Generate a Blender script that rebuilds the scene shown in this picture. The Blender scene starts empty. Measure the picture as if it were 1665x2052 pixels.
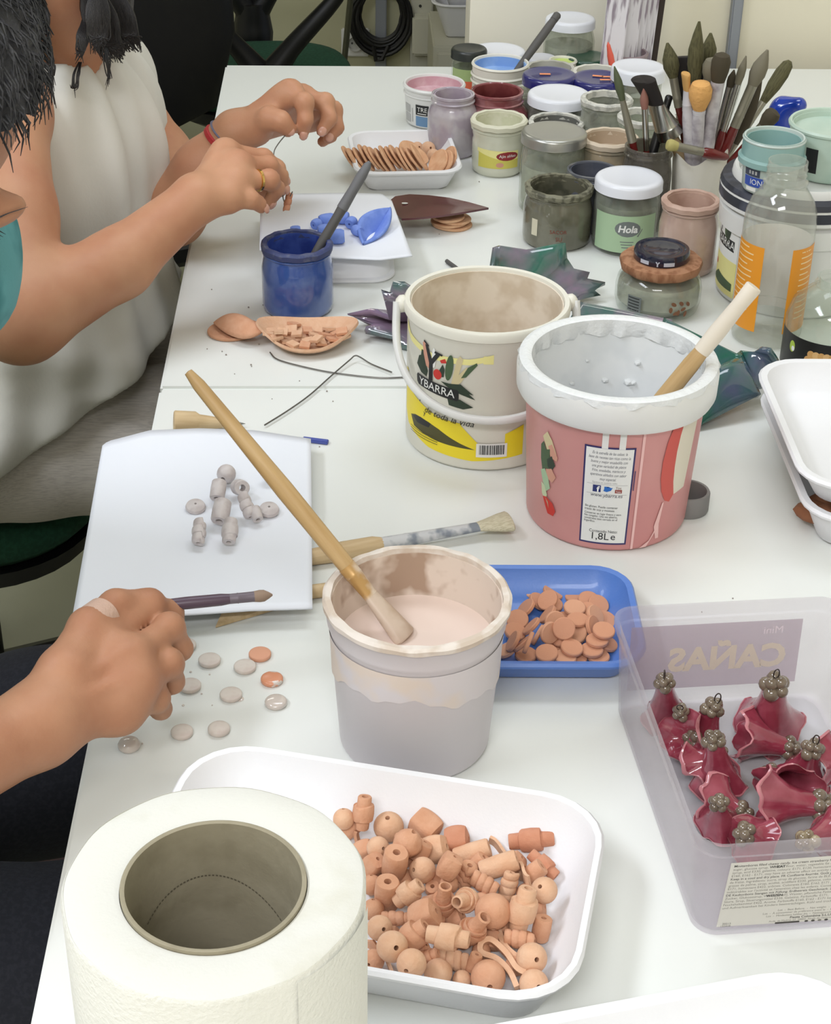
import bpy, bmesh, math, random
import numpy as np
from mathutils import Vector, Matrix, Quaternion
random.seed(7); RNG = np.random.default_rng(7)
SC = bpy.context.scene; COL = SC.collection
# ---------------------------------------------------------------- camera
W, H, F = 1665, 2052, 3427.0
TZ = 0.75                                   # table top height
CAM = np.array([0, 0, TZ + 0.70])
_p, _y, _r = math.radians(31.62), math.radians(2.472), math.radians(1.117)
_f = np.array([math.sin(_y)*math.cos(_p), math.cos(_y)*math.cos(_p), -math.sin(_p)])
_r0 = np.array([math.cos(_y), -math.sin(_y), 0]); _u0 = np.cross(_r0, _f)
_R = _r0*math.cos(_r) + _u0*math.sin(_r); _U = -_r0*math.sin(_r) + _u0*math.cos(_r)
cd = bpy.data.cameras.new('camera'); co = bpy.data.objects.new('camera', cd); COL.objects.link(co)
cd.sensor_fit = 'HORIZONTAL'; cd.sensor_width = 36; cd.lens = F/W*36; cd.clip_start = 0.02
co.matrix_world = Matrix(((_R[0], _U[0], -_f[0], CAM[0]), (_R[1], _U[1], -_f[1], CAM[1]), (_R[2], _U[2], -_f[2], CAM[2]), (0, 0, 0, 1)))
SC.camera = co
# ---------------------------------------------------------------- world, lamps, exposure
wd = bpy.data.worlds.new('world'); SC.world = wd; wd.use_nodes = True
wd.node_tree.nodes['Background'].inputs[0].default_value = (0.80, 0.86, 1.0, 1)
wd.node_tree.nodes['Background'].inputs[1].default_value = 0.25
def area(name, loc, sx, sy, power, rgb, rot=(0, 0, 0)):
    l = bpy.data.lights.new(name, 'AREA'); l.shape = 'RECTANGLE'; l.size = sx; l.size_y = sy; l.energy = power; l.color = rgb
    o = bpy.data.objects.new(name, l); o.location = loc; o.rotation_euler = rot; COL.objects.link(o); return o
area('ceiling_tube_light', (0.25, 1.75, 2.57), 1.2, 0.45, 9, (0.93, 0.985, 1.08))
area('ceiling_tube_light', (-0.30, -0.85, 2.57), 1.2, 0.45, 32, (0.98, 0.985, 1.02))
area('ceiling_tube_light', (-1.35, 0.70, 2.57), 0.45, 1.2, 27, (0.93, 0.985, 1.09))
area('ceiling_tube_light', (-1.0, 3.5, 2.57), 1.2, 0.45, 7, (1.0, 0.96, 0.88))
SC.view_settings.view_transform = 'Standard'; SC.view_settings.look = 'None'
SC.view_settings.exposure = 0.26; SC.view_settings.gamma = 1.0; SC.view_settings.use_curve_mapping = False
SC.cycles.use_denoising = True; SC.cycles.transparent_max_bounces = 32; SC.cycles.max_bounces = 10
# ---------------------------------------------------------------- pixel -> place
def ray(x, y): return _f + _R*(x-W/2)/F - _U*(y-H/2)/F
def at(x, y, z): d = ray(x, y); return CAM + d*(z-CAM[2])/d[2]
def atY(x, y, Y): d = ray(x, y); return CAM + d*(Y/d[1])
def T(x, y, h=0.0): return at(x, y, TZ+h)
def dep(P): return float((np.asarray(P, float)-CAM) @ _f)
def proj(P):
    d = np.asarray(P, float)-CAM; z = d @ _f; return W/2+F*(d @ _R)/z, H/2-F*(d @ _U)/z
def px2m(P): return dep(P)/F
def up_to(P, y):
    lo, hi = 0.0, 0.7
    for _ in range(44):
        m = (lo+hi)/2
        if proj(P+np.array([0, 0, m]))[1] > y: lo = m
        else: hi = m
    return lo
def fit(rim, base):
    P = T(base[0], base[1]); d = P-CAM; d[2] = 0; d /= np.linalg.norm(d); Q = P
    for _ in range(4): rb = base[2]/2*px2m(Q); Q = P+d*rb
    h = up_to(Q, rim[1]); rt = rim[2]/2*px2m(Q+np.array([0, 0, h])); return Q, h, rt, rb
def byrim(x, y, w, h, z0=0.0):
    P = T(x, y, h+z0); r = w/2*px2m(P); P = P.copy(); P[2] = TZ+z0; return P, r
# ---------------------------------------------------------------- materials
def lin(c): return tuple(((v/255)/12.92 if v/255 <= .04045 else ((v/255+.055)/1.055)**2.4) for v in c)+(1,)
MC = {}
def M(name, rgb, rough=.5, metal=0, rgb2=None, ns=40, lo=.45, hi=.6, bump=0, bs=200, coat=0, sss=0, stretch=None, spec=.5, det=3):
    if name in MC: return MC[name]
    m = bpy.data.materials.new(name); m.use_nodes = True; nt = m.node_tree; b = nt.nodes['Principled BSDF']
    b.inputs['Base Color'].default_value = lin(rgb); b.inputs['Roughness'].default_value = rough; b.inputs['Metallic'].default_value = metal
    b.inputs['Coat Weight'].default_value = coat; b.inputs['Coat Roughness'].default_value = .06; b.inputs['Specular IOR Level'].default_value = spec
    if sss: b.inputs['Subsurface Weight'].default_value = sss; b.inputs['Subsurface Radius'].default_value = (.008, .003, .0015); b.inputs['Subsurface Scale'].default_value = .6
    tc = nt.nodes.new('ShaderNodeTexCoord'); src = tc.outputs['Object']
    if stretch:
        mp = nt.nodes.new('ShaderNodeMapping'); mp.inputs['Scale'].default_value = stretch; nt.links.new(src, mp.inputs['Vector']); src = mp.outputs[0]
    if rgb2:
        n = nt.nodes.new('ShaderNodeTexNoise'); n.inputs['Scale'].default_value = ns; n.inputs['Detail'].default_value = det
        r = nt.nodes.new('ShaderNodeValToRGB'); r.color_ramp.elements[0].position = lo; r.color_ramp.elements[1].position = hi
        r.color_ramp.elements[0].color = lin(rgb); r.color_ramp.elements[1].color = lin(rgb2)
        nt.links.new(src, n.inputs['Vector']); nt.links.new(n.outputs['Fac'], r.inputs[0]); nt.links.new(r.outputs[0], b.inputs['Base Color'])
    if bump:
        n2 = nt.nodes.new('ShaderNodeTexNoise'); n2.inputs['Scale'].default_value = bs; n2.inputs['Detail'].default_value = 4
        bp = nt.nodes.new('ShaderNodeBump'); bp.inputs['Strength'].default_value = bump; bp.inputs['Distance'].default_value = .002
        nt.links.new(src, n2.inputs['Vector']); nt.links.new(n2.outputs['Fac'], bp.inputs['Height']); nt.links.new(bp.outputs[0], b.inputs['Normal'])
    MC[name] = m; return m
def G(name, tint=(252, 253, 251), haze=0.05, hrgb=(220, 225, 215), rough=.04, trans=0.0, hz2=None, gl=1.0):
    """thin clear or cloudy wall: see-through + a dusty film + a surface gloss"""
    if name in MC: return MC[name]
    m = bpy.data.materials.new(name); m.use_nodes = True; nt = m.node_tree; nt.nodes.remove(nt.nodes['Principled BSDF']); out = nt.nodes['Material Output']
    t = nt.nodes.new('ShaderNodeBsdfTransparent'); t.inputs[0].default_value = lin(tint)
    d = nt.nodes.new('ShaderNodeBsdfDiffuse'); d.inputs[0].default_value = lin(hrgb)
    film = d.outputs[0]
    if trans:
        tl = nt.nodes.new('ShaderNodeBsdfTranslucent'); tl.inputs[0].default_value = lin(hrgb); mx = nt.nodes.new('ShaderNodeMixShader'); mx.inputs[0].default_value = trans
        nt.links.new(d.outputs[0], mx.inputs[1]); nt.links.new(tl.outputs[0], mx.inputs[2]); film = mx.outputs[0]
    m1 = nt.nodes.new('ShaderNodeMixShader'); m1.inputs[0].default_value = haze
    if hz2 is not None:
        tc = nt.nodes.new('ShaderNodeTexCoord'); n = nt.nodes.new('ShaderNodeTexNoise'); n.inputs['Scale'].default_value = 45; n.inputs['Detail'].default_value = 4
        mr = nt.nodes.new('ShaderNodeMapRange'); mr.inputs[1].default_value = .4; mr.inputs[2].default_value = .62; mr.inputs[3].default_value = haze; mr.inputs[4].default_value = hz2
        nt.links.new(tc.outputs['Object'], n.inputs['Vector']); nt.links.new(n.outputs['Fac'], mr.inputs[0]); nt.links.new(mr.outputs[0], m1.inputs[0])
    nt.links.new(t.outputs[0], m1.inputs[1]); nt.links.new(film, m1.inputs[2])
    g = nt.nodes.new('ShaderNodeBsdfGlossy'); g.inputs['Roughness'].default_value = rough
    fr = nt.nodes.new('ShaderNodeLayerWeight'); fr.inputs['Blend'].default_value = .5
    pw = nt.nodes.new('ShaderNodeMath'); pw.operation = 'POWER'; pw.inputs[1].default_value = 4.0; nt.links.new(fr.outputs['Facing'], pw.inputs[0])
    mu = nt.nodes.new('ShaderNodeMath'); mu.operation = 'MULTIPLY_ADD'; mu.inputs[1].default_value = .5*gl; mu.inputs[2].default_value = .035; nt.links.new(pw.outputs[0], mu.inputs[0])
    m2 = nt.nodes.new('ShaderNodeMixShader'); nt.links.new(mu.outputs[0], m2.inputs[0]); nt.links.new(m1.outputs[0], m2.inputs[1]); nt.links.new(g.outputs[0], m2.inputs[2])
    nt.links.new(m2.outputs[0], out.inputs[0]); MC[name] = m; return m
# ---------------------------------------------------------------- objects
def link(name, me, parent=None):
    o = bpy.data.objects.new(name, me); COL.objects.link(o)
    if parent is not None: o.parent = parent
    return o
def mesh(name, V, Fc, mat, parent=None, smooth=True, sharp=42, label=None, mi=None):
    me = bpy.data.meshes.new(name); me.from_pydata([tuple(map(float, v)) for v in V], [], [tuple(f) for f in Fc])
    for mm in (mat if isinstance(mat, (list, tuple)) else [mat]): me.materials.append(mm)
    if mi is not None: me.polygons.foreach_set('material_index', mi)
    if smooth:
        me.shade_smooth()
        if sharp: me.set_sharp_from_angle(angle=math.radians(sharp))
    me.update(); o = link(name, me, parent)
    if label: o['label'] = label
    return o
def thing(name, label, cat, loc=(0, 0, 0), rz=0, group=None, rot=None):
    o = bpy.data.objects.new(name, None); COL.objects.link(o); o.empty_display_size = .02
    o.location = tuple(map(float, loc))
    if rot is not None: o.rotation_mode = 'QUATERNION'; o.rotation_quaternion = rot
    else: o.rotation_euler = (0, 0, rz)
    o['label'] = label; o['category'] = cat
    if group: o['group'] = group
    return o
def tag(o, label, cat, group=None):
    o['label'] = label; o['category'] = cat
    if group: o['group'] = group
    return o
def struct(o): o['kind'] = 'structure'; return o
def stuff(o): o['kind'] = 'stuff'; return o
def face_cam(P): return math.atan2(-P[0], P[1])
class MB:
    def __init__(s): s.V = []; s.F = []; s.mi = []
    def add(s, VF, mat=None, mi=0):
        V, Fc = VF; o = len(s.V); V = np.asarray(V, float)
        if mat is not None: A = np.array(mat, float); V = V @ A[:3, :3].T + A[:3, 3]
        s.V += [tuple(v) for v in V]; s.F += [tuple(i+o for i in f) for f in Fc]; s.mi += [mi]*len(Fc); return s
    def build(s, name, mat, parent=None, **k): return mesh(name, s.V, s.F, mat, parent, mi=s.mi, **k)
def lathe(prof, seg=40, closed=False, wob=None):
    V = []; rings = []
    for i, (r, z) in enumerate(prof):
        if r < 1e-7: rings.append([len(V)]); V.append((0, 0, z))
        else:
            ids = []
            for k in range(seg):
                a = 2*math.pi*k/seg; rr, zz = r, z
                if wob: rr, zz = wob(a, i, r, z)
                ids.append(len(V)); V.append((rr*math.cos(a), rr*math.sin(a), zz))
            rings.append(ids)
    Fc = []; n = len(rings)
    for i in range(n if closed else n-1):
        A, B = rings[i], rings[(i+1) % n]
        if len(A) == 1 and len(B) == 1: continue
        for k in range(seg):
            k2 = (k+1) % seg
            if len(A) == 1: Fc.append((A[0], B[k2], B[k]))
            elif len(B) == 1: Fc.append((A[k], A[k2], B[0]))
            else: Fc.append((A[k], A[k2], B[k2], B[k]))
    return V, Fc
def catmull(P, n=6):
    P = [np.asarray(p, float) for p in P]
    if len(P) < 3: return P
    Q = [2*P[0]-P[1]]+P+[2*P[-1]-P[-2]]; out = []
    for i in range(1, len(Q)-2):
        a, b, c, d = Q[i-1:i+3]
        for k in range(n):
            t = k/n; out.append(.5*(2*b+(c-a)*t+(2*a-5*b+4*c-d)*t*t+(3*b-a-3*c+d)*t**3))
    return out+[P[-1]]
def tube(P, r, seg=10, flat=None):
    """P list of points, r radius or list"""
    P = [np.asarray(p, float) for p in P]; n = len(P); V = []; Fc = []
    rs = [r]*n if np.isscalar(r) else list(np.interp(np.linspace(0, 1, n), np.linspace(0, 1, len(r)), r))
    t0 = P[1]-P[0]; t0 /= np.linalg.norm(t0)+1e-12; ref = np.array([0, 0, 1.]) if abs(t0[2]) < .9 else np.array([1., 0, 0])
    u = np.cross(t0, ref); u /= np.linalg.norm(u)
    for i in range(n):
        t = P[min(i+1, n-1)]-P[max(i-1, 0)]; t /= np.linalg.norm(t)+1e-12
        u = u-t*(u @ t); u /= np.linalg.norm(u)+1e-12; v = np.cross(t, u); fl = flat[i] if flat is not None else 1
        for k in range(seg):
            a = 2*math.pi*k/seg; V.append(P[i]+rs[i]*(u*math.cos(a)+v*math.sin(a)*fl))
    for i in range(n-1):
        for k in range(seg):
            k2 = (k+1) % seg; Fc.append((i*seg+k, i*seg+k2, (i+1)*seg+k2, (i+1)*seg+k))
    Fc.append(tuple(reversed(range(seg)))); Fc.append(tuple(range((n-1)*seg, n*seg))); return V, Fc
def box(cx, cy, cz, sx, sy, sz, bev=0.0):
    bm = bmesh.new(); bmesh.ops.create_cube(bm, size=1)
    for v in bm.verts: v.co = Vector((cx+v.co.x*sx, cy+v.co.y*sy, cz+v.co.z*sz))
    if bev: bmesh.ops.bevel(bm, geom=bm.edges[:], offset=bev, segments=2, affect='EDGES')
    bm.verts.ensure_lookup_table(); V = [tuple(v.co) for v in bm.verts]; bm.verts.index_update(); Fc = [tuple(v.index for v in f.verts) for f in bm.faces]; bm.free(); return V, Fc
def rrect(hx, hy, r, n=6):
    pts = []
    for cx, cy, a0 in ((hx-r, hy-r, 0), (-hx+r, hy-r, 90), (-hx+r, -hy+r, 180), (hx-r, -hy+r, 270)):
        for k in range(n+1):
            a = math.radians(a0+90*k/n); pts.append((cx+r*math.cos(a), cy+r*math.sin(a)))
    return pts
def loft(rings, cap0=True, cap1=True):
    n = len(rings[0]); V = [p for r in rings for p in r]; Fc = []
    for i in range(len(rings)-1):
        for k in range(n):
            k2 = (k+1) % n; Fc.append((i*n+k, i*n+k2, (i+1)*n+k2, (i+1)*n+k))
    if cap0: Fc.append(tuple(reversed(range(n))))
    if cap1: Fc.append(tuple(range((len(rings)-1)*n, len(rings)*n)))
    return V, Fc
def rr3(hx, hy, r, z, n=6): return [(x, y, z) for x, y in rrect(hx, hy, r, n)]
def tray_vf(hx, hy, h, r, inset=.012, t=.004, lip=.004, fl=.004, sag=0.0):
    R = [rr3(hx-inset-lip-.004, hy-inset-lip-.004, max(r-inset, .006), 0), rr3(hx-inset-lip, hy-inset-lip, max(r-inset, .006), .003), rr3(hx-lip-.001, hy-lip-.001, r, h-.005), rr3(hx, hy, r+lip, h-.004), rr3(hx+.0005, hy+.0005, r+lip, h-.002),
         rr3(hx-.001, hy-.001, r+lip, h), rr3(hx-lip-t*.6, hy-lip-t*.6, r, h-.0008), rr3(hx-lip-t, hy-lip-t, r, h-.004), rr3(hx-inset-lip-t+.002, hy-inset-lip-t+.002, max(r-inset, .006), fl+.004), rr3(hx-inset-lip-t-.004, hy-inset-lip-t-.004, max(r-inset, .005), fl)]
    return loft(R)
def xform(loc=(0, 0, 0), q=None, s=1.0):
    m = Matrix.Translation(Vector(tuple(map(float, loc))))
    if q is not None: m = m @ q.to_matrix().to_4x4()
    return m @ Matrix.Scale(s, 4)
def zto(d, roll=0.0):
    d = Vector(tuple(map(float, d))).normalized(); return d.to_track_quat('Z', 'Y') @ Quaternion((0, 0, 1), roll)
def icos(r=1, sub=2):
    bm = bmesh.new(); bmesh.ops.create_icosphere(bm, subdivisions=sub, radius=r); V = [tuple(v.co) for v in bm.verts]; bm.verts.index_update(); Fc = [tuple(v.index for v in f.verts) for f in bm.faces]; bm.free(); return V, Fc
# flat print: text and cut-outs, refined so that they can be wrapped round a pot
def text_vf(s, size, shear=0.0, wid=1.0, align='CENTER', bold=0.0):
    cu = bpy.data.curves.new('txt', 'FONT'); cu.body = s; cu.size = size; cu.shear = shear; cu.align_x = align; cu.resolution_u = 3; cu.offset = bold
    o = bpy.data.objects.new('txt', cu); me = bpy.data.meshes.new_from_object(o)
    V = [(v.co.x*wid, v.co.y) for v in me.vertices]; Fc = [tuple(p.vertices) for p in me.polygons]
    bpy.data.objects.remove(o); bpy.data.curves.remove(cu); bpy.data.meshes.remove(me); return V, Fc
def refine(V2, Fc, L):
    bm = bmesh.new(); vs = [bm.verts.new((x, y, 0)) for x, y in V2]
    for f in Fc:
        try: bm.faces.new([vs[i] for i in f])
        except ValueError: pass
    bmesh.ops.triangulate(bm, faces=bm.faces[:])
    for _ in range(6):
        e = [e for e in bm.edges if e.calc_length() > L]
        if not e: break
        bmesh.ops.subdivide_edges(bm, edges=e, cuts=1); bmesh.ops.triangulate(bm, faces=[f for f in bm.faces if len(f.verts) > 3])
    bm.verts.index_update(); V = [(v.co.x, v.co.y) for v in bm.verts]; Fo = [tuple(v.index for v in f.verts) for f in bm.faces]; bm.free(); return V, Fo
class Print:
    """collects flat shapes in (u, v) and lays them on a surface given by surf(u, v, offset)"""
    def __init__(s, surf, L=.004): s.surf = surf; s.L = L; s.mb = MB(); s.mats = []; s.off = .00025
    def put(s, VF, mat, off=None, inc=True):
        V, Fc = refine(VF[0], VF[1], min(s.L, .0032) if s.L < .02 else s.L)
        if mat not in s.mats: s.mats.append(mat)
        s.off += .000022 if inc else 0; o = off or (s.off if inc else s.off+.00003)
        s.mb.add(([s.surf(u, v, o) for u, v in V], Fc), mi=s.mats.index(mat))
    def poly(s, pts, mat): s.put((pts, [tuple(range(len(pts)))]), mat)
    def rect(s, u0, v0, u1, v1, mat): s.poly([(u0, v0), (u1, v0), (u1, v1), (u0, v1)], mat)
    def ell(s, u, v, a, b, mat, rot=0, n=16):
        c, d = math.cos(rot), math.sin(rot); s.poly([(u+a*math.cos(t)*c-b*math.sin(t)*d, v+a*math.cos(t)*d+b*math.sin(t)*c) for t in [2*math.pi*k/n for k in range(n)]], mat)
    def text(s, str_, u, v, size, mat, rot=0, flip=False, **k):
        V, Fc = text_vf(str_, size, **k); c, d = math.cos(rot), math.sin(rot)
        V = [((-x if flip else x)*c-y*d+u, x*d+y*c+v) for x, y in V]
        if flip: Fc = [tuple(reversed(f)) for f in Fc]
        s.put((V, Fc), mat, inc=False)
    def build(s, name, parent): return s.mb.build(name, s.mats, parent, smooth=True, sharp=0)
def cyl(r0, r1, h):
    """side of a pot: u runs right as seen from the front (-Y), v runs up"""
    def f(u, v, o):
        r = r0+(r1-r0)*v/h+o; a = u/(.5*(r0+r1)); return (r*math.sin(a), -r*math.cos(a), v)
    return f
# ---------------------------------------------------------------- smooth bodies (one continuous surface from blended limbs)
def smin(a, b, k):
    h = np.maximum(k-np.abs(a-b), 0)/k; return np.minimum(a, b)-h*h*k*.25
class Body:
    def __init__(s): s.groups = []; s.post = None; s.cut = []
    def group(s, kint, kjoin): g = dict(k=kint, j=kjoin, p=[]); s.groups.append(g); return g
    @staticmethod
    def cap(g, a, b, ra, rb=None):
        a = np.asarray(a, float); b = np.asarray(b, float); rb = ra if rb is None else rb
        g['p'].append(('c', a, b, ra, rb, (a+b)/2, np.linalg.norm(b-a)/2+max(ra, rb)))
    @staticmethod
    def chain(g, pts, rs):
        for i in range(len(pts)-1): Body.cap(g, pts[i], pts[i+1], rs[i], rs[i+1])
    @staticmethod
    def ell(g, c, rad, q=None):
        c = np.asarray(c, float); A = np.array(q.to_matrix()) if q is not None else np.eye(3)
        g['p'].append(('e', c, A, np.asarray(rad, float), None, c, max(rad)))
    def ev(s, P, bc=None, br=0):
        D = None
        for g in s.groups:
            d = None
            for q in g['p']:
                if bc is not None and np.linalg.norm(bc-q[5])-q[6] > br+g['k']+g['j']+.01: continue
                if q[0] == 'c':
                    _, a, b, ra, rb, _, _ = q; ab = b-a; t = np.clip((P-a) @ ab/max(ab @ ab, 1e-12), 0, 1); e = np.linalg.norm(P-a-t[:, None]*ab, axis=1)-(ra+(rb-ra)*t)
                else:
                    _, c, A, rad, _, _, _ = q; L = (P-c) @ A; k0 = np.linalg.norm(L/rad, axis=1); k1 = np.linalg.norm(L/rad**2, axis=1); e = k0*(k0-1)/np.maximum(k1, 1e-9)
                d = e if d is None else smin(d, e, g['k'])
            if d is not None: D = d if D is None else smin(D, d, g['j'])
        if D is None: D = np.full(len(P), 1.0)
        if s.post: D = s.post(P, D)
        for c in s.cut: D = np.maximum(D, c(P))
        return D
    def mesh(s, vox, B=16):
        ps = [q for g in s.groups for q in g['p']]
        lo = np.min([q[5]-q[6] for q in ps], 0)-.02; hi = np.max([q[5]+q[6] for q in ps], 0)+.02
        n = np.ceil((hi-lo)/vox/B).astype(int); NY, NZ = int(n[1]*B+4), int(n[2]*B+4)
        half = vox*B*.5*1.75; ar = np.arange(B+1); gi = np.stack(np.meshgrid(ar, ar, ar, indexing='ij'), -1).reshape(-1, 3)
        VI, VP, FQ = [], [], []
        cen = np.stack(np.meshgrid(*[np.arange(k) for k in n], indexing='ij'), -1).reshape(-1, 3); cp = lo+(cen+.5)*B*vox
        dc = s.ev(cp); act = np.abs(dc) < half*1.35+.012
        cid = lambda g: ((g[..., 0]+1)*NY+g[..., 1]+1)*NZ+g[..., 2]+1
        corner = np.array([(i, j, k) for i in (0, 1) for j in (0, 1) for k in (0, 1)])
        edges = [(a, b) for a in range(8) for b in range(a+1, 8) if np.sum(np.abs(corner[a]-corner[b])) == 1]
        for b, c in zip(cen[act], cp[act]):
            P = lo+(gi+b*B)*vox; D = s.ev(P, c, half).reshape(B+1, B+1, B+1)
            if D.min() > 0 or D.max() < 0: continue
            S = np.stack([D[i:i+B, j:j+B, k:k+B] for i, j, k in corner], -1); ins = S < 0; m = ins.any(-1) & ~ins.all(-1)
            ix = np.argwhere(m); s8 = S[m]; acc = np.zeros((len(ix), 3)); cnt = np.zeros(len(ix))
            for a, e in edges:
                da, de = s8[:, a], s8[:, e]; x = (da < 0) != (de < 0); t = np.where(x, da/np.where(x, da-de, 1), 0)
                acc += np.where(x[:, None], corner[a]+(corner[e]-corner[a])*t[:, None], 0); cnt += x
            VI.append(cid(ix+b*B)); VP.append(lo+(ix+b*B+acc/cnt[:, None])*vox)
            for ax in range(3):
                sl0 = [slice(0, B)]*3; sl1 = [slice(0, B)]*3; sl1[ax] = slice(1, B+1)
                d0, d1 = D[tuple(sl0)] < 0, D[tuple(sl1)] < 0; e = np.argwhere(d0 != d1)
                if not len(e): continue
                fl = d0[tuple(e.T)]; g = e+b*B; o1 = np.zeros(3, int); o2 = np.zeros(3, int); o1[(ax+1) % 3] = 1; o2[(ax+2) % 3] = 1
                q = np.stack([cid(g-o1-o2), cid(g-o2), cid(g), cid(g-o1)], -1); q[~fl] = q[~fl][:, ::-1]; FQ.append(q)
        VI = np.concatenate(VI); VP = np.concatenate(VP); FQ = np.concatenate(FQ); o = np.argsort(VI); VI = VI[o]; VP = VP[o]
        ok = np.isin(FQ, VI).all(1); FQ = np.searchsorted(VI, FQ[ok]); return VP, FQ
    def build(s, name, vox, mat, parent=None, loc=None):
        V, Q = s.mesh(vox)
        if loc is not None: V = V-np.asarray(loc)
        me = bpy.data.meshes.new(name); me.vertices.add(len(V)); me.vertices.foreach_set('co', V.astype(np.float32).ravel())
        me.loops.add(len(Q)*4); me.loops.foreach_set('vertex_index', Q.astype(np.int32).ravel()); me.polygons.add(len(Q)); me.polygons.foreach_set('loop_start', np.arange(0, len(Q)*4, 4, dtype=np.int32))
        me.update(calc_edges=True); me.validate(); me.materials.append(mat); me.shade_smooth(); return link(name, me, parent)
# ---------------------------------------------------------------- colours used again and again
WHITE = M('white_laminate', (228, 230, 225), .28, spec=.4)
FOAM = M('white_foam', (232, 232, 234), .55, bump=.06, bs=500, coat=.05)
PLAST = M('white_plastic', (225, 225, 222), .38)
PLASTC = M('cream_plastic', (224, 221, 208), .4)
METAL = M('grey_metal', (150, 150, 148), .35, 1)
BLACK = M('black_plastic', (18, 18, 20), .45)
TERRA = M('terracotta', (204, 150, 116), .85, rgb2=(212, 162, 130), ns=120, lo=.35, hi=.7, bump=.25, bs=500)
TERRA2 = M('terracotta_pale', (214, 168, 134), .85, rgb2=(220, 180, 148), ns=120, lo=.35, hi=.7, bump=.25, bs=500)
TERRA3 = M('terracotta_red', (192, 130, 100), .85, rgb2=(200, 142, 112), ns=120, lo=.35, hi=.7, bump=.25, bs=500)
BISQ = M('bisque_wafer', (222, 178, 140), .85, rgb2=(205, 150, 112), ns=90, lo=.4, hi=.75, bump=.2, bs=400)
WOOD = M('pale_wood', (196, 164, 116), .5, rgb2=(176, 142, 92), ns=30, lo=.35, hi=.7, stretch=(6, 6, .6))
WOODT = M('tool_wood', (205, 180, 140), .55, rgb2=(190, 162, 120), ns=40, lo=.4, hi=.7, stretch=(6, 6, .6))
SKIN = M('skin_tan', (196, 146, 114), .5, rgb2=(184, 128, 98), ns=22, lo=.35, hi=.72, bump=.1, bs=420, sss=.08, spec=.35)
SKIN2 = M('skin_warm', (182, 134, 104), .5, rgb2=(168, 116, 88), ns=24, lo=.35, hi=.72, bump=.1, bs=420, sss=.08, spec=.35)
NAIL = M('finger_nail', (206, 156, 136), .25)
GLASS = G('clear_glass', (251, 253, 251), haze=.05, trans=.5)
CLOUD = G('cloudy_glass', (248, 250, 247), .12, (216, 219, 208), .08, hz2=.34, trans=.5)
INK = M('black_print', (30, 30, 32), .5)
# ---------------------------------------------------------------- the room
XL, YS, YB = -0.1695, 1.345, 2.287
YE, YW = 2.335, 4.4
XE = atY(941, 50, YE)[0]
WALLC = M('wall_cream', (232, 228, 214), .8, bump=.05, bs=60)
WALLE = M('wall_end_paint', (236, 229, 206), .75, rgb2=(240, 236, 222), ns=1.3, lo=.45, hi=.62, bump=.04, bs=60)
WALLB = M('wall_back_paint', (186, 184, 152), .8, bump=.05, bs=60)
FLOORM = M('floor_tile', (150, 150, 128), .45, rgb2=(140, 140, 118), ns=3)
struct(mesh('floor', *box(0, 1.4, -.05, 5.6, 6.4, .1), FLOORM, smooth=False))
struct(mesh('ceiling', *box(0, 1.4, 2.66, 5.6, 6.4, .1), M('ceiling_white', (228, 226, 216), .8), smooth=False))
struct(mesh('wall_back', *box(0, YW+.05, 1.3, 5.6, .1, 2.6), WALLB, smooth=False))
struct(mesh('wall_end', *box((XE+1.3)/2, YE+.045, 1.3, 1.3-XE, .09, 2.6), WALLE, smooth=False))
struct(mesh('wall_right', *box(1.35, .4, 1.3, .1, 4.0, 2.6), WALLC, smooth=False))
struct(mesh('wall_left', *box(-2.75, 1.4, 1.3, .1, 6.0, 2.6), WALLC, smooth=False))
struct(mesh('wall_front', *box(0, -1.7, 1.3, 5.6, .1, 2.6), WALLC, smooth=False))
a, b = atY(1485, 0, YE-.012), atY(1463, 148, YE-.012); w = 22*px2m(a)
mb = MB(); mb.add(box(a[0]-.004, YE-.008, 1.3, w, .016, 2.56, .002)); struct(mb.build('trim_1', M('grey_trunking', (142, 146, 152), .5)))
# ceiling light boxes around the lamps
for i, (x, y, sx, sy) in enumerate(((.25, 1.75, 1.26, .5), (-.30, -.85, 1.26, .5), (-1.35, .70, .5, 1.26), (-1.0, 3.5, 1.26, .5))):
    mesh_o = mesh('ceiling_light', *box(x, y, 2.596, sx, sy, .024, .004), PLAST); tag(mesh_o, ['white ceiling light box above the far table end', 'white ceiling light box behind the camera', 'white ceiling light box along the left side of the room', 'white ceiling light box near the back wall'][i], 'ceiling light')
# ---------------------------------------------------------------- tables
def table(name, label, y0, y1, x1=1.18):
    t = thing(name, label, 'table', (XL, y0, 0)); wx, wy = x1-XL, y1-y0
    mesh('table_top', *box(wx/2, wy/2, TZ-.0125, wx, wy, .025, .0025), WHITE, t)
    for lx in (.08, wx-.08):
        for ly in (.07, wy-.07): mesh('leg', *box(lx, ly, (TZ-.025)/2, .04, .04, TZ-.026, .003), METAL, t)
    mb = MB()
    for ly in (.07, wy-.07): mb.add(box(wx/2, ly, TZ-.05, wx-.2, .025, .045, .002))
    mb.build('apron', METAL, t); return t
table('work_table', 'white laminate work table at the far end, under the paint jars', YS+.0012, YB)
table('work_table', 'white laminate work table in the foreground, under buckets and paper roll', .22, YS-.0012)
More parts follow.
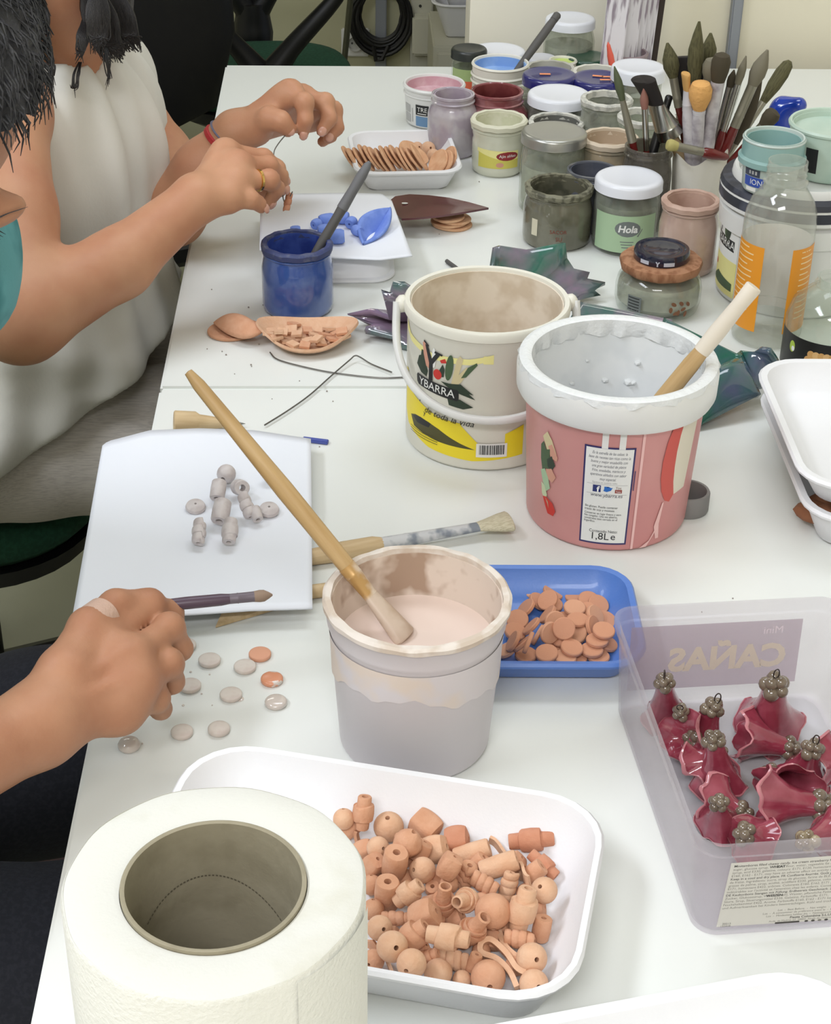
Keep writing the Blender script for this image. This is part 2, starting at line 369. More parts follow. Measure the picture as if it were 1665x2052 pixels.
# ---------------------------------------------------------------- office chairs
GREEN = M('green_fabric', (28, 74, 54), .9, rgb2=(34, 84, 62), ns=200, bump=.2, bs=900)
def chair(label, P, rz, seat_z=.47, s=1.0, arms=True, back=True, rx=.205, ry=.2):
    t = thing('office_chair', label, 'chair', (P[0], P[1], 0), rz)
    def sup(k, z): return [(k*rx*math.copysign(abs(math.cos(a))**.75, math.cos(a)), k*ry*math.copysign(abs(math.sin(a))**.75, math.sin(a)), z) for a in [2*math.pi*i/40 for i in range(40)]]
    mesh('seat', *loft([sup(.93, seat_z-.045), sup(1, seat_z-.03), sup(1, seat_z-.012), sup(.95, seat_z-.002), sup(.8, seat_z+.004)]), GREEN, t, sharp=60)
    mesh('seat_pan', *loft([sup(.80, seat_z-.085), sup(.95, seat_z-.07), sup(.99, seat_z-.047)]), BLACK, t)
    mesh('column', *lathe([(.001, .1), (.03, .1), (.03, .22), (.022, .22), (.022, seat_z-.08), (.001, seat_z-.08)], 20), BLACK, t)
    for k in range(5):
        a = 2*math.pi*k/5+.3; e = (.27*math.cos(a), .27*math.sin(a))
        lg = mesh('base_leg', *tube([(0, 0, .125), (e[0]*.6, e[1]*.6, .105), (e[0], e[1], .07)], [.026, .022, .016], 8), BLACK, t)
        mb = MB(); q = zto((-math.sin(a), math.cos(a), 0)); mb.add(lathe([(.001, -.012), (.026, -.01), (.026, .01), (.001, .012)], 16), xform((e[0], e[1], .027), q)); mb.build('castor', BLACK, lg)
    if back:
        mesh('back_support', *tube(catmull([(0, ry*.8, seat_z-.06), (0, ry+.06, seat_z-.03), (0, ry+.09, seat_z+.1), (0, ry+.06, seat_z+.3)]), .018, 8, None), BLACK, t)
        R = []
        for z, k in ((seat_z+.10, .5), (seat_z+.12, .8), (seat_z+.22, 1), (seat_z+.36, .97), (seat_z+.43, .75), (seat_z+.45, .4)):
            R.append([(k*.2*math.cos(a), ry+.035+.026*math.sin(a)-.03*(1-abs(math.cos(a)))*0, z) for a in [2*math.pi*i/24 for i in range(24)]])
        mesh('backrest', *loft(R), BLACK, t, sharp=60)
    if arms:
        for sx in (-1, 1):
            mb = MB()
            mb.add(tube(catmull([(sx*rx*.75, 0, seat_z-.06), (sx*(rx+.02), 0, seat_z-.06), (sx*(rx+.045), 0, seat_z+.0), (sx*(rx+.045), 0, seat_z+.06)]), [.03, .034, .04, .03], 10, None))
            for sy in (-1, 1): mb.add(tube(catmull([(sx*(rx+.045), 0, seat_z+.03), (sx*(rx+.045), sy*.045, seat_z+.09), (sx*(rx+.045), sy*.12, seat_z+.17), (sx*(rx+.045), sy*.135, seat_z+.2)]), [.028, .018, .014, .014], 10))
            mb.add(tube([(sx*(rx+.045), -.15, seat_z+.205), (sx*(rx+.045), .15, seat_z+.205)], .016, 10)); mb.build('armrest', BLACK, t)
    return t
# ---------------------------------------------------------------- background, seen past the table end
Pc = at(520, 128, .47)
bc = chair('empty office chair with green seat behind the far table end', Pc, math.radians(96), .47, rx=.165, ry=.175, back=True)
Pw = at(170, 915, .45)
chair('office chair with green seat under the woman in the white top', (-.47, Pw[1]+.01, 0), math.radians(90), .45, rx=.2, ry=.185, arms=False, back=True)
Pb = atY(225, 30, 2.72)
t = thing('office_chair', 'black chair in the dark corner behind the woman\'s shoulder', 'chair', (Pb[0]-.02, Pb[1], 0), .35)
mesh('backrest', *loft([[(k*.22*math.cos(a), .035*math.sin(a), z) for a in [2*math.pi*i/28 for i in range(28)]] for z, k in ((.50, .5), (.53, .85), (.65, 1), (.85, .97), (.93, .8), (.95, .4))]), BLACK, t)
mesh('seat', *loft([[(k*.21*math.cos(a), -.21+k*.2*math.sin(a), z) for a in [2*math.pi*i/28 for i in range(28)]] for z, k in ((.42, .85), (.44, 1), (.46, 1), (.475, .8))]), BLACK, t)
mesh('back_support', *tube(catmull([(0, .0, .6), (0, .05, .5), (0, 0, .41), (0, -.15, .41)]), .02, 8), BLACK, t)
mesh('column', *lathe([(.001, 0), (.2, 0), (.19, .03), (.03, .06), (.03, .42), (.001, .42)], 20), BLACK, t)
# leaning rod, socket, cable coil, trunking, post, cabinet, nested trays
a, b = atY(688, 140, 3.9), atY(706, -40, 3.9); d = b-a
a0 = a+d*(-(a[2])/d[2]); tag(mesh('rod', *tube([a0, b+d*1.5], .007, 8), M('olive_steel', (66, 66, 46), .5)), 'thin dark olive rod standing upright behind the far table end', 'rod')
S = atY(712, 85, YW-.008); t = thing('wall_socket', 'white power socket on the back wall beside the hanging cable', 'socket', (S[0], YW, S[2]))
mesh('plate', *box(0, -.006, 0, .072, .012, .072, .003), PLAST, t)
mb = MB(); mb.add(lathe([(.001, 0), (.016, 0), (.0185, -.008), (.0195, -.008), (.0195, .002), (.001, .002)], 28), xform((0, -.0155, 0), zto((0, 1, 0)))); sk = mb.build('socket_well', M('socket_grey', (196, 196, 190), .4), t)
mb = MB()
for x in (-.0085, .0085): mb.add(lathe([(.001, 0), (.0026, 0), (.0026, .001), (.001, .001)], 10), xform((x, -.0165, 0), zto((0, 1, 0))))
mb.build('pin_hole', BLACK, sk)
a, b = atY(766, 0, YW), atY(760, 135, YW); struct(mesh('trim_2', *box((a[0]+b[0])/2, YW-.012, .6, .028, .024, 1.2, .002), M('grey_trunking', (142, 146, 152), .5)))
c = atY(763, 28, YW-.045); mb = MB()
for k in range(8):
    rx = .052+.0035*k+RNG.uniform(-.003, .003); rz_ = .062+.004*k+RNG.uniform(-.004, .004)
    mb.add(tube([(rx*math.cos(a)+RNG.uniform(-.001, .001), -.003*(k % 4)+.004*math.sin(a*2+k), rz_*math.sin(a)-.002*k) for a in [2*math.pi*i/36 for i in range(37)]], .0052, 6))
mb.add(tube([(-.02, -.01, -.07), (-.012, -.014, -.115), (.004, -.014, -.112), (.02, -.01, -.078)], .006, 6))
cc = mb.build('cable_coil', M('black_rubber', (16, 16, 16), .5)); cc.location = tuple(c); tag(cc, 'coil of black cable hanging on the grey wall trunking', 'cable')
a, b = atY(822, 100, YW-.03), atY(868, 0, YW-.03); t = thing('shelf_post', 'pale perforated metal shelf post standing against the back wall', 'shelf post', ((a[0]+b[0])/2, YW-.02, 0))
mesh('plate', *box(0, 0, .6, abs(b[0]-a[0]), .03, 1.2, .003), M('cream_metal', (196, 194, 176), .5), t)
mb = MB()
for y in (12, 33, 55, 77): q = atY(842, y, YW-.036); mb.add(lathe([(.001, 0), (.0035, 0), (.0035, .003), (.001, .003)], 10), xform((q[0]-(a[0]+b[0])/2, -.017, q[2]), zto((0, 1, 0))))
mb.build('screw_hole', BLACK, t)
mesh('bracket', *box(.0, -.03, .2, .05, .04, .1, .006), M('cream_metal', (196, 194, 176), .5), t)
a, b = atY(868, 100, 4.0), atY(935, 100, 4.0); wc = XE+.35-a[0]; zt = atY(900, 92, 4.0)[2]
t = thing('cabinet', 'pale low metal cabinet in the back corner under the nested trays', 'cabinet', (a[0]+wc/2, 4.15, 0))
mesh('body', *box(0, 0, zt/2, wc, .3, zt, .004), M('cream_metal', (196, 194, 176), .5), t)
d = mesh('door', *box(0, -.155, zt/2, wc-.02, .012, zt-.03, .003), M('cream_metal', (196, 194, 176), .5), t)
mesh('handle', *box(-wc/2+.06, -.168, zt-.05, .012, .014, .012, .002), BLACK, d)
for k, (px, py, w) in enumerate(((940, 62, .135), (948, 26, .13), (952, -10, .125))):
    P = atY(px, py, 3.98); z0 = zt if k == 0 else z0+.052
    tv = tray_vf(w, .09, .085, .04, .03, .005, .006); o = mesh('foam_tray', *tv, FOAM); o.location = (P[0]+.05, 4.12, z0+.001)
    tag(o, ['white foam tray in the back corner, bottom of the nested stack', 'white foam tray in the back corner, middle of the nested stack', 'white foam tray in the back corner, topmost of the nested stack'][k], 'tray', 'nested foam trays in the back corner')
# boards leaning on the end wall
BO = M('smeared_board', (226, 222, 226), .7, rgb2=(150, 138, 148), ns=26, lo=.5, hi=.6, stretch=(5, 5, .7)); BD = M('dark_board', (52, 40, 34), .7)
for k in range(6):
    x0, y0 = ((1222, 128), (1247, 126), (1259, 125), (1269, 124), (1280, 123), (1292, 122))[k]; Y = 2.16+.022*k
    A = atY(x0, y0, Y); B = atY(x0+24, 0, Y); A[2] = TZ; wd_ = 44*px2m(A) if k == 0 else .03
    L = .34; tilt = math.atan2(B[0]-A[0], B[2]-TZ)*.7
    o = mesh('board', *box(0, 0, L/2, wd_, .008, L, .0015), BD if k == 5 else BO); o.location = (A[0], Y, TZ+wd_/2*abs(math.sin(tilt))+.0005); o.rotation_euler = (math.radians(-4), tilt, 0)
    tag(o, ['front board of the leaning stack, white with lilac smears', 'second board of the leaning stack, behind the broad front one', 'third board of the leaning stack by the end wall', 'fourth board of the leaning stack by the end wall', 'fifth board of the stack, next to the dark one', 'dark brown board, rearmost of the leaning stack'][k], 'board', 'boards leaning at the end wall')
# ---------------------------------------------------------------- vessels
def coat_wob(amp, n=5, ph=0.0):
    return lambda a, i, r, z: (r*(1+amp*math.sin(n*a+ph)*.5+amp*math.sin(n*2.7*a+ph*2)*.5), z+r*amp*math.sin(n*1.6*a+ph))
def pot(name, label, cat, P, h, rb, rt, mat, inner=None, content=None, level=.6, t=.0022, lip=(.003, .008), step=None, group=None, seg=56, rz=None):
    e = thing(name, label, cat, P, face_cam(P) if rz is None else rz, group); r = lambda z: rb+(rt-rb)*z/h
    lw, lh = lip; pr = [(0, 0), (rb-.004, 0), (rb-.001, .0015), (r(.004), .004)]
    if step: pr += [(r(h*step), h*step), (r(h*step)+.0006, h*step+.001), (r(h*step)+.0015, h*step+.004)]; o = .0015
    else: o = 0
    pr += [(r(h-lh)+o, h-lh), (rt+lw, h-lh+.001), (rt+lw+.0004, h-.002), (rt+lw-.001, h), (rt-t+.0006, h-.0003), (rt-t, h-.002), (r(.006)-t, .006), (0, .006)]
    mesh('wall', *lathe(pr, seg), mat, e)
    zl = h*level
    if inner:
        mesh('dried_coat', *lathe([(rt-t-.0002, h-.003), (r(zl)-t-.0004, zl-.001), (r(zl)-t-.0016, zl-.001), (rt-t-.0012, h-.003)], seg, closed=True), inner, e)
    if content:
        R = r(zl)-t-.0003; mesh('paint', *lathe([(0, .0062), (r(.007)-t-.0003, .0062), (R, zl), (R*.93, zl-.0005), (0, zl-.0006)], seg), content, e)
    return e, r
def jar(name, label, cat, P, h, R, nk, mat, inner=None, content=None, level=.55, t=.002, lid=None, group=None, sh=.74, seg=44, lidname='lid', rz=None, crust=None):
    e = thing(name, label, cat, P, face_cam(P) if rz is None else rz, group)
    pr = [(0, .002), (R*.7, .001), (R*.86, 0), (R*.97, .003), (R, .009), (R, h*(sh-.08)), (R*.97, h*(sh-.02)), (nk+.25*(R-nk), h*(sh+.06)), (nk, h*(sh+.10)), (nk, h*(sh+.115)), (nk+.0015, h*(sh+.135)), (nk+.0015, h*(sh+.15)), (nk, h*(sh+.165)), (nk, h-.004), (nk+.001, h-.003), (nk+.0008, h-.0006), (nk-t*.5, h),
          (nk-t, h-.001), (nk-t, h*(sh+.10)), (nk+.25*(R-nk)-t, h*(sh+.05)), (R-t, h*(sh-.06)), (R-t, .010), (R*.8, .0045), (0, .0045)]
    mesh('glass', *lathe(pr, seg), mat, e)
    if content:
        zl = h*level; rr = R-t-.0004 if level < sh-.06 else nk-t-.0004
        pc = [(0, .0048), (R*.8, .0049), (R-t-.0004, .011)]
        if level > sh-.06: pc += [(R-t-.0004, h*(sh-.065)), (nk+.22*(R-nk)-t-.0006, h*(sh+.045)), (nk-t-.0005, h*(sh+.1))]
        pc += [(rr, zl), (rr*.9, zl-.001), (0, zl-.0012)]; mesh('paint', *lathe(pc, seg), content, e)
    if inner: mesh('dried_coat', *lathe([(nk-t-.0003, h-.0015), (nk-t-.0003, h*(sh+.11)), (nk+.2*(R-nk)-t-.0008, h*(sh+.05)), (R-t-.0012, h*(sh-.07)), (R-t-.0012, .02), (R-t-.003, .02), (R-t-.003, h*(sh-.08)), (nk-t-.0015, h*(sh+.09)), (nk-t-.0015, h-.0015)], seg, closed=True), inner, e)
    if crust: mesh('crust', *lathe([(nk+.0022, h-.006), (nk+.0028, h-.001), (nk+.001, h+.0012), (nk-t-.001, h+.0008), (nk-t-.0015, h-.006), (nk-t-.0002, h-.006), (nk-t-.0001, h-.0002), (nk+.0012, h-.0001), (nk+.0014, h-.006)], seg, closed=True, wob=coat_wob(.012, 7, P[0]*90)), crust, e)
    if lid: mesh(lidname, *lidvf(nk+.0022, h, seg=seg), lid, e)
    return e
def lidvf(r, h, d=.0085, seg=44):
    return lathe([(0, h+.0025), (r*.72, h+.0028), (r*.80, h+.0034), (r*.93, h+.0034), (r*.985, h+.0022), (r+.0006, h), (r+.0006, h-d+.001), (r+.0009, h-d), (r-.0003, h-d), (r-.0003, h+.0006), (0, h+.0006)], seg)
def patch(surf, u0, v0, u1, v1, nu=14, nv=4, off=.0003):
    V = [surf(u0+(u1-u0)*i/nu, v0+(v1-v0)*j/nv, off) for j in range(nv+1) for i in range(nu+1)]
    return V, [(j*(nu+1)+i, j*(nu+1)+i+1, (j+1)*(nu+1)+i+1, (j+1)*(nu+1)+i) for j in range(nv) for i in range(nu)]
def C_(n, c, **k): return M('paint_'+n, c, k.pop('rough', .6), **k)
# prints
PY, PK, PW = M('print_yellow', (236, 214, 40), .45), INK, M('print_white', (232, 232, 228), .45)
PPY = M('print_pale_yellow', (234, 226, 150), .45); PG, PDG = M('print_green', (70, 92, 62), .5), M('print_dark_green', (44, 58, 44), .5)
PR, PRO, PTAN = M('print_red', (200, 52, 44), .45), M('print_rose', (206, 150, 128), .45), M('print_tan', (206, 192, 150), .45)
PBL, PSK, PORG = M('print_navy', (50, 44, 96), .45), M('print_blue', (46, 108, 190), .45), M('print_orange', (238, 158, 44), .4)
def ybarra_art(p, s=1.0, u0=0.0, v0=0.0, rot=-.0):
    """the fork Y between vegetables over the black name plate"""
    q = lambda pts: [(u0+x*s, v0+y*s) for x, y in pts]
    p.poly(q([(-27, 12), (-23, 24), (-19, 26), (-18, 34), (-14, 34), (-12, 24), (-6, 10), (-8, 2), (-18, 4)]), PDG)
    p.poly(q([(-16, 44), (-13, 46), (-9, 42), (-3, 26), (-4, 14), (-9, 16), (-14, 30)]), PRO)
    p.ell(u0+3*s, v0+30*s, 3*s, 13*s, PW)
    p.poly(q([(9, 8), (12, 18), (16, 26), (19, 20), (18, 10)]), PDG); p.ell(u0+9*s, v0+11*s, 6*s, 6.5*s, PR)
    p.poly(q([(12, 30), (19, 34), (22, 29), (14, 27)]), PR)
    p.ell(u0+25*s, v0+24*s, 5*s, 17*s, PG, -.12); p.poly(q([(28, 4), (34, 4), (42, 38), (38, 42), (34, 36)]), PTAN)
    p.poly(q([(34, 3), (40, 8), (50, 26), (46, 29), (36, 16)]), PTAN); p.poly(q([(40, 14), (46, 16), (59, 33), (58, 36), (48, 29)]), PG)
    p.poly(q([(-4, 0), (2, 0), (2, 26), (-4, 26)]), PK); p.poly(q([(-4, 22), (2, 25), (-7, 44), (-11, 43)]), PK); p.poly(q([(-3, 24), (2, 22), (12, 36), (7, 38)]), PK); p.poly(q([(-14, 46), (-5, 42), (-5, 44), (-13, 48.5)]), PK); p.poly(q([(4, 37), (15, 36), (16, 38.5), (5, 40)]), PK)
    p.poly(q([(14, 4), (26, 4), (40, 6), (56, -6), (50, -5), (58, -12), (44, -8), (30, -4)]), PDG)
    p.poly(q([(24, -16), (40, -14), (56, -22), (44, -26), (26, -24)]), PDG)
    p.poly(q([(-24, 1), (36, -2), (38, -4), (38, -15), (36, -17), (-22, -13), (-25, -10), (-26, -2)]), PK)
    p.text('YBARRA', u0+6*s, v0-12.5*s, 14.5*s, PW, rot=-.035)
# ---- far row and the cluster by the wall: (name, label, rim x, rim y, rim width, height ...)
OLIVE = C_('olive', (96, 94, 78), rgb2=(70, 70, 56), ns=60)
def J(lab, x, y, w, h, mat, k=1.12, z0=0.0, **kw):
    P, r = byrim(x, y, w, h, z0); return jar(kw.pop('name', 'glass_jar'), lab, kw.pop('cat', 'jar'), P, h, r*k, r, mat, **kw)
WL = M('white_lid', (226, 228, 234), .3); SL = M('steel_lid', (170, 170, 164), .3, .7); NAVY = M('navy_lid', (34, 34, 104), .25, coat=.4)
DGL = M('dark_green_lid', (30, 70, 52), .3, coat=.4); BLL = M('black_lid', (40, 44, 42), .35)
DUSTY = G('dusty_glass', (244, 246, 242), .25, (200, 202, 190), .12, hz2=.5, trans=.4)
SMOKE = G('smoky_glass', (206, 204, 196), .35, (136, 130, 120), .1, hz2=.6, trans=.4)
J('glass jar with white lid standing rearmost on the table, by the boards', 1143, 40, 92, .078, CLOUD, content=C_('stone', (176, 176, 158)), level=.6, lid=WL)
e = J('jar with black lid and green and red label at the rear left of the jars', 940, 101, 64, .055, GLASS, k=1.08, content=C_('dull_green', (126, 138, 98)), level=.62, lid=BLL)
P, r = byrim(940, 101, 64, .055); pr = Print(cyl(r*1.08, r*1.08, .04)); pr.rect(-.025, .021, .025, .036, M('print_leaf', (150, 168, 112), .5)); pr.rect(-.025, .006, .025, .021, M('print_orange_red', (204, 92, 60), .5)); pr.build('label', e)
P, r = byrim(998, 103, 106, .045); e, _ = pot('plastic_pot', 'white lidded plastic pot behind the sky blue paint pot', 'pot', P, .042, r*.9, r*.97, PLAST, lip=(.001, .004)); mesh('lid', *lidvf(r+.001, .044, .010), WL, e)
P, r = byrim(1003, 124, 116, .070); e, rf = pot('plastic_pot', 'white plastic pot of sky blue paint at the back left of the jars', 'pot', P, .070, r*.95, r*.97, PLASTC, inner=C_('sky', (128, 164, 216), rgb2=(150, 182, 224)), content=C_('sky', (128, 164, 216)), level=.80, lip=(.001, .004))
mb = MB()
for z in (.048, .056): mb.add(lathe([(r*.985, z-.002), (r*.985+.0015, z), (r*.985, z+.002), (r*.97, z)], 44, closed=True))
mb.build('screw_thread', PLASTC, e); POT_SKY = (P, .070, r)
J('greyish white lidded jar right behind the grey stirring stick', 1085, 119, 52, .036, CLOUD, lid=M('grey_white_lid', (206, 206, 210), .4), content=C_('stone', (176, 176, 158)), level=.5)
P, r = byrim(1128, 119, 56, .045); e, _ = pot('plastic_pot', 'small pot of lime green paint between the pale and dark green lids', 'pot', P, .045, r*.9, r*.97, PLASTC, content=C_('lime', (190, 208, 120)), inner=C_('lime', (190, 208, 120)), level=.93, lip=(.001, .003))
J('glass jar with dark green lid behind the navy lids', 1177, 117, 80, .040, CLOUD, lid=DGL, content=C_('moss', (108, 120, 104)), level=.5)
MAUV = G('mauve_plastic', (214, 200, 206), .62, (160, 142, 146), .25, hz2=.8)
P, r = byrim(1256, 103, 84, .05); e, _ = pot('plastic_tub', 'empty mauve stained plastic tub in front of the leaning boards', 'tub', P, .05, r*.86, r*.97, MAUV, lip=(.0015, .006))
P, r = byrim(1279, 139, 104, .085); e, _ = pot('plastic_pot', 'broad white lidded pot under the black bristle brush', 'pot', P, .083, r*.9, r*.96, CLOUD, content=C_('stone', (176, 176, 158)), level=.5, lip=(.001, .004)); mesh('lid', *lidvf(r+.001, .086, .012), WL, e)
J('open dusty glass jar behind the navy lid with one sticker', 1103, 136, 94, .050, CLOUD, crust=C_('crust', (190, 188, 178)), content=C_('slate', (106, 108, 112)), level=.5)
J('open dusty glass jar behind the navy lid with three stickers', 1196, 144, 92, .055, CLOUD, crust=C_('crust_w', (214, 212, 200)), content=C_('slate', (106, 108, 112)), level=.5)
STK = M('orange_sticker', (246, 150, 100), .5)
def sticker_top(e, r, h, spots):
    mb = MB()
    for x, y, a in spots: mb.add(([(x*r-.0065*math.cos(a)-.0026*math.sin(a)*s2, y*r-.0065*math.sin(a)+.0026*math.cos(a)*s2, h+.0037) for s2 in (1, -1)]+[(x*r+.0065*math.cos(a)-.0026*math.sin(a)*s2, y*r+.0065*math.sin(a)+.0026*math.cos(a)*s2, h+.0037) for s2 in (-1, 1)], [(0, 1, 2, 3)]))
    mb.build('sticker', STK, e)
P, r = byrim(1101, 153, 100, .070); e = jar('glass_jar', 'jar with navy lid carrying one orange sticker', 'jar', P, .070, r*1.06, r, CLOUD, lid=NAVY, content=C_('slate', (106, 108, 112)), level=.6); sticker_top(e, r, .070, [(-.18, -.1, .1)])
P, r = byrim(1200, 160, 102, .068); e = jar('glass_jar', 'jar with navy lid carrying three orange stickers', 'jar', P, .068, r*1.06, r, CLOUD, lid=NAVY, content=C_('slate', (106, 108, 112)), level=.6); sticker_top(e, r, .068, [(-.05, .12, -.1), (.32, .08, .1), (.25, -.3, .15)])
J('white lidded jar of dark glaze right of the dark red jar', 1120, 191, 116, .068, CLOUD, lid=WL, k=1.06, content=C_('charcoal', (78, 80, 76), rgb2=(96, 98, 92)), level=.66)
# pink pot with printed sticker, lilac jar, dark red jar
PINK = C_('dusty_pink', (202, 160, 168), rgb2=(214, 182, 186), ns=50)
P, h, r, rb = (*fit((868, 165, 124), (868, 262, 110))[:1], *fit((868, 165, 124), (868, 262, 110))[1:]); e, rf = pot('plastic_pot', 'white plastic pot of dusty pink paint at the left of the jars', 'pot', P, h, rb, r*.97, PLAST, inner=PINK, content=PINK, level=.72, lip=(.0015, .005))
mb = MB(); mb.add(lathe([(r*.96, h*.76), (r*.98+.001, h*.78), (r*.96, h*.8), (r*.94, h*.78)], 48, closed=True)); mb.build('screw_thread', PLAST, e)
pr = Print(cyl(rb, r*.97, h)); g1 = M('print_grey', (176, 176, 174), .5)
pr.rect(-.046, h*.36, -.033, h*.56, g1); pr.rect(-.046, h*.12, -.033, h*.33, g1); pr.rect(-.0235, h*.36, -.006, h*.62, PK); pr.rect(-.0235, h*.08, -.006, h*.33, M('print_steel_blue', (106, 142, 178), .5)); pr.text('TRE', -.0146, h*.45, .0080, PW); pr.rect(-.021, h*.39, -.009, h*.41, PW); pr.rect(-.030, h*.15, -.0285, h*.5, g1); pr.build('label', e)
LIL = C_('lilac', (176, 162, 174), rgb2=(192, 182, 188), ns=40)
J('dusty lilac glass jar between the pink pot and the dark red jar', 908, 186, 84, .072, M('lilac_glass', (170, 160, 170), .15, rgb2=(186, 180, 184), ns=40, coat=.5), k=1.2, inner=LIL, content=LIL, level=.5)
DR = C_('oxblood', (112, 44, 46), rgb2=(132, 64, 62), ns=50)
P, h, r, rb = fit((992, 180, 104), (990, 318, 130)); jar('glass_jar', 'tall open jar smeared dark red inside', 'jar', P, h, rb, r, M('red_smeared_glass', (134, 72, 76), .12, rgb2=(158, 106, 108), ns=38, coat=.6), inner=DR, content=DR, level=.45, sh=.68)
CRE = C_('cream_green', (206, 206, 178), rgb2=(216, 214, 192), ns=60)
J('small cream jar squeezed behind the dark red jar', 1046, 178, 56, .050, M('cream_glass', (204, 204, 184), .15, coat=.5), content=CRE, inner=CRE, level=.5)
P, h, r, rb = fit((1005, 238, 106), (995, 358, 98)); e = jar('glass_jar', 'open jar of cream glaze with yellow label and red oval', 'jar', P, h, rb*1.05, r, M('cream_glass', (204, 206, 184), .12, coat=.6), crust=C_('cream_crust', (214, 212, 190)), inner=CRE, content=CRE, level=.5, sh=.7)
R_ = rb*1.05; pr = Print(cyl(R_, R_, h)); pr.poly([(-.024, .012), (.026, .012), (.026, .022), (.0, .0235), (-.024, .030)], M('print_mustard', (206, 196, 92), .5)); pr.poly([(-.026, .030), (.0, .0235), (.026, .022), (.026, .032), (-.026, .034)], PPY)
pr.ell(.012, .0265, .0135, .0052, M('print_maroon', (140, 40, 44), .5)); pr.text('Ajin aliñao', .012, .0252, .0048, PW); pr.ell(.003, .0165, .0045, .0028, PRO); pr.build('label', e)
# crusted jar with a black handle, steel-lid jar, beige jar, slate jar
CRW = C_('white_crust', (212, 210, 200), rgb2=(176, 176, 168), ns=120)
P, r = byrim(1115, 243, 104, .06); jar('glass_jar', 'open crusted grey jar holding a black handled brush', 'jar', P, .06, r*1.08, r, DUSTY, crust=CRW, inner=C_('grey_mud', (112, 112, 106)), content=C_('grey_mud', (112, 112, 106)), level=.55); JAR_CR = P
P, h, r, rb = fit((1105, 268, 122), (1100, 440, 124)); jar('glass_jar', 'large clear jar with grey steel lid', 'jar', P, h, rb*1.03, r, CLOUD, lid=SL, content=C_('pale_putty', (186, 186, 170)), level=.62)
J('jar of brownish beige glaze right of the steel lidded jar', 1222, 275, 108, .078, M('beige_glass', (176, 160, 134), .12, rgb2=(150, 142, 124), ns=45, coat=.6), k=1.05, crust=C_('beige_crust', (206, 190, 168)), inner=C_('beige', (186, 166, 142)), content=C_('beige', (186, 166, 142)), level=.8)
P, r = byrim(1188, 338, 100, .064); SLT = C_('slate_blue', (76, 80, 92), rgb2=(92, 94, 104)); jar('glass_jar', 'dark slate blue paint jar behind the white lidded green jar', 'jar', P, .064, r*1.05, r, M('slate_glass', (98, 100, 106), .12, coat=.6), inner=SLT, content=SLT, level=.5)
P, h, r, rb = fit((1112, 372, 128), (1112, 507, 130)); e = jar('glass_jar', 'open olive grey jar with red handwriting', 'jar', P, h, rb*1.05, r, M('olive_glass', (112, 110, 94), .14, rgb2=(92, 90, 74), ns=30, coat=.5), inner=OLIVE, content=OLIVE, level=.5, crust=C_('olive_crust', (126, 124, 104), rgb2=(80, 78, 62), ns=120))
R_ = rb*1.05; pr = Print(cyl(R_, R_, h)); pr.text('SACOR', .002, .0215, .0055, M('print_rust', (126, 60, 44), .6)); pr.text('SU', .003, .0135, .006, M('print_rust', (126, 60, 44), .6)); pr.rect(-.0285, .016, -.021, .034, M('print_ivory', (206, 200, 176), .6)); pr.build('label', e)
P, h, r, rb = fit((1255, 356, 126), (1247, 517, 126)); e = jar('glass_jar', 'white lidded jar with pale green label reading Hola', 'jar', P, h-.002, rb*1.04, r, CLOUD, lid=WL, content=C_('sage_paint', (132, 136, 120)), level=.7, sh=.78)
R_ = rb*1.04; pr = Print(cyl(R_, R_, h)); pr.rect(-.036, .006, .036, .046, M('print_sage', (166, 192, 156), .5)); pr.ell(.003, .032, .0135, .0085, M('print_ash', (112, 118, 116), .5)); pr.text('Hola', .003, .0285, .0105, PW, shear=.15, bold=.0003); pr.poly([(.013, .024), (.018, .032), (.019, .032), (.0145, .0235)], M('print_ash', (112, 118, 116), .5))
for k in range(3): pr.rect(-.004+.001*k, .0175-.003*k, .010-.001*k, .0185-.003*k, M('print_ash', (112, 118, 116), .5))
pr.build('label', e)
P, h, r, rb = fit((1375, 400, 108), (1368, 560, 112)); BP = C_('shell_pink', (196, 166, 150), rgb2=(184, 152, 136), ns=40); jar('glass_jar', 'open jar of shell pink glaze left of the bottle', 'jar', P, h, rb*1.04, r, M('shell_glass', (190, 164, 150), .14, rgb2=(176, 150, 136), ns=30, coat=.5), crust=BP, inner=BP, content=BP, level=.55)
P, r = byrim(1300, 291, 92, .09); jar('glass_jar', 'smoky brown jar holding three thin brushes', 'jar', P, .09, r*1.1, r, SMOKE, content=C_('umber', (74, 60, 56)), level=.45, sh=.76); JAR_SM = (P, .09, r)
J('open crusted jar behind the black handle', 1216, 197, 96, .085, DUSTY, crust=CRW, content=C_('grey_mud', (112, 112, 106)), level=.55)
J('clear dusty jar behind the beige jar', 1290, 232, 96, .080, CLOUD, crust=CRW, content=C_('pale_putty', (186, 186, 170)), level=.35)
# white clay cup
P, r = byrim(1403, 297, 104, .085); CUP = (P, .085, r); cw = M('rough_white_clay', (218, 214, 202), .8, bump=.35, bs=90)
t = thing('clay_cup', 'rough white hand built clay cup crowded with brushes', 'cup', P, face_cam(P))
wob = lambda a, i, r_, z: (r_*(1+.04*math.sin(3*a+1)+.025*math.sin(7*a)), z+(.004*math.sin(2*a+2.2)+.003*math.sin(5*a+1) if z > .06 else 0))
mesh('wall', *lathe([(0, 0), (r*.80, 0), (r*.86, .004), (r*.97, .04), (r*1.05, .078), (r*1.03, .082), (r*.96, .08), (r*.88, .04), (r*.76, .008), (0, .008)], 48, wob=wob), cw, t)
